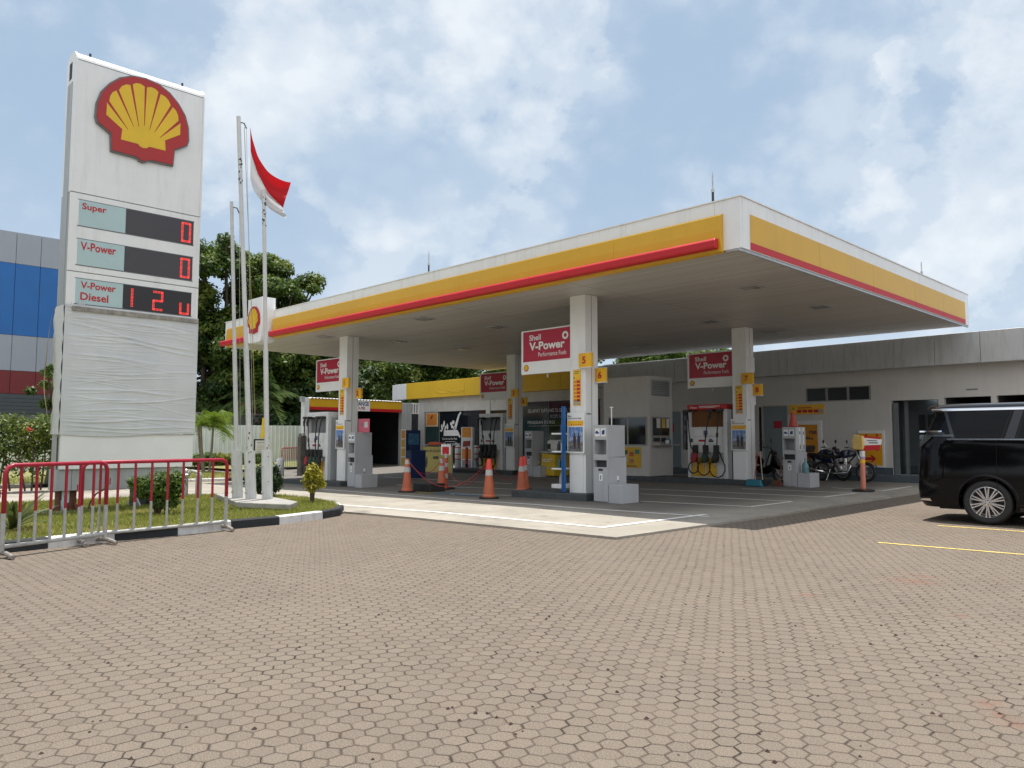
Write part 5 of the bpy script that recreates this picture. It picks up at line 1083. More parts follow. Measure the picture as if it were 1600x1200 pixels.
# price cabinet
MB().box((XB, YA, 3.705), (XF - .031, YB, 5.80)).build('cabinet', GREYP, ps)
for z0, z1 in ((4.365, 5.80), (3.705, 4.35)): pan(z0, z1, 'cabinet_front')
for z0, z1, words, led, dk in ((5.21, 5.68, ['Super'], '0', 0), (4.49, 4.96, ['V-Power'], '0', 0), (3.78, 4.235, ['V-Power', 'Diesel'], '120', 1)):
    a = MB().box((XF, -7.68, z0), (XF + .006, -6.885, z1)).build('name_plate', CYAN, ps); sc = MB().box((XF, -6.88, z0), (XF + .008, -5.61, z1)).build('led_screen', SCREEND if dk else SCREEN, ps)
    MB().box((XF, -7.70, z0 - .018), (XF + .004, -5.595, z0 - .001)).box((XF, -7.70, z1 + .001), (XF + .004, -5.595, z1 + .014)).build('screen_edge', GREYD, ps)
    o_ = dict(o=(XF + .006, 0, 0), bold=.020, **FP)
    if len(words) == 1: text(words[0], -7.63, z1 - .20, .41 if words[0] == 'Super' else .60, .155, REDT, ps, **o_)
    else: text('V-Power', -7.60, z1 - .175, .59, .13, REDT, ps, **o_); text('Diesel', -7.60, z1 - .385, .47, .14, REDT, ps, **o_)
    segs = {'0': 'abcdef', '1': 'bc', '2': 'abged', 'u': 'bcdef'}
    def digit(ch, yl, zb, w, h):
        m = MB(); L_ = {'a': ((0, h), (w, h)), 'b': ((w, h / 2), (w, h)), 'c': ((w, 0), (w, h / 2)), 'd': ((0, 0), (w, 0)), 'e': ((0, 0), (0, h / 2)), 'f': ((0, h / 2), (0, h)), 'g': ((0, h / 2), (w, h / 2))}
        for s_ in segs[ch]:
            (x0, y0), (x1, y1) = L_[s_]; n = max(3, round(math.hypot(x1 - x0, y1 - y0) / .026))
            for q in range(n + 1):
                for off in (-.012, .012):
                    cx_ = x0 + (x1 - x0) * q / n + (off if x0 == x1 else 0); cz_ = y0 + (y1 - y0) * q / n + (off if y0 == y1 else 0)
                    m.prism([(cx_ + .0085 * math.cos(t * 1.047), cz_ + .0085 * math.sin(t * 1.047)) for t in range(6)], 0, .003, (XF + .008, yl, zb), (0, 1, 0), (0, 0, 1), (1, 0, 0))
        m.build('digit', LED, sc)
    if led == '0': digit('0', -5.83, z0 + .05, .15, .36)
    else: digit('1', -6.90, z0 + .06, .18, .33); digit('2', -6.33, z0 + .05, .16, .34); digit('u', -5.82, z0 + .03, .15, .20)
emblem(ps, (XF, -6.635, 7.46), 1.66, .07, u=(0, 1, 0), n=(1, 0, 0))
# lower body, wrapped in fabric
MB().box((XB + .02, YA + .03, .80), (XF - .04, YB - .03, 3.70)).build('lower_body', WHITE, ps)
pan(.80, 1.50, 'lower_panel', WCLEAN, YA + .02, YB - .01)
tm, t_, b_ = newmat('wrap_fabric')
def _tf():
    N, M, V, NO, R, X = T(t_); pos = N('ShaderNodeTexCoord').outputs['Object']
    t_.links.new(X(R(NO(pos, 1.6, 5), .35, .65), (.60, .62, .645), (.66, .68, .70)), b_.inputs['Base Color']); b_.inputs['Roughness'].default_value = .75
    bp = N('ShaderNodeBump', {'Strength': .25, 'Distance': .004, 'Height': NO(V('MULTIPLY', pos, (8, 2, 26)), 2., 5)}); t_.links.new(bp.outputs[0], b_.inputs['Normal'])
_tf()
_r = random.Random(19)
CREASE = [(_r.uniform(.02, .99), _r.gauss(0, .07), _r.uniform(.0028, .007), _r.uniform(.003, .0095), *(lambda a: (a, a + _r.uniform(.25, .8)))(_r.choice((0, 0, _r.uniform(0, .6))))) for _ in range(80)]
CREASE += [(.975, -.02, .006, .014, 0, 1), (.94, -.09, .007, .016, 0, .8), (.10, .02, .007, .018, 0, 1), (.06, -.01, .006, .016, 0, 1), (.02, 0, .005, .012, 0, 1), (.36, -.04, .009, .018, 0, .7), (.47, .05, .007, .012, .3, 1), (.62, -.05, .008, .014, 0, .6), (.20, .12, .008, .016, .35, 1), (.78, -.10, .008, .014, 0, .9), (.86, -.16, .008, .016, 0, .9)]
def wrap(u, z):         # u runs round the sign: 0..1 front, <0 left end
    h = (z - 1.42) / 2.32; r = 0
    for (h0, sl, wd, am, a0, a1) in CREASE:
        d = h - (h0 + sl * u + .010 * math.sin(u * 7 + h0 * 30)); f = max(0, min(1, (u - a0) / .15)) * max(0, min(1, (a1 + .15 - u) / .15)) if u > a0 - .001 else 0
        r += am * .62 * math.exp(-(d / wd) ** 2) * f
    return r + .012 * math.sin(u * 3 + h * 5) * math.sin(h * 9 + u)
nu, nz = 56, 440; vs = []; fs = []
for i in range(nu + 1):
    u = i / nu
    for j in range(nz + 1):
        z = 1.42 + 2.32 * j / nz; y = YA - .01 + (YB + .01 - YA + .01) * u
        zz_ = z - .012 * u * (1 - j / nz) * 0 - (.035 * math.sin(u * 5) * (1 if j == 0 else 0))
        vs.append((XF + .022 + wrap(u, z) * (1 if 0 < i < nu else .2), y, zz_))
fs = [(i * (nz + 1) + j, (i + 1) * (nz + 1) + j, (i + 1) * (nz + 1) + j + 1, i * (nz + 1) + j + 1) for i in range(nu) for j in range(nz)]
k0 = len(vs)
for i in range(9):
    for j in range(nz + 1): z = 1.42 + 2.32 * j / nz; vs.append((XF + .022 - (XF - XB) * i / 8 * (1.0), YA - .012 - .02 * abs(math.sin(z * 9 + i)) - .02 * math.sin(z * 2.2) * (i / 8), z))
fs += [(k0 + i * (nz + 1) + j, k0 + (i + 1) * (nz + 1) + j, k0 + (i + 1) * (nz + 1) + j + 1, k0 + i * (nz + 1) + j + 1) for i in range(8) for j in range(nz)]
o = MB().add(vs, fs).build('fabric_wrap', tm, ps, smooth=True)
m = MB(); rr = random.Random(4)          # torn edge and loose strip beside the wrap
m.add([(XB - .02 + .05 * math.sin(q * .9), YA - .03 - .10 * math.sin(q / 14 * 3.14), 1.4 + q * .17) for q in range(15)] + [(XB + .08 + .05 * math.sin(q * .9), YA - .05 - .12 * math.sin(q / 14 * 3.14), 1.4 + q * .17) for q in range(15)], [(q, q + 1, 16 + q, 15 + q) for q in range(14)])
m.build('loose_strip', mat('strip_tan', (.38, .31, .17), .7, var=.3, vs=9), ps, smooth=True)
m = MB()
for q in range(9): a = YA + .0 + q * .035; h = rr.uniform(.03, .16); m.add([(XF + .03, a, 3.70), (XF + .035, a + .03, 3.70), (XF + .032, a + .02, 3.72 + h), (XF + .03, a + .005, 3.70 + h * .7)], [(0, 1, 2, 3)])
m.build('frayed_edge', tm, ps)
MB().box((XF - .0, YA + .1, 3.64), (XF + .05, YB, 3.72)).build('stained_batten', mat('stained_batten', (.30, .28, .25), .8, var=.4, vs=8), ps)
# base box and rusty feet
MB().box((XB + .05, YA - .02, .42), (XF - .06, YB - .12, .795)).build('base_box', GREYP, ps, bevel=.006); MB().tube([(XF - .055, -7.42, .52), (XF - .02, -7.42, .54), (XF - .02, -7.42, .72), (XF - .055, -7.42, .74)], .01, 5).build('box_handle', BLACKP, ps)
MB().box((XF - .0605, -7.60, .43), (XF - .056, -7.59, .79)).build('box_joint', GREYD, ps)
for y_, m_, pl in ((-7.62, RUST, True), (-6.35, BLACKP, False)):
    zf = gz(XF, y_) + .10
    f = MB().box((-9.33, y_ - .14, zf), (-9.05, y_ + .14, .42)).build('foot', m_, ps)
    for s in (-1, 1): MB().prism([(-.40, 0), (.40, 0), (.14, .18), (-.14, .18)], -.012, .012, (-9.19, y_ + s * .1, zf + .02)).build('gusset', m_ if s > 0 else GREYP, f)
    MB().prism([(-.36, 0), (.30, 0), (0.02, .16)], -.012, .012, (-9.04, y_ + .03, zf + .02), (0, 1, 0), (0, 0, 1), (1, 0, 0)).build('gusset', m_, f)
    if pl: MB().box((-9.62, y_ - .42, zf - .05), (-8.72, y_ + .42, zf + .02)).build('foot_slab', CONC, f, bevel=.03)
    MB().box((-9.04, y_ - .10, zf), (-9.035, y_ + .02, .42)).build('cover_plate', CYAN if pl else m_, f)
MB().tube([(-8.95, -7.0, .45), (-8.9, -7.2, .35), (-8.85, -7.3, .22), (-8.8, -7.35, .1)], .014, 6).build('cable', BLACK, ps)
# ================================================================== FLAG POLES
pl = MB().prism([(-9.6, -4.70), (-7.15, -5.35), (-6.10, -4.86), (-6.6, -4.45), (-9.3, -4.05)], 0.0, .10, (0, 0, .10), (1, 0, 0), (0, 1, 0), (0, 0, 1))
o = pl.build('concrete_plinth', CONC, loc=(-7.5, -4.8, .1), bevel=.015); tag(o, 'low flat concrete plinth under the three flag poles', 'plinth')
ZP = .20
for (bx, by), (tx, ty, tz), lab, w in (((-8.14, -4.89), (-8.25, -5.13, 6.06), 'shorter white flag pole, left of the three, without a flag', .042), ((-7.73, -4.81), (-7.91, -5.19, 7.68), 'tallest white flag pole, chipped paint, carrying the red and white flag', .050), ((-7.52, -4.58), (-7.61, -4.77, 6.23), 'short white flag pole, right of the three, rusty near its top', .046)):
    t = thing('flag_pole', lab, 'flag pole', (bx, by, ZP), 'white flag poles'); lean = Vector((tx - bx, ty - by, tz - ZP)) / (tz - ZP)
    at_ = lambda z: Vector((bx, by, ZP)) + lean * z
    PM = mat('pole_paint', (.62, .63, .63), .45, var=.06, vs=5, grime=.45)
    MB().tube([at_(.8), at_(2.9)], w, 12).build('pole_lower', PM, t, smooth=False); MB().tube([at_(2.9), at_(tz - ZP)], w * .82, 12).build('pole_upper', PM, t)
    m = MB(); 
    for dx in (-.052, .052): m.tube([at_(0) + Vector((dx * .43, dx * .9, 0)), at_(.92) + Vector((dx * .43, dx * .9, 0))], .050, 12)
    m.tube([at_(.0), at_(.90)], .045, 10); m.build('base_sleeve', PM, t)
    m = MB()
    for z_ in (.12, .62): m.tube([at_(z_) + Vector((.0, -.12, 0)), at_(z_) + Vector((.0, .12, 0))], .013, 6)
    m.build('bolt', GALV, t)
    if w != .046:
        H = tz - ZP; s_ = Vector((.43, .90, 0)); MB().tube([at_(H - .10), at_(H - .12) + s_ * .10, at_(H - .22) + s_ * .14], .016, 6).build('pulley_arm', GREYD, t)
        MB().tube([at_(H - .2) + s_ * .14, at_(H * .5) + s_ * .10, at_(1.0) + s_ * .07], .004, 4).build('rope', GREYP, t)
        if w > .045: MB().tube([at_(H - .2) + s_ * .10, at_(H * .45) + s_ * .13, at_(1.6) + s_ * .12], .006, 4).build('yellow_rope', mat('rope_tan', (.35, .27, .10), .8), t)
    if w > .044:
        rr = random.Random(int(w * 1e4)); m = MB(); H = tz - ZP
        for q in range(26):
            z_ = (H - 1.55 + rr.random() * .75) if w > .048 else (H - .05 - rr.random() * .75)
            if q > 18: z_ = rr.uniform(.2, 1.6)
            p = at_(z_); a = rr.uniform(-1.0, 1.0); r_ = (w * .82 if z_ > 2.7 else w) + (.0035 if z_ > .95 else .008); d = Vector((math.cos(a - .35), math.sin(a - .35), 0)); sd = Vector((-d.y, d.x, 0)) * rr.uniform(.006, .018); u_ = Vector((0, 0, rr.uniform(.012, .05)))
            m.add([p + d * r_ - sd, p + d * r_ + sd * .9, p + d * r_ + sd + u_, p + d * r_ - sd * .8 + u_ * .9], [(0, 1, 2, 3)])
        m.build('chipped_paint', mat('chip_grey', (.05, .05, .05), .8), t)
yc = MB().prism([(0, 0), (.14, .03), (.15, .30), (.13, .42), (.03, .40), (.02, .2)], 0, .03, (-7.60, -4.72, 1.35), (.43, .90, 0), (0, 0, 1), (.9, -.43, 0)).build('yellow_cloth', mat('cloth_yellow', (.72, .50, .02), .7), loc=(-7.6, -4.7, 1.35), bevel=.01); tag(yc, 'small yellow cloth tied to the tallest flag pole', 'cloth')
# flag
def bez(a, b, c, t): return [a[i] * (1 - t) ** 2 + 2 * b[i] * t * (1 - t) + c[i] * t * t for i in range(2)]
TOPE = ((-.20, 7.50), (-.02, 6.42), (.60, 6.47)); MID = ((-.18, 7.02), (.02, 6.22), (.46, 5.93)); LOW = ((-.17, 6.45), (-.10, 5.98), (.53, 5.72)); FB = Vector((-7.73, -4.81, 0)); FS = Vector((.43, .90, 0)); FN = Vector((.9, -.43, 0))
def flagpart(A, B, m_, name, par, ph):
    nu, nv = 28, 14; vs = []
    for i in range(nu + 1):
        for j in range(nv + 1):
            u, v = i / nu, j / nv; p = bez(*A, u); q = bez(*B, u); s = p[0] + (q[0] - p[0]) * v; z = p[1] + (q[1] - p[1]) * v
            n = .05 * u * math.sin((v + ph) * 7 + u * 3) + .03 * u * math.sin(u * 11 + v * 4 + ph)
            s += .012 * math.sin(z * 17) * (1 if j in (0, nv) else 0) * u
            c = FB + FS * s + FN * (n + .02); vs.append((c.x, c.y, z))
    return MB().add(vs, [(i * (nv + 1) + j, (i + 1) * (nv + 1) + j, (i + 1) * (nv + 1) + j + 1, i * (nv + 1) + j + 1) for i in range(nu) for j in range(nv)]).build(name, m_, par, smooth=True)
def cloth(name, col):
    m, t, b = newmat(name); N, M, V, NO, R, X = T(t); b.inputs['Roughness'].default_value = .7; c = X(NO(N('ShaderNodeTexCoord').outputs['Object'], 5, 3), tuple(x * .92 for x in col), col); t.links.new(c, b.inputs['Base Color'])
    tl = N('ShaderNodeBsdfTranslucent', {0: c}); mx = N('ShaderNodeMixShader', {0: .35}); t.links.new(b.outputs[0], mx.inputs[1]); t.links.new(tl.outputs[0], mx.inputs[2]); t.links.new(mx.outputs[0], t.nodes['Material Output'].inputs[0]); return m
fl = thing('flag', 'red over white flag hanging in folds from the tallest pole', 'flag', (-7.9, -5.0, 5.7))
flagpart(TOPE, MID, cloth('flag_red', (.55, .008, .015)), 'red_half', fl, 0); flagpart(MID, LOW, cloth('flag_white', (.70, .70, .72)), 'white_half', fl, 0)
# ================================================================== CROWD BARRIERS
BARR = mat('barrier_red', (.36, .008, .03), .35, var=.12, vs=9, grime=.2); BARW = mat('barrier_white', (.42, .42, .40), .5, var=.15, vs=10, grime=.5)
def barrier(a, b, lab, n=8, feet=(1, 1), h=1.04, ends=(1, 1), grp='red and white crowd barriers'):
    a = Vector((a[0], a[1])); b = Vector((b[0], b[1])); d = b - a; L = d.length; zg0 = gz(a.x, a.y)
    t = thing('crowd_barrier', lab, 'barrier', (a.x, a.y, zg0), grp, math.atan2(d.y, d.x), world=False); R_ = .026; zb = .125; zm = h * .48
    r = .09
    MB().tube([(0, 0, zm)] + [(0, 0, h - r), (r * .3, 0, h - r * .3), (r, 0, h), (L - r, 0, h), (L - r * .3, 0, h - r * .3), (L, 0, h - r), (L, 0, zm)], R_, 10).build('top_frame', BARR, t, smooth=True)
    MB().tube([(0, 0, .06), (0, 0, zm)], R_ + .0005, 10).build('end_post', BARW, t); MB().tube([(L, 0, .06), (L, 0, zm)], R_ + .0005, 10).build('end_post', BARW, t)
    MB().tube([(0, 0, zb), (L, 0, zb)], R_ * .9, 10).build('bottom_rail', BARW, t)
    for k in range(n):
        x = L * (k + 1) / (n + 1); bar_ = MB().tube([(x, 0, zm), (x, 0, h - .01)], .017, 8).build('upright', BARR, t); MB().tube([(x, 0, zb), (x, 0, zm)], .0173, 8).build('white_end', BARW, bar_)
    for e, x in zip(feet, (0, L)):
        if e: MB().tube([(x - .04, -.26, .028), (x, -.08, .055), (x, .08, .055), (x + .04, .26, .028)], .026, 8).build('foot', mat('foot_steel', (.30, .27, .24), .55, .3, var=.4, vs=20), t)
    m = MB().tube([(L + .022, 0, h - .28), (L + .05, 0, h - .28), (L + .05, 0, h - .20)], .008, 5).tube([(-.022, 0, h - .28), (-.05, 0, h - .28), (-.05, 0, h - .36)], .008, 5); m.build('hook', BARR, t)
    return t
g1 = P(2, 872); g2 = P(163, 849.5); g3 = P(124, 852); g4 = P(352, 829)
barrier((g1.x, g1.y), (g2.x, g2.y), 'nearest red and white barrier, its right end overlapping the next', n=6)
barrier((g3.x, g3.y), (g4.x, g4.y), 'red and white barrier right of the nearest one, before the green bush', n=8)
q1, q2 = P(440, 736), P(471, 731); barrier((q1.x, q1.y), (q2.x, q2.y), 'far red and white barrier beside the leftmost fuel dispenser', n=10); q3 = P(405, 741)
# ================================================================== ISLAND PLANTS AND FITTINGS
SH1 = leafmat('shrub_leaves', (.035, .085, .012), (.12, .19, .02), (.26, .24, .02)); SHY = leafmat('croton_leaves', (.20, .22, .02), (.50, .42, .04), (.30, .28, .03), .4); SHD = leafmat('dark_shrub_leaves', (.012, .035, .010), (.045, .09, .022))
BARK = mat('bark', (.085, .065, .05), .9, var=.3, vs=14, bump=.5, bs=40)
def stems(parent, o, n, h, spread, seed, r=.012, name='stems', m=None):
    rr = random.Random(seed); mb = MB()
    for _ in range(n):
        a = rr.uniform(0, 6.28); s = rr.uniform(.3, 1) * spread; p = [Vector(o) + Vector((math.cos(a) * .03, math.sin(a) * .03, 0)), Vector(o) + Vector((math.cos(a) * s * .35, math.sin(a) * s * .35, h * .5)), Vector(o) + Vector((math.cos(a) * s, math.sin(a) * s, h * rr.uniform(.8, 1)))]
        mb.tube(p, [r, r * .8, r * .4], 5)
    return mb.build(name, m or BARK, parent)
def shrub(name, lab, q, blobs, n, size, m, seed, st=8, sh=.5, sp=.3, cat='shrub', group=None, asp=.45):
    t = thing(name, lab, cat, q, group); blobs = [(q.x + b[0], q.y + b[1], q.z + b[2], b[3], b[4], b[5]) for b in blobs]
    o = leaves([(b[0] - q.x, b[1] - q.y, b[2] - q.z, *b[3:]) for b in blobs], n, size, seed, 'foliage', m, t, shell=.35, asp=asp)
    stems(t, q, st, sh, sp, seed); return t
q = P(246, 806, .10); shrub('green_bush', 'green and yellow bush in the grass behind the barrier', q, [(0, 0, .50, .26, .26, .26), (.14, .16, .52, .22, .22, .26), (.06, .26, .54, .17, .17, .20), (-.12, -.2, .47, .20, .2, .2), (.05, .1, .30, .26, .26, .24), (-.2, -.32, .55, .12, .12, .12)], 4200, .036, SH1, 11, 14, .45, .3)
q = P(411, 779, .10); shrub('round_bush', 'round dark green bush behind the flag poles', q, [(0, 0, .44, .36, .36, .38), (.05, .1, .58, .25, .25, .24), (.12, .18, .36, .22, .22, .28), (-.12, -.14, .42, .26, .26, .28)], 4200, .04, SHD, 12, 10, .4, .3)
q = P(487, 787, .10); shrub('croton_bush', 'small yellow green croton bush at the island tip', q, [(0, 0, .60, .15, .15, .22), (.06, .1, .50, .12, .12, .16), (-.07, -.08, .46, .11, .11, .18), (0, 0, .34, .16, .16, .12), (.04, .02, .70, .06, .06, .10), (.13, .16, .38, .07, .07, .1)], 1200, .036, SHY, 13, 12, .5, .17)
AG = leafmat('agave_leaves', (.045, .075, .02), (.13, .15, .05), None, .25)
def straps(name, m, parent, n, L, w, seed, o=(0, 0, 0), up=(.2, 1.2), droop=.6, seg=6):
    rr = random.Random(seed); vs = []; fs = []
    for _ in range(n):
        a = rr.uniform(0, 6.28); e = rr.uniform(*up); l = L * rr.uniform(.7, 1.1); d = Vector((math.cos(a), math.sin(a), 0)); s = Vector((-d.y, d.x, 0)); k = len(vs)
        for i in range(seg + 1):
            t = i / seg; ww = w * (.5 + 1.2 * t) * (1 - t ** 2.5) + .002; c = Vector(o) + d * (math.cos(e) * l * t) + Vector((0, 0, math.sin(e) * l * t - droop * l * t * t * .5))
            vs += [c - s * ww, c + Vector((0, 0, -.25 * ww)), c + s * ww]
        fs += [(k + 3 * i + j, k + 3 * i + j + 1, k + 3 * i + j + 4, k + 3 * i + j + 3) for i in range(seg) for j in range(2)]
    return MB().add(vs, fs).build(name, m, parent)
q = P(18, 833, .10); t = thing('agave_plant', 'spiky strap-leaved plant in the grass at the left edge', 'plant', q, world=False); straps('leaf_rosette', AG, t, 22, .85, .035, 5, (0, 0, .05), (.15, 1.1), .5)
q = P(298, 777, .10); t = thing('pipe_valve', 'grey capped pipe and valve standing in the grass left of the flag poles', 'valve', q, world=False)
MB().lathe([(.055, 0), (.055, .46), (.08, .47), (.08, .52), (.05, .54), (.05, .62), (.02, .65)], (-.06, -.1, 0), 12).build('valve_body', GALV, t); MB().lathe([(.07, 0), (.07, .50), (.05, .56), (.01, .58)], (.08, .14, 0), 14).build('capped_pipe', GREYP, t)
MB().tube([(-.06, -.1, .50), (.0, 0, .60), (.08, .14, .55)], .035, 8).build('elbow', GALV, t); MB().box((-.4, -.35, -.05), (.4, .4, .0)).build('slab', CONC, t)
# ================================================================== FAR SIDE
fk = [P(0, 757), P(90, 748), P(200, 744), P(300, 740.5), P(420, 737)]
kx = -20.6
kerb([Vector((kx - 1.5, -30)), Vector((kx - .8, -9)), Vector((kx - .5, -5.5)), Vector((kx - .2, -2.6)), Vector((kx, .4)), Vector((kx, 1.9))], [1, 0, 1, 0, 1], .15, .15, inward=1)
kerb([Vector((kx, 1.9)), Vector((kx - .5, 2.4)), Vector((kx - 4, 2.6))], [0, 1], .15, .15, inward=1)
line([(kx - 1.0, -20), (kx + .35, -5.5), (kx + .7, 1.0)], .10, .041, LINEY)
vg = [Vector(p) for p in ((kx - 1.4, -30), (kx - .7, -9), (kx - .4, -5.5), (kx - .1, -2.6), (kx - .1, 1.8), (kx - .6, 2.3), (-34, 2.6), (-34, -30))]
sheet('verge', [(p.x, p.y) for p in vg], .14, SOIL, step=1.); 
grass(vg, 14000, 9, .04, .10, .14, bounds=(-26, -20, -10, 2.2))
kerb([Vector((-26.2, 3.6)), Vector((-26.2, 9.5))], [1, 0], .15, .16, inward=1)
sheet('verge', [(-26.3, 3.6), (-26.3, 9.5), (-34, 9.5), (-34, 3.6)], .15, SOIL, step=1.)
# fences
FENW = mat('fence_sheet', (.74, .77, .74), .55, var=.06, vs=1.5, grime=.35)
t = thing('sheet_fence', 'long pale corrugated sheet fence across the far side', 'fence', (-32.4, 0, -.1)); m = MB(); y = -6.0; vs = []
while y < 13: vs += [(-32.4, y), (-32.4, y + .17), (-32.36, y + .19), (-32.36, y + .21), (-32.4, y + .23)]; y += .24
m.add([(x, y_, -.3) for x, y_ in vs] + [(x, y_, 2.02 + .006 * y_) for x, y_ in vs], [(i, i + 1, len(vs) + i + 1, len(vs) + i) for i in range(len(vs) - 1)]); m.build('corrugated_sheet', FENW, t)
MB().box((-32.46, -6, 1.9), (-32.42, 13, 1.96)).build('rail', GALV, t)
t = thing('block_wall', 'weathered grey concrete wall rising behind the pale fence', 'wall', (-34.6, 5, -.1)); rr = random.Random(2); m = MB(); y = -8
while y < 16: m.box((-34.8, y, -.3), (-34.6, y + 1.95, 2.55 + rr.uniform(-.03, .05) + (.1 if y > 0 else -.3))); y += 2.0
m.build('panels', mat('old_concrete', (.17, .165, .15), .9, var=.35, vs=3, bump=.5, grime=.6), t)
m = MB(); y = -8
while y < 16: m.box((-34.85, y, 2.66 if y > -.5 else 2.26), (-34.5, y + 1.0, 2.76 if y > -.5 else 2.36)); y += 1.02
m.build('coping', mat('old_concrete', (0, 0, 0)), t)
# low clipped hedges and a hedge by the left edge
def hedge(lab, x0, x1, y0, y1, h, n, size, m_, seed, base=None, name='clipped_hedge'):
    zg = gz((x0 + x1) / 2, (y0 + y1) / 2) + .1; t = thing(name, lab, 'hedge', ((x0 + x1) / 2, (y0 + y1) / 2, zg)); rg = random.Random(seed); bl = []
    L = y1 - y0; k = max(2, int(L / (h * .7)))
    for i in range(k):
        for z_ in (.35, .68): bl.append((rg.uniform(-.1, .1), -L / 2 + L * (i + .5) / k + rg.uniform(-.1, .1), h * z_ + rg.uniform(-.04, .04), (x1 - x0) / 2, L / k * .75, h * .34))
    leaves(bl, n, size, seed, 'foliage', m_, t, shell=.5); stems(t, (t.location.x, t.location.y, zg), 10, h * .7, L * .3, seed, .015); return t
hedge('low green clipped hedge before the pale fence, left stretch', -31.6, -30.7, 1.9, 5.6, .72, 5000, .075, SH1, 21)
hedge('low green clipped hedge left of the notice board', -31.6, -30.7, 5.9, 6.9, .66, 1800, .075, SH1, 22)
RB = leafmat('ixora_leaves', (.04, .08, .015), (.17, .22, .03), (.34, .32, .05))
t = thing('flowering_hedge', 'tall leafy hedge with a few red flowers left of the price sign', 'hedge', (-18.4, -6.5, .0)); rg = random.Random(8); bl = []
for i in range(15): y_ = -9.5 + i * .42; bl += [(rg.uniform(-.3, .3), y_ + 6.5, 1.62 + rg.uniform(-.12, .14), .7, .5, .42), (rg.uniform(-.3, .3), y_ + 6.5, 1.15 + rg.uniform(-.1, .1), .65, .45, .42)]
leaves(bl, 15000, .062, 31, 'foliage', RB, t, shell=.3); bl2 = [(b[0], b[1], .65, .55, .5, .4) for b in bl[::2]]; leaves(bl2, 2600, .06, 33, 'lower_foliage', RB, t, shell=.2)
m = MB(); 
for i in range(26):
    y_ = -9.6 + i * .25 + rg.uniform(-.1, .1); x_ = -18.4 + rg.uniform(-.3, .3); m.tube([(x_, y_, -.1), (x_ + rg.uniform(-.15, .15), y_ + rg.uniform(-.2, .2), .8), (x_ + rg.uniform(-.3, .3), y_ + rg.uniform(-.35, .35), 1.7)], [.028, .02, .01], 5)
m.build('stems', BARK, t); FLW = mat('red_flower', (.65, .05, .06), .6, var=.3, vs=20)
for a, b, s in ((46, 671, .8),):
    c = onx(a, b, -17.72); m = MB(); rr = random.Random(a)
    for _ in range(24): v = Vector((rr.gauss(0, .05), rr.gauss(0, .05), rr.gauss(0, .04))) * s; m.lathe([(.001, -.016), (.017, 0), (.001, .016)], c + v, 5)
    m.build('flower_head', FLW, t)
# notice board, white bollard, square post
q = P(400, 729); t = thing('notice_board', 'black framed white notice board standing before the pale fence', 'notice board', (-31.0, 7.0, -.1)); a, b = onx(397, 686, -31.0), onx(420.5, 686, -31.0)
MB().box((-31.03, a.y, .35), (-31.0, b.y, a.z)).build('frame', BLACKP, t); MB().box((-30.998, a.y + .07, .42), (-30.99, b.y - .07, a.z - .07)).build('sheet', WTEXT, t); MB().tube([(-31.02, a.y + .1, -.2), (-31.02, a.y + .1, .35)], .03, 6).tube([(-31.02, b.y - .1, -.2), (-31.02, b.y - .1, .35)], .03, 6).build('legs', BLACKP, t)
text('PENGUMUMAN', a.y + .18, a.z - .22, .5, .07, BTEXT, t, o=(-30.989, 0, 0), **FP)
m = MB()
for q_ in range(7): m.box((-30.9895, a.y + .16, a.z - .36 - q_ * .10), (-30.986, b.y - .16 - .08 * (q_ % 3), a.z - .345 - q_ * .10))
m.build('text_lines', mat('print_red', (.30, .08, .08), .6), t)
q = P(437, 755.5); t = thing('white_bollard', 'thick round white bollard left of the leftmost fuel dispenser', 'bollard', q, world=False); MB().lathe([(.135, 0), (.135, .78), (.12, .85), (.05, .88)], (0, 0, 0), 20).build('body', WPAINT, t, smooth=True); MB().lathe([(.137, .02), (.138, .03), (.138, .20), (.137, .21)], (0, 0, 0), 20).build('red_band', mat('faded_red', (.40, .12, .08), .7, grime=.4), t)
q = P(471, 744); t = thing('dark_post', 'dark weathered square post between the far barrier and the fuel dispenser', 'post', q, world=False); MB().box((-.14, -.14, 0), (.14, .14, 1.62)).build('body', mat('post_grey', (.12, .11, .10), .85, var=.4, vs=6, grime=.4), t, bevel=.03); MB().prism([(-.14, 0), (.14, 0), (.05, .1), (-.05, .1)], -.1, .1, (0, 0, 1.62)).build('cap', mat('post_grey', (0, 0, 0)), t)
q = P(478, 716, .6); 
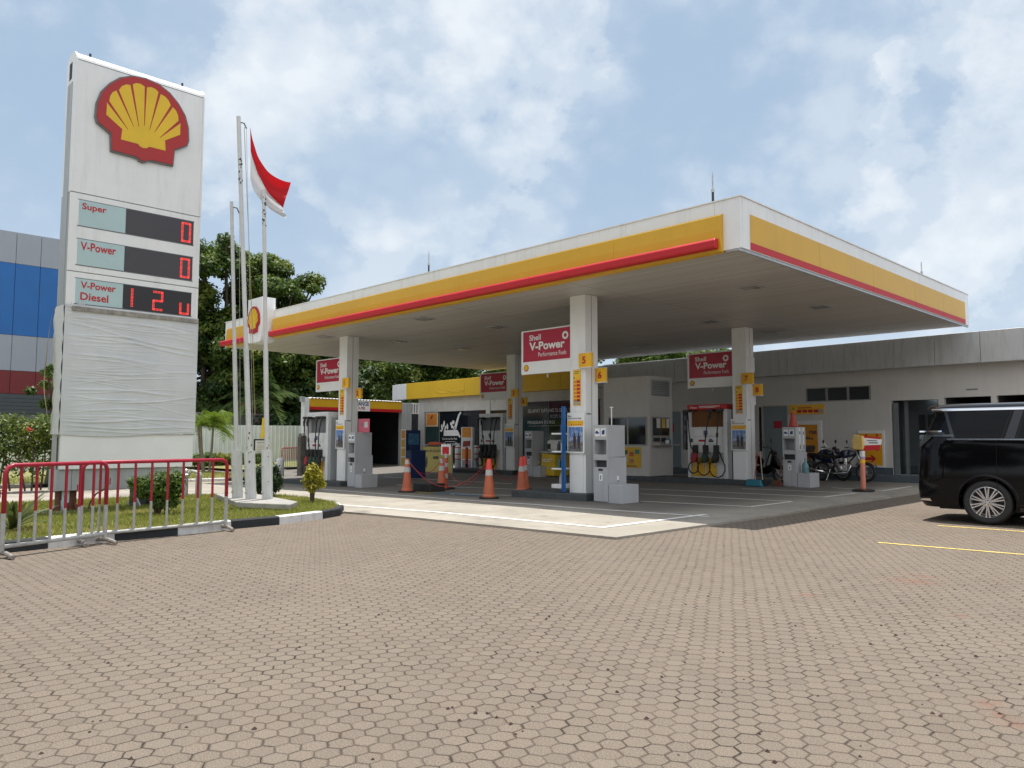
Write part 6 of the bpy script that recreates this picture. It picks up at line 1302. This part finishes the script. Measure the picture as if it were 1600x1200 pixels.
# ================================================================== TREES
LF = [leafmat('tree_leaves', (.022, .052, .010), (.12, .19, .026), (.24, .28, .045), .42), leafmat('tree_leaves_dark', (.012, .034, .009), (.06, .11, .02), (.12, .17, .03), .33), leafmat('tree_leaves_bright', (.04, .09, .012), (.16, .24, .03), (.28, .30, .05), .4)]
def tree(lab, x, y, h, rx, seed, n=9000, size=.20, lm=0, low=.28, group='leafy trees behind the fence', nb=26, name='broadleaf_tree', ry=None):
    rg = random.Random(seed); t = thing(name, lab, 'tree', (x, y, -.1), group, world=False); bl = []; ry = ry or rx
    for _ in range(nb):
        a = rg.uniform(0, 6.28); zr = rg.uniform(0, 1); r = math.sqrt(rg.random()) * (math.sin(math.pi * min(1, .18 + zr * .70)) ** .7); s = rg.uniform(*((.15, .30) if nb < 50 else (.09, .22))) * rx
        bl.append((math.cos(a) * r * rx, math.sin(a) * r * ry, h * (low + (1 - low) * (.08 + .84 * zr)), s * 1.25, s * 1.25, s * .85))
    leaves(bl, int(n * 1.75), size * .95, seed, 'crown', LF[lm], t, shell=.25)
    m = MB(); tr = h * .026 + .05; m.tube([(0, 0, 0), (.1, .05, h * .2), (.0, .15, h * .42), (.2, .1, h * .7)], [tr * 1.3, tr, tr * .75, tr * .3], 8)
    for b in bl[::2]: m.tube([(0.05, .1, h * rg.uniform(.22, .5)), (b[0] * .5, b[1] * .5, (b[2] + h * .35) / 2 + .4), (b[0], b[1], b[2])], [tr * .4, tr * .25, tr * .1], 5)
    m.build('trunk', BARK, t); return t
def yx(px_, X, py_=700): return onx(px_, py_, X).y
tree('tallest broad tree right behind the price sign', -39, yx(352, -39), 14.4, 4.3, 1, 32000, .15, 0, .14, nb=110)
tree('dense rounded tree behind the flag', -38, yx(425, -38), 13.4, 3.7, 2, 28000, .15, 0, .14, nb=100)
tree('tree with lighter yellow leaves behind the emblem board', -36.5, yx(400, -36.5), 8.6, 2.9, 3, 15000, .14, 2, .2, nb=60)
tree('lower tree whose top shows just right of the flag poles', -37.5, yx(478, -37.5), 10.2, 3.1, 4, 17000, .145, 0, .12, nb=70)
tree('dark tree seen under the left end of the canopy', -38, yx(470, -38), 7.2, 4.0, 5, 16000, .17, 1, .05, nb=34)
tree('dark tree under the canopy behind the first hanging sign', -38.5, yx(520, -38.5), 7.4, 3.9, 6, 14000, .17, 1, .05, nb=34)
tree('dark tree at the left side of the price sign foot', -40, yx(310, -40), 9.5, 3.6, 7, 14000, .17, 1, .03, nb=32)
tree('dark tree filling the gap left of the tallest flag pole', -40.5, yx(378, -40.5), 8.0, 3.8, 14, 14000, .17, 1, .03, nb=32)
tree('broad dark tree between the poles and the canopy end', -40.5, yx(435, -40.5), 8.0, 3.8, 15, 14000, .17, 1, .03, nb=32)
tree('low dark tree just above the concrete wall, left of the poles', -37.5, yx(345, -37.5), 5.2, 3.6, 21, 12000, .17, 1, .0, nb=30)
tree('low dark tree just above the concrete wall, right of the poles', -37.5, yx(450, -37.5), 5.4, 3.6, 22, 12000, .17, 1, .0, nb=30)
tree('leafy tree behind the oil change bay', -37, yx(585, -37), 8.0, 3.8, 8, 16000, .16, 0, .1, nb=32)
tree('leafy tree above the left end of the shop roof', -36, yx(655, -36), 8.2, 4.2, 9, 20000, .15, 2, .12, nb=80)
tree('leafy tree above the middle of the shop roof', -33, yx(725, -33, 560), 8.0, 4.2, 10, 18000, .15, 0, .15, nb=80)
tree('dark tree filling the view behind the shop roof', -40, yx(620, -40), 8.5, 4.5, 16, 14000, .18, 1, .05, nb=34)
tree('treetop above the grey roof edge right of the nearest column', -21.5, 27, 7.3, 3.4, 11, 14000, .13, 2, .3, nb=30)
tree('treetop left of the third hanging sign', -17.5, 27.5, 6.9, 3.3, 12, 12000, .13, 2, .3, nb=28)
tree('leafy tree closing the gap above the second hanging sign', -30, yx(775, -30, 560), 7.6, 3.2, 18, 9000, .15, 0, .3, nb=26)
tree('treetop above the grey roof edge just right of the number six plate', -26, 28, 7.6, 3.2, 19, 9000, .14, 2, .3, nb=26)
tree('thin treetop just right of the rear column', -12.8, 27, 6.3, .9, 13, 900, .10, 1, .5, nb=9)
tree('small tree beside the blue building', -21.5, yx(84, -21.5, 650), 3.9, .95, 17, 3600, .075, 0, .25, group='small trees', nb=16, name='small_tree')
# palms and banana plants
PALM = leafmat('palm_leaves', (.06, .11, .035), (.19, .26, .09), None, .35); PALMB = leafmat('bright_palm_leaves', (.08, .15, .015), (.24, .32, .04), None, .4)
def palm(lab, x, y, h, L, n, seed, m_=PALM, trunks=1, up=(-.1, 1.2), lw=.02, name='palm', droop=1.1, nl=26):
    rr = random.Random(seed); t = thing(name, lab, 'palm', (x, y, -.1), 'palms and banana plants', world=False); vs = []; fs = []; tm_ = MB()
    for tr in range(trunks):
        ox, oy = (rr.uniform(-.35, .35), rr.uniform(-.35, .35)) if trunks > 1 else (0, 0); hh = h * rr.uniform(.8, 1) if trunks > 1 else h
        tm_.tube([(ox * .4, oy * .4, 0), (ox * .8, oy * .8, hh * .5), (ox, oy, hh)], [.06 + .03 * (trunks == 1), .05, .04], 7)
        for _ in range(n):
            a = rr.uniform(0, 6.28); e = rr.uniform(*up); l = L * rr.uniform(.75, 1.1); d = Vector((math.cos(a), math.sin(a), 0)); s = Vector((-d.y, d.x, 0)); pr = None
            for i in range(nl):
                tt = (i + 1) / nl; c = Vector((ox, oy, hh)) + d * (l * math.cos(e) * tt) + Vector((0, 0, l * math.sin(e) * tt - droop * l * tt * tt * .6))
                ll = l * .34 * math.sin(math.pi * (.12 + .85 * tt)) ** .8
                for sg in (-1, 1):
                    k = len(vs); tip = c + s * sg * ll * .75 + d * ll * .45 + Vector((0, 0, -ll * rr.uniform(.25, .6))); w = Vector((0, 0, lw)) + d * lw
                    vs.extend([c - w * .6, c + w * .6, tip]); fs.append((k, k + 1, k + 2))
                if pr is not None: k = len(vs); vs.extend([pr - s * .012, pr + s * .012, c + s * .01, c - s * .01]); fs.append((k, k + 1, k + 2, k + 3))
                pr = c
    MB().add(vs, fs).build('fronds', m_, t); tm_.build('trunk', mat('palm_trunk', (.20, .17, .13), .85, var=.25, vs=6), t); return t
palm('large palm with drooping fronds behind the tallest flag pole', -34.8, yx(400, -34.8, 600), 3.9, 3.0, 26, 3, up=(-.1, 1.2), nl=36, lw=.04)
palm('palm half hidden beside the price sign', -36.5, yx(352, -36.5, 600), 3.2, 2.6, 14, 4, nl=30, lw=.035)
palm('small bright green palm in the verge right of the price sign', -26.5, yx(327, -26.5, 640), 2.25, 1.7, 9, 5, PALMB, 3, (.2, 1.3), .028, 'small_palm', 1.2)
t = palm('dry brown palm frond drooping behind the middle flag pole', -33.6, yx(388, -33.6, 640), 3.3, .9, 7, 6, leafmat('dry_leaves', (.10, .06, .03), (.22, .14, .08)), 1, (-.2, .6), .02, 'dry_palm', .8, 14)
BAN = leafmat('banana_leaves', (.05, .12, .025), (.17, .26, .08), None, .45)
for px_, X_, h_, lab in ((735, -30, 4.2, 'banana plant above the shop roof left of the second sign'), (752, -30, 4.0, 'banana plant just left of the rear left column'), (612, -31.5, 3.4, 'banana plant behind the gap between bay and shop'), (592, -33, 3.6, 'banana plant behind the oil change bay')):
    t = thing('banana_plant', lab, 'banana plant', (X_, yx(px_, X_, 580), -.1), 'palms and banana plants', world=False); straps('leaves', BAN, t, 9, 1.9, .17, px_, (0, 0, h_ - 1.0), (.5, 1.45), .7, 8); MB().tube([(0, 0, 0), (0, 0, h_ - .8)], [.13, .07], 8).build('trunk', mat('banana_stem', (.12, .16, .05), .7), t)
# ================================================================== BLUE BUILDING
BXp = -42; bb = thing('blue_building', 'panelled building striped grey, blue, grey and dark red at left', 'building', (BXp, -12, 0)); y0b, y1b = -34, 4.4
ALU = mat('alu_panel', (.34, .37, .43), .4, var=.03, vs=.5, grime=.15); DRED = mat('dark_red_panel', (.18, .012, .014), .4, grime=.1)
bands = ((10.84, 12.55, ALU), (6.93, 10.82, BLUE), (5.0, 6.91, ALU), (3.76, 4.98, DRED))
MB().box((BXp - 12, y0b, -.2), (BXp - .09, y1b - .02, 12.5)).build('core', GREYD, bb)
for k, (z0, z1, m_) in enumerate(bands):
    y = y0b; m = MB()
    while y < y1b - .1: e_ = min(y1b, y + 1.18); m.box((BXp - .08, y + .012, z0), (BXp, e_ - .012, z1)); y += 1.18
    m.build('panel_band', m_, bb)
MB().box((BXp - .085, y0b, 10.825), (BXp - .03, y1b, 10.836)).build('band_joint', GREYD, bb)
m = MB(); 
for q_ in range(18): m.box((BXp - .05, y0b, .1 + q_ * .2), (BXp - .03, y1b, .28 + q_ * .2))
m.build('louvred_base', mat('base_dark', (.07, .085, .09), .6), bb)
MB().box((BXp - 12, y1b - .015, -.2), (BXp - .09, y1b, 12.5)).build('end_wall', ALU, bb)
# ================================================================== BLACK VAN
PAINT = mat('black_paint', (.004, .004, .005), .07, var=.1, vs=2, coat=0, spec=.24)
VGLASS = mat('tinted_glass', (.004, .005, .007), .03, var=.1, spec=.16)
LVAN, WVAN = 4.93, 1.85
def interp(z, tab):
    for (a, b), (c, d) in zip(tab[:-1], tab[1:]):
        if z <= c: return b + (d - b) * max(0, (z - a)) / (c - a)
    return tab[-1][1]
XR = [(0, .14), (.22, .10), (.32, .02), (.45, .0), (.75, .0), (1.05, .03), (1.25, .04), (1.36, .10), (1.6, .19), (1.80, .27), (1.86, .12), (1.92, .14), (1.97, .45)]
XFt = [(0, .10), (.3, .0), (.7, .0), (.95, .10), (1.05, .55), (1.10, .95), (1.4, 1.28), (1.75, 1.75), (1.9, 2.15), (1.97, 2.5)]
INS = [(0, .10), (.25, .05), (.35, .015), (.60, .0), (.95, .005), (1.25, .02), (1.36, .035), (1.45, .055), (1.80, .150), (1.86, .175), (1.92, .26), (1.955, .45), (1.97, .925)]
def vin(x, z):                      # sideways inset of the near side at length x, height z
    r = .42; d = x - interp(z, XR); f = LVAN - interp(z, XFt) - x; ins = interp(z, INS)
    if d < r: ins += .26 * (1 - math.sqrt(max(0, 1 - (1 - max(d, 0) / r) ** 2)))
    if f < .5: ins += .30 * (1 - math.sqrt(max(0, 1 - (1 - max(f, 0) / .5) ** 2)))
    return min(ins, .92)
vz = gz(3, 3); q0 = Vector((1.80, 2.34, vz)); VR = rad(1.5)
van = thing('parked_van', 'glossy black van with chrome trim parked at the right edge', 'van', q0, rz=VR, world=False)
zs = [.24, .28, .34, .42, .52, .64, .78, .92, 1.06, 1.18, 1.27, 1.33, 1.36, 1.40, 1.50, 1.60, 1.70, 1.78, 1.81, 1.84, 1.87, 1.90, 1.925, 1.945, 1.958, 1.966, 1.97]
ts = [0, .004, .012, .025, .04, .06, .08] + [.1 + .05 * i for i in range(17)] + [.93, .95, .97, .985, .995, 1]
vs = []; R2 = []
for t_i in ts:
    ring = []
    for z in zs:
        a, b = interp(z, XR), LVAN - interp(z, XFt); x = a + (b - a) * t_i; ring.append((x, vin(x, z), z))
    far = [(x, WVAN - y, z) for x, y, z in ring[::-1]]
    R2.append(ring + far)
n = len(R2[0]); vs = [p for r in R2 for p in r]; fs = [(i * n + k, i * n + (k + 1) % n, (i + 1) * n + (k + 1) % n, (i + 1) * n + k) for i in range(len(ts) - 1) for k in range(n)]
fs += [tuple(range(n)), tuple(range((len(ts) - 1) * n, len(ts) * n))]
body = MB().add(vs, fs).build('body', PAINT, van)
WX = (1.06, 4.06); cuts = []
for wx in WX:
    for y_ in (-.1, WVAN - .32): cuts.append(MB().lathe([(.405, y_), (.405, y_ + .42)], (wx, 0, .355), 40, 1).build('cut', DARK, van))
for c in cuts:
    md = body.modifiers.new('b', 'BOOLEAN'); md.object = c; md.operation = 'DIFFERENCE'; md.solver = 'EXACT'
bpy.context.view_layer.update(); dg = bpy.context.evaluated_depsgraph_get(); me = bpy.data.meshes.new_from_object(body.evaluated_get(dg)); body.modifiers.clear(); body.data = me
for c in cuts: bpy.data.objects.remove(c)
me.materials.clear(); me.materials.append(PAINT); me.shade_smooth()
try: me.set_sharp_from_angle(angle=rad(38))
except Exception: pass
def patch(x0, x1, z0, z1, off, m, name, par=van, nx=14, nz=6, f0=None, f1=None, far=True, top=None):
    """a skin lying off metres outside the body between two slanted ends: x = x0 + f0*(z-z0) .. x1 + f1*(z-z0)"""
    f0 = f0 or 0; f1 = f1 or 0; sides = (1, 0) if far else (0,)
    for s in sides:
        vs = []; mb = MB()
        for i in range(nx + 1):
            for j in range(nz + 1):
                z = z0 + (z1 - z0) * j / nz; xa = x0 + f0 * (z - z0); xb = x1 + f1 * (z - z0); x = xa + (xb - xa) * i / nx
                if top: z = z0 + ((top(x)) - z0) * j / nz
                y = vin(x, z) - off; vs.append((x, WVAN - y if s else y, z))
        mb.add(vs, [(i * (nz + 1) + j, (i + 1) * (nz + 1) + j, (i + 1) * (nz + 1) + j + 1, i * (nz + 1) + j + 1) for i in range(nx) for j in range(nz)])
        o = mb.build(name, m, par, smooth=True)
    return o
patch(.60, 1.27, 1.375, 1.815, .006, VGLASS, 'rear_quarter_glass', f0=-.30, f1=.30)
patch(.34, .56, 1.40, 1.80, .005, VGLASS, 'pillar_glass', f0=-.28, f1=-.30)
patch(1.52, 2.55, 1.375, 1.815, .006, VGLASS, 'sliding_door_glass', f0=.22, f1=0); patch(2.66, 3.55, 1.375, 1.80, .006, VGLASS, 'front_door_glass', f0=0, f1=-.9)
PILM = mat('gloss_pillar', (.02, .023, .03), .12, var=.1, spec=.4)
patch(1.34, 1.47, 1.375, 1.815, .009, PILM, 'door_pillar', nx=3, f0=.28, f1=.26); patch(.585, .635, 1.375, 1.815, .010, PILM, 'rear_pillar', nx=2, f0=-.30, f1=-.30)
patch(.24, 3.1, 1.826, 1.868, .012, CHROME, 'roof_chrome_strip', nx=30, nz=3); patch(.52, 3.75, 1.342, 1.366, .010, mat('belt_chrome', (.25, .27, .31), .15, 1), 'belt_chrome_strip', nx=30, nz=2)
patch(.03, .44, 1.475, 1.50, .03, CHROME, 'lamp_chrome_bar', nx=8, nz=2); 
LAMPM = mat('clear_lamp', (.07, .08, .085), .1, .6, var=.3, vs=20); patch(.03, .10, 1.22, 1.43, .014, LAMPM, 'tail_lamp', f1=1.0); patch(.20, .62, 1.40, 1.435, .016, LAMPM, 'tail_lamp_arm', nz=2)
patch(.16, .48, 1.44, 1.47, .006, BLACKP, 'lamp_shadow_band', nz=2)
GAP = mat('panel_gap', (.001, .001, .001), .9)
patch(1.215, 1.222, .50, 1.34, .003, GAP, 'door_gap', nx=1, nz=12); patch(1.30, 1.312, 1.37, 1.82, .008, GAP, 'pillar_gap', nx=1, nz=8, f0=.30, f1=.30); patch(2.60, 2.607, .35, 1.80, .003, GAP, 'door_gap', nx=1, nz=14); patch(.03, .72, .435, .441, .004, GAP, 'bumper_gap', nx=12, nz=1)
patch(.02, .26, .335, .375, .012, CHROME, 'bumper_chrome', nx=8, nz=2, f0=0, f1=-.8)
patch(1.50, 3.60, .24, .30, .012, BLACKP, 'sill_trim', nx=16, nz=2)
# wheel-arch lips and the dark inside of the arches
for wx in WX:
    for s in (0, 1):
        m = MB(); vs = []
        for k in range(25):
            a = rad(-18 + 216 * k / 24)
            for r_, o_ in ((.402, .010), (.430, .012), (.445, .0)):
                x = wx + r_ * math.cos(a); z = max(.245, .355 + r_ * math.sin(a)); y = vin(x, z) - o_; vs.append((x, WVAN - y if s else y, z))
        m.add(vs, [(3 * k + j, 3 * k + j + 1, 3 * k + j + 4, 3 * k + j + 3) for k in range(24) for j in range(2)]); m.build('arch_lip', PAINT, van, smooth=True)
for i, wx in enumerate(WX):
    for s in (0, 1):
        y0, y1 = (.035, .265) if s == 0 else (WVAN - .035, WVAN - .265); sg = 1 if s == 0 else -1
        w = MB().lathe([(.235, y0 + sg * .02), (.30, y0 - sg * .001), (.335, y0 + sg * .008), (.355, y0 + sg * .035), (.355, y1 - sg * .03), (.33, y1)], (wx, 0, .355), 40, 1, cap=False).build('wheel', BLACK, van, smooth=True)
        RIM = mat('alloy_rim', (.62, .62, .64), .22, .85, var=.05)
        MB().lathe([(.236, y0 + sg * .018), (.246, y0 + sg * .004), (.240, y0 + sg * .002), (.222, y0 + sg * .03), (.215, y0 + sg * .10)], (wx, 0, .355), 40, 1, cap=False).build('rim_ring', RIM, w); MB().lathe([(.21, y0 + sg * .09), (.21, y0 + sg * .10)], (wx, 0, .355), 30, 1).build('brake_shadow', DARK, w)
        m = MB(); m.lathe([(.055, y0 + sg * .045), (.052, y0 + sg * .008), (.03, y0 + sg * .004)], (wx, 0, .355), 20, 1)
        for k in range(20):
            a = 2 * math.pi * (k // 2 + .5) / 10 + (-.105 if k % 2 else .105); a2 = 2 * math.pi * (k // 2 + .5) / 10 + (-.19 if k % 2 else .19)
            def pt(r_, an, d, y): return (wx + r_ * math.cos(an) + d * -math.sin(an), y, .355 + r_ * math.sin(an) + d * math.cos(an))
            A = [pt(.045, a, -.010, y0 + sg * .012), pt(.045, a, .010, y0 + sg * .012), pt(.236, a2 * 1 if False else a + (.0), .010, y0 + sg * .012), pt(.236, a, -.010, y0 + sg * .012)]
            B_ = [(p[0], p[1] + sg * .03, p[2]) for p in A]; m.add(A + B_, [(0, 1, 2, 3), (7, 6, 5, 4), (0, 4, 5, 1), (1, 5, 6, 2), (2, 6, 7, 3), (3, 7, 4, 0)])
        m.build('spokes', RIM, w)
        m = MB()
        for k in range(5): a = k * 1.2566; m.lathe([(.009, y0 + sg * .012), (.009, y0 + sg * .003)], (wx + .035 * math.cos(a), 0, .355 + .035 * math.sin(a)), 8, 1)
        m.build('wheel_nut', DARK, w)
MB().box((.3, .3, .20), (4.6, WVAN - .3, .30)).build('underbody', DARK, van)
MB().box((LVAN - .12, .45, .40), (LVAN + .01, WVAN - .45, .78)).build('grille', CHROME, van, bevel=.02)
for s in (.12, WVAN - .42): MB().box((LVAN - .36, s, .78), (LVAN - .06, s + .30, .93)).build('headlight', LAMPM, van, bevel=.04)
for s in (-.18, WVAN - .02): MB().box((3.45, s, 1.32), (3.62, s + .20, 1.50)).build('door_mirror', PAINT, van, bevel=.05)
patch(1.75, 1.97, 1.10, 1.14, .02, CHROME, 'door_handle', nx=4, nz=2); patch(2.75, 2.97, 1.10, 1.14, .02, CHROME, 'door_handle', nx=4, nz=2)
m = MB(); vs = []
for i in range(9):
    for j in range(7): u = i / 8; z = 1.08 + .72 * j / 6; x = LVAN - interp(z, XFt) + .012 - .25 * (2 * u - 1) ** 2 * .35; vs.append((x, .22 + (WVAN - .44) * u, z))
m.add(vs, [(i * 7 + j, (i + 1) * 7 + j, (i + 1) * 7 + j + 1, i * 7 + j + 1) for i in range(8) for j in range(6)]).build('windscreen', VGLASS, van, smooth=True)
# ================================================================== MOTORCYCLES (side profile along local x, front to the right)
TYRE = BLACK; CHR = CHROME; DP = mat('dark_navy_paint', (.008, .012, .035), .15, var=.1, coat=1)
def wheel(t, x, r=.30, w=.05, spokes=True, front=False):
    o = MB().torus((x, 0, r), r - w, w, 1, 30, 10).build('wheel', TYRE, t, smooth=True); m = MB().torus((x, 0, r), r - w * 2.0, .013, 1, 30, 6); m.lathe([(.05, -.045), (.05, .045)], (x, 0, r), 14, 1)
    for k in range(14): a = k * .4488; m.tube([(x + .04 * math.cos(a), (-.02, .02)[k % 2], r + .04 * math.sin(a)), (x + (r - w * 2) * math.cos(a + .15), 0, r + (r - w * 2) * math.sin(a + .15))], .0035, 4)
    m.build('rim', GALV, o); return o
a, b = ony(1284, 738, 11.9), ony(1352, 738, 11.9); xr, xf = 0, b.x - a.x
mc = thing('motorcycle', 'dark blue and black motorcycle parked before the framed posters', 'motorcycle', (a.x, 11.9, gz(a.x, 11.9) + .036), rz=rad(2), world=False)
wheel(mc, 0); wheel(mc, xf)
MB().tube([(xf + .0, -.08, .30), (xf - .17, -.08, .72), (xf - .24, -.07, .92)], .025, 8).tube([(xf + .0, .08, .30), (xf - .17, .08, .72), (xf - .24, .07, .92)], .025, 8).build('front_fork', GALV, mc, smooth=True)
MB().tube([(xf - .24, 0, .86), (xf - .62, 0, .40), (xf - .95, 0, .30), (.35, 0, .40), (.42, 0, .70), (xf - .26, 0, .80)], .022, 8).tube([(.42, 0, .68), (-.25, 0, .70)], .02, 6).tube([(.4, .09, .33), (0, .09, .30)], .025, 6).tube([(.4, -.09, .33), (0, -.09, .30)], .025, 6).build('frame', BLACKP, mc)
MB().add(*(lambda P_: ([(x, y * w, z) for x, z, w in P_ for y in (-1, 1)], [tuple(range(0, 2 * len(P_), 2)), tuple(range(1, 2 * len(P_), 2))[::-1]] + [(2 * i, 2 * ((i + 1) % len(P_)), 2 * ((i + 1) % len(P_)) + 1, 2 * i + 1) for i in range(len(P_))]))([(.50, .70, .09), (.52, .82, .09), (.66, .94, .11), (.86, .97, .12), (1.02, .90, .09), (1.04, .78, .07), (.80, .72, .12)])).build('tank', DP, mc, bevel=.035, smooth=True)
MB().prism([(-.42, .80), (-.36, .86), (-.10, .84), (.20, .78), (.54, .80), (.56, .74), (.20, .70), (-.20, .75)], -.11, .11).build('seat', BLACK, mc, bevel=.03, smooth=True)
MB().prism([(-.36, .74), (.05, .70), (.36, .72), (.42, .52), (.18, .55), (-.15, .66)], -.10, .10).build('side_panel', DP, mc, bevel=.03)
m = MB()
for (x0, r0, a0, a1, w_) in ((0, .345, 15, 165, .06),): m.add([(x0 + r0 * math.cos(rad(a0 + (a1 - a0) * k / 12)), s * w_, .30 + r0 * math.sin(rad(a0 + (a1 - a0) * k / 12))) for k in range(13) for s in (-1, 1)], [(2 * k, 2 * k + 1, 2 * k + 3, 2 * k + 2) for k in range(12)])
m.build('rear_fender', mat('silver_trim', (.35, .36, .38), .3, .8), mc, smooth=True)
m = MB(); m.add([(xf + .345 * math.cos(rad(25 + 120 * k / 10)), s * .06, .30 + .345 * math.sin(rad(25 + 120 * k / 10))) for k in range(11) for s in (-1, 1)], [(2 * k, 2 * k + 1, 2 * k + 3, 2 * k + 2) for k in range(10)]); m.build('front_fender', mat('blue_fender', (.01, .02, .14), .2, coat=1), mc, smooth=True)
MB().box((.48, -.12, .30), (.82, .12, .52)).lathe([(.075, 0), (.075, .22), (.06, .24)], (.72, 0, .48), 12).build('engine', STEEL, mc, bevel=.03); m = MB()
m.lathe([(.10, -.17), (.11, -.13), (.11, .13), (.10, .17)], (.56, 0, .38), 16, 1).build('crankcase', CHR, mc)
MB().tube([(.80, -.10, .58), (.93, -.13, .48), (.84, -.15, .28), (.45, -.16, .24), (.12, -.17, .28)], .020, 8).tube([(.12, -.17, .28), (-.40, -.18, .38)], .045, 10).build('exhaust', CHR, mc, smooth=True)
MB().tube([(xf - .46, -.36, 1.02), (xf - .36, -.30, 1.03), (xf - .27, -.12, .96), (xf - .27, .12, .96), (xf - .36, .30, 1.03), (xf - .46, .36, 1.02)], .013, 6).build('handlebar', CHR, mc); MB().tube([(xf - .47, -.37, 1.02), (xf - .37, -.31, 1.03)], .02, 6).tube([(xf - .47, .37, 1.02), (xf - .37, .31, 1.03)], .02, 6).build('grip', BLACK, mc)
for s in (-1, 1):
    o = MB().tube([(xf - .34, s * .26, 1.02), (xf - .38, s * .34, 1.16)], .007, 5).build('mirror', CHR, mc); MB().lathe([(.005, -.012), (.055, -.008), (.055, .008), (.005, .012)], (xf - .40, s * .36, 1.20), 12, 0).build('mirror_glass', BLACKP, o)
MB().lathe([(.04, -.12), (.085, -.02), (.09, .04), (.02, .06)], (xf - .16, 0, .90), 16, 0).build('headlamp', BLACKP, mc, smooth=True); MB().box((xf - .30, -.06, .96), (xf - .20, .06, 1.02)).build('instruments', BLACKP, mc, bevel=.015)
MB().box((-.44, -.05, .70), (-.38, .05, .76)).build('tail_light', RED, mc); MB().tube([(.30, -.10, .36), (.22, -.22, .02)], .012, 5).build('side_stand', GALV, mc)
b2 = dup(mc, (a.x - .75, 12.25, gz(a.x - .7, 12.2) + .036), 'dark motorcycle behind the first one, closer to the coffee poster', rz=rad(-6)); mc['group'] = b2['group'] = 'motorcycles parked at the rear wall'
# scooter
q = ony(1186, 752, 9.7); sc = thing('scooter', 'black scooter half hidden behind the right rear column', 'scooter', (q.x, 9.7, gz(q.x, 9.7) + .036), rz=rad(8), world=False)
wheel(sc, -.55, .26); wheel(sc, .66, .26)
MB().prism([(-.98, .66), (-.80, .76), (-.30, .80), (.10, .74), (.16, .62), (-.05, .34), (-.55, .28), (-.90, .50)], -.13, .13).build('rear_body', PAINT, sc, bevel=.05, smooth=True)
MB().prism([(.02, .30), (.30, .26), (.40, .34), (.44, .60), (.52, .92), (.42, .98), (.34, .80), (.24, .46), (.02, .40)], -.19, .19).build('leg_shield', PAINT, sc, bevel=.04, smooth=True)
MB().prism([(.46, .88), (.60, .66), (.66, .48), (.78, .56), (.88, .50), (.74, .40), (.52, .42), (.42, .62)], -.11, .11).build('front_fairing', PAINT, sc, bevel=.03, smooth=True)
MB().prism([(-.60, .50), (-.10, .60), (.12, .52), (-.08, .46), (-.35, .44)], .135, .14).prism([(.30, .50), (.42, .86), (.46, .84), (.40, .55)], .195, .20).build('silver_decal', mat('decal_silver', (.45, .46, .47), .3, .5), sc)
MB().prism([(-.95, .78), (-.3, .83), (.08, .77), (-.1, .74), (-.6, .75)], -.12, .12).build('seat', BLACK, sc, bevel=.03)
MB().tube([(.44, 0, .86), (.38, 0, 1.02)], .03, 8).tube([(.24, -.34, 1.06), (.36, -.14, 1.02), (.36, .14, 1.02), (.24, .34, 1.06)], .014, 6).build('handlebar', BLACKP, sc); MB().tube([(.62, .07, .26), (.5, .07, .5)], .022, 6).tube([(.62, -.07, .26), (.5, -.07, .5)], .022, 6).build('front_fork', GALV, sc)
for s in (-1, 1):
    o = MB().tube([(.30, s * .28, 1.05), (.26, s * .40, 1.20)], .007, 5).build('mirror', BLACKP, sc); MB().lathe([(.005, -.012), (.06, -.008), (.06, .008), (.005, .012)], (.25, s * .42, 1.24), 12, 0).build('mirror_glass', BLACKP, o)
MB().tube([(-.2, -.12, .28), (-.85, -.17, .34)], .045, 8).build('exhaust', GREYD, sc)
# ================================================================== LITTER
rr = random.Random(77); m = MB(); pts = [(1210, 942), (1265, 910), (1200, 934), (1360, 1007), (1377, 978), (1414, 991), (1472, 1009), (1525, 1026), (1562, 1026), (1594, 1070), (1513, 1052), (1464, 1056), (1466, 1073), (1278, 1088), (1128, 1082), (1100, 1030), (1070, 1035), (1062, 1062), (1162, 1062), (1130, 1020), (950, 1047), (1010, 1123), (964, 1082), (832, 1078), (832, 1105), (1060, 1180), (1210, 1192), (1302, 1010), (1457, 1115), (1243, 978), (1335, 940), (1557, 913), (1508, 978), (1526, 996), (880, 1070), (840, 1020), (1034, 1058), (700, 1108), (798, 1132), (604, 1010), (468, 1012), (532, 1073), (743, 1115), (465, 960), (295, 977), (640, 966), (1400, 993), (1314, 908), (1072, 945), (1214, 935), (1594, 937), (1545, 848), (265, 953), (592, 961)]
pts += [(rr.uniform(20, 1590), rr.uniform(905, 1190)) for _ in range(46)]
for px_, py_ in pts:
    q = onz(px_, py_, 0); r_ = rr.uniform(.005, .012); k = 7
    vs = [(q.x, q.y, r_ * 1.1)] + [(q.x + r_ * math.cos(6.283 * i / k) * rr.uniform(.7, 1.5), q.y + r_ * math.sin(6.283 * i / k) * rr.uniform(.7, 1.5), .001) for i in range(k)]
    m.add(vs, [(0, 1 + i, 1 + (i + 1) % k) for i in range(k)])
o = m.build('fallen_seeds', mat('seed_brown', (.045, .018, .014), .8, var=.5, vs=30)); o['kind'] = 'stuff'; o['label'] = 'small dark fallen seeds scattered over the pavers'

# ================================================================== TREES BEHIND THE PHOTOGRAPHER (mirrored in the van's paint)
for i, (x, y, h) in enumerate(((-6, -24, 12), (1, -25, 10.5), (8.5, -26, 8), (15, -25, 10), (22, -23, 12))):
    tree(('broad tree behind the photographer, %s') % ('left end', 'second from the left', 'middle', 'second from the right', 'right end')[i], x, y, h, 4.6, 50 + i, 4200, .34, 1, .08, group='trees behind the photographer', nb=30)
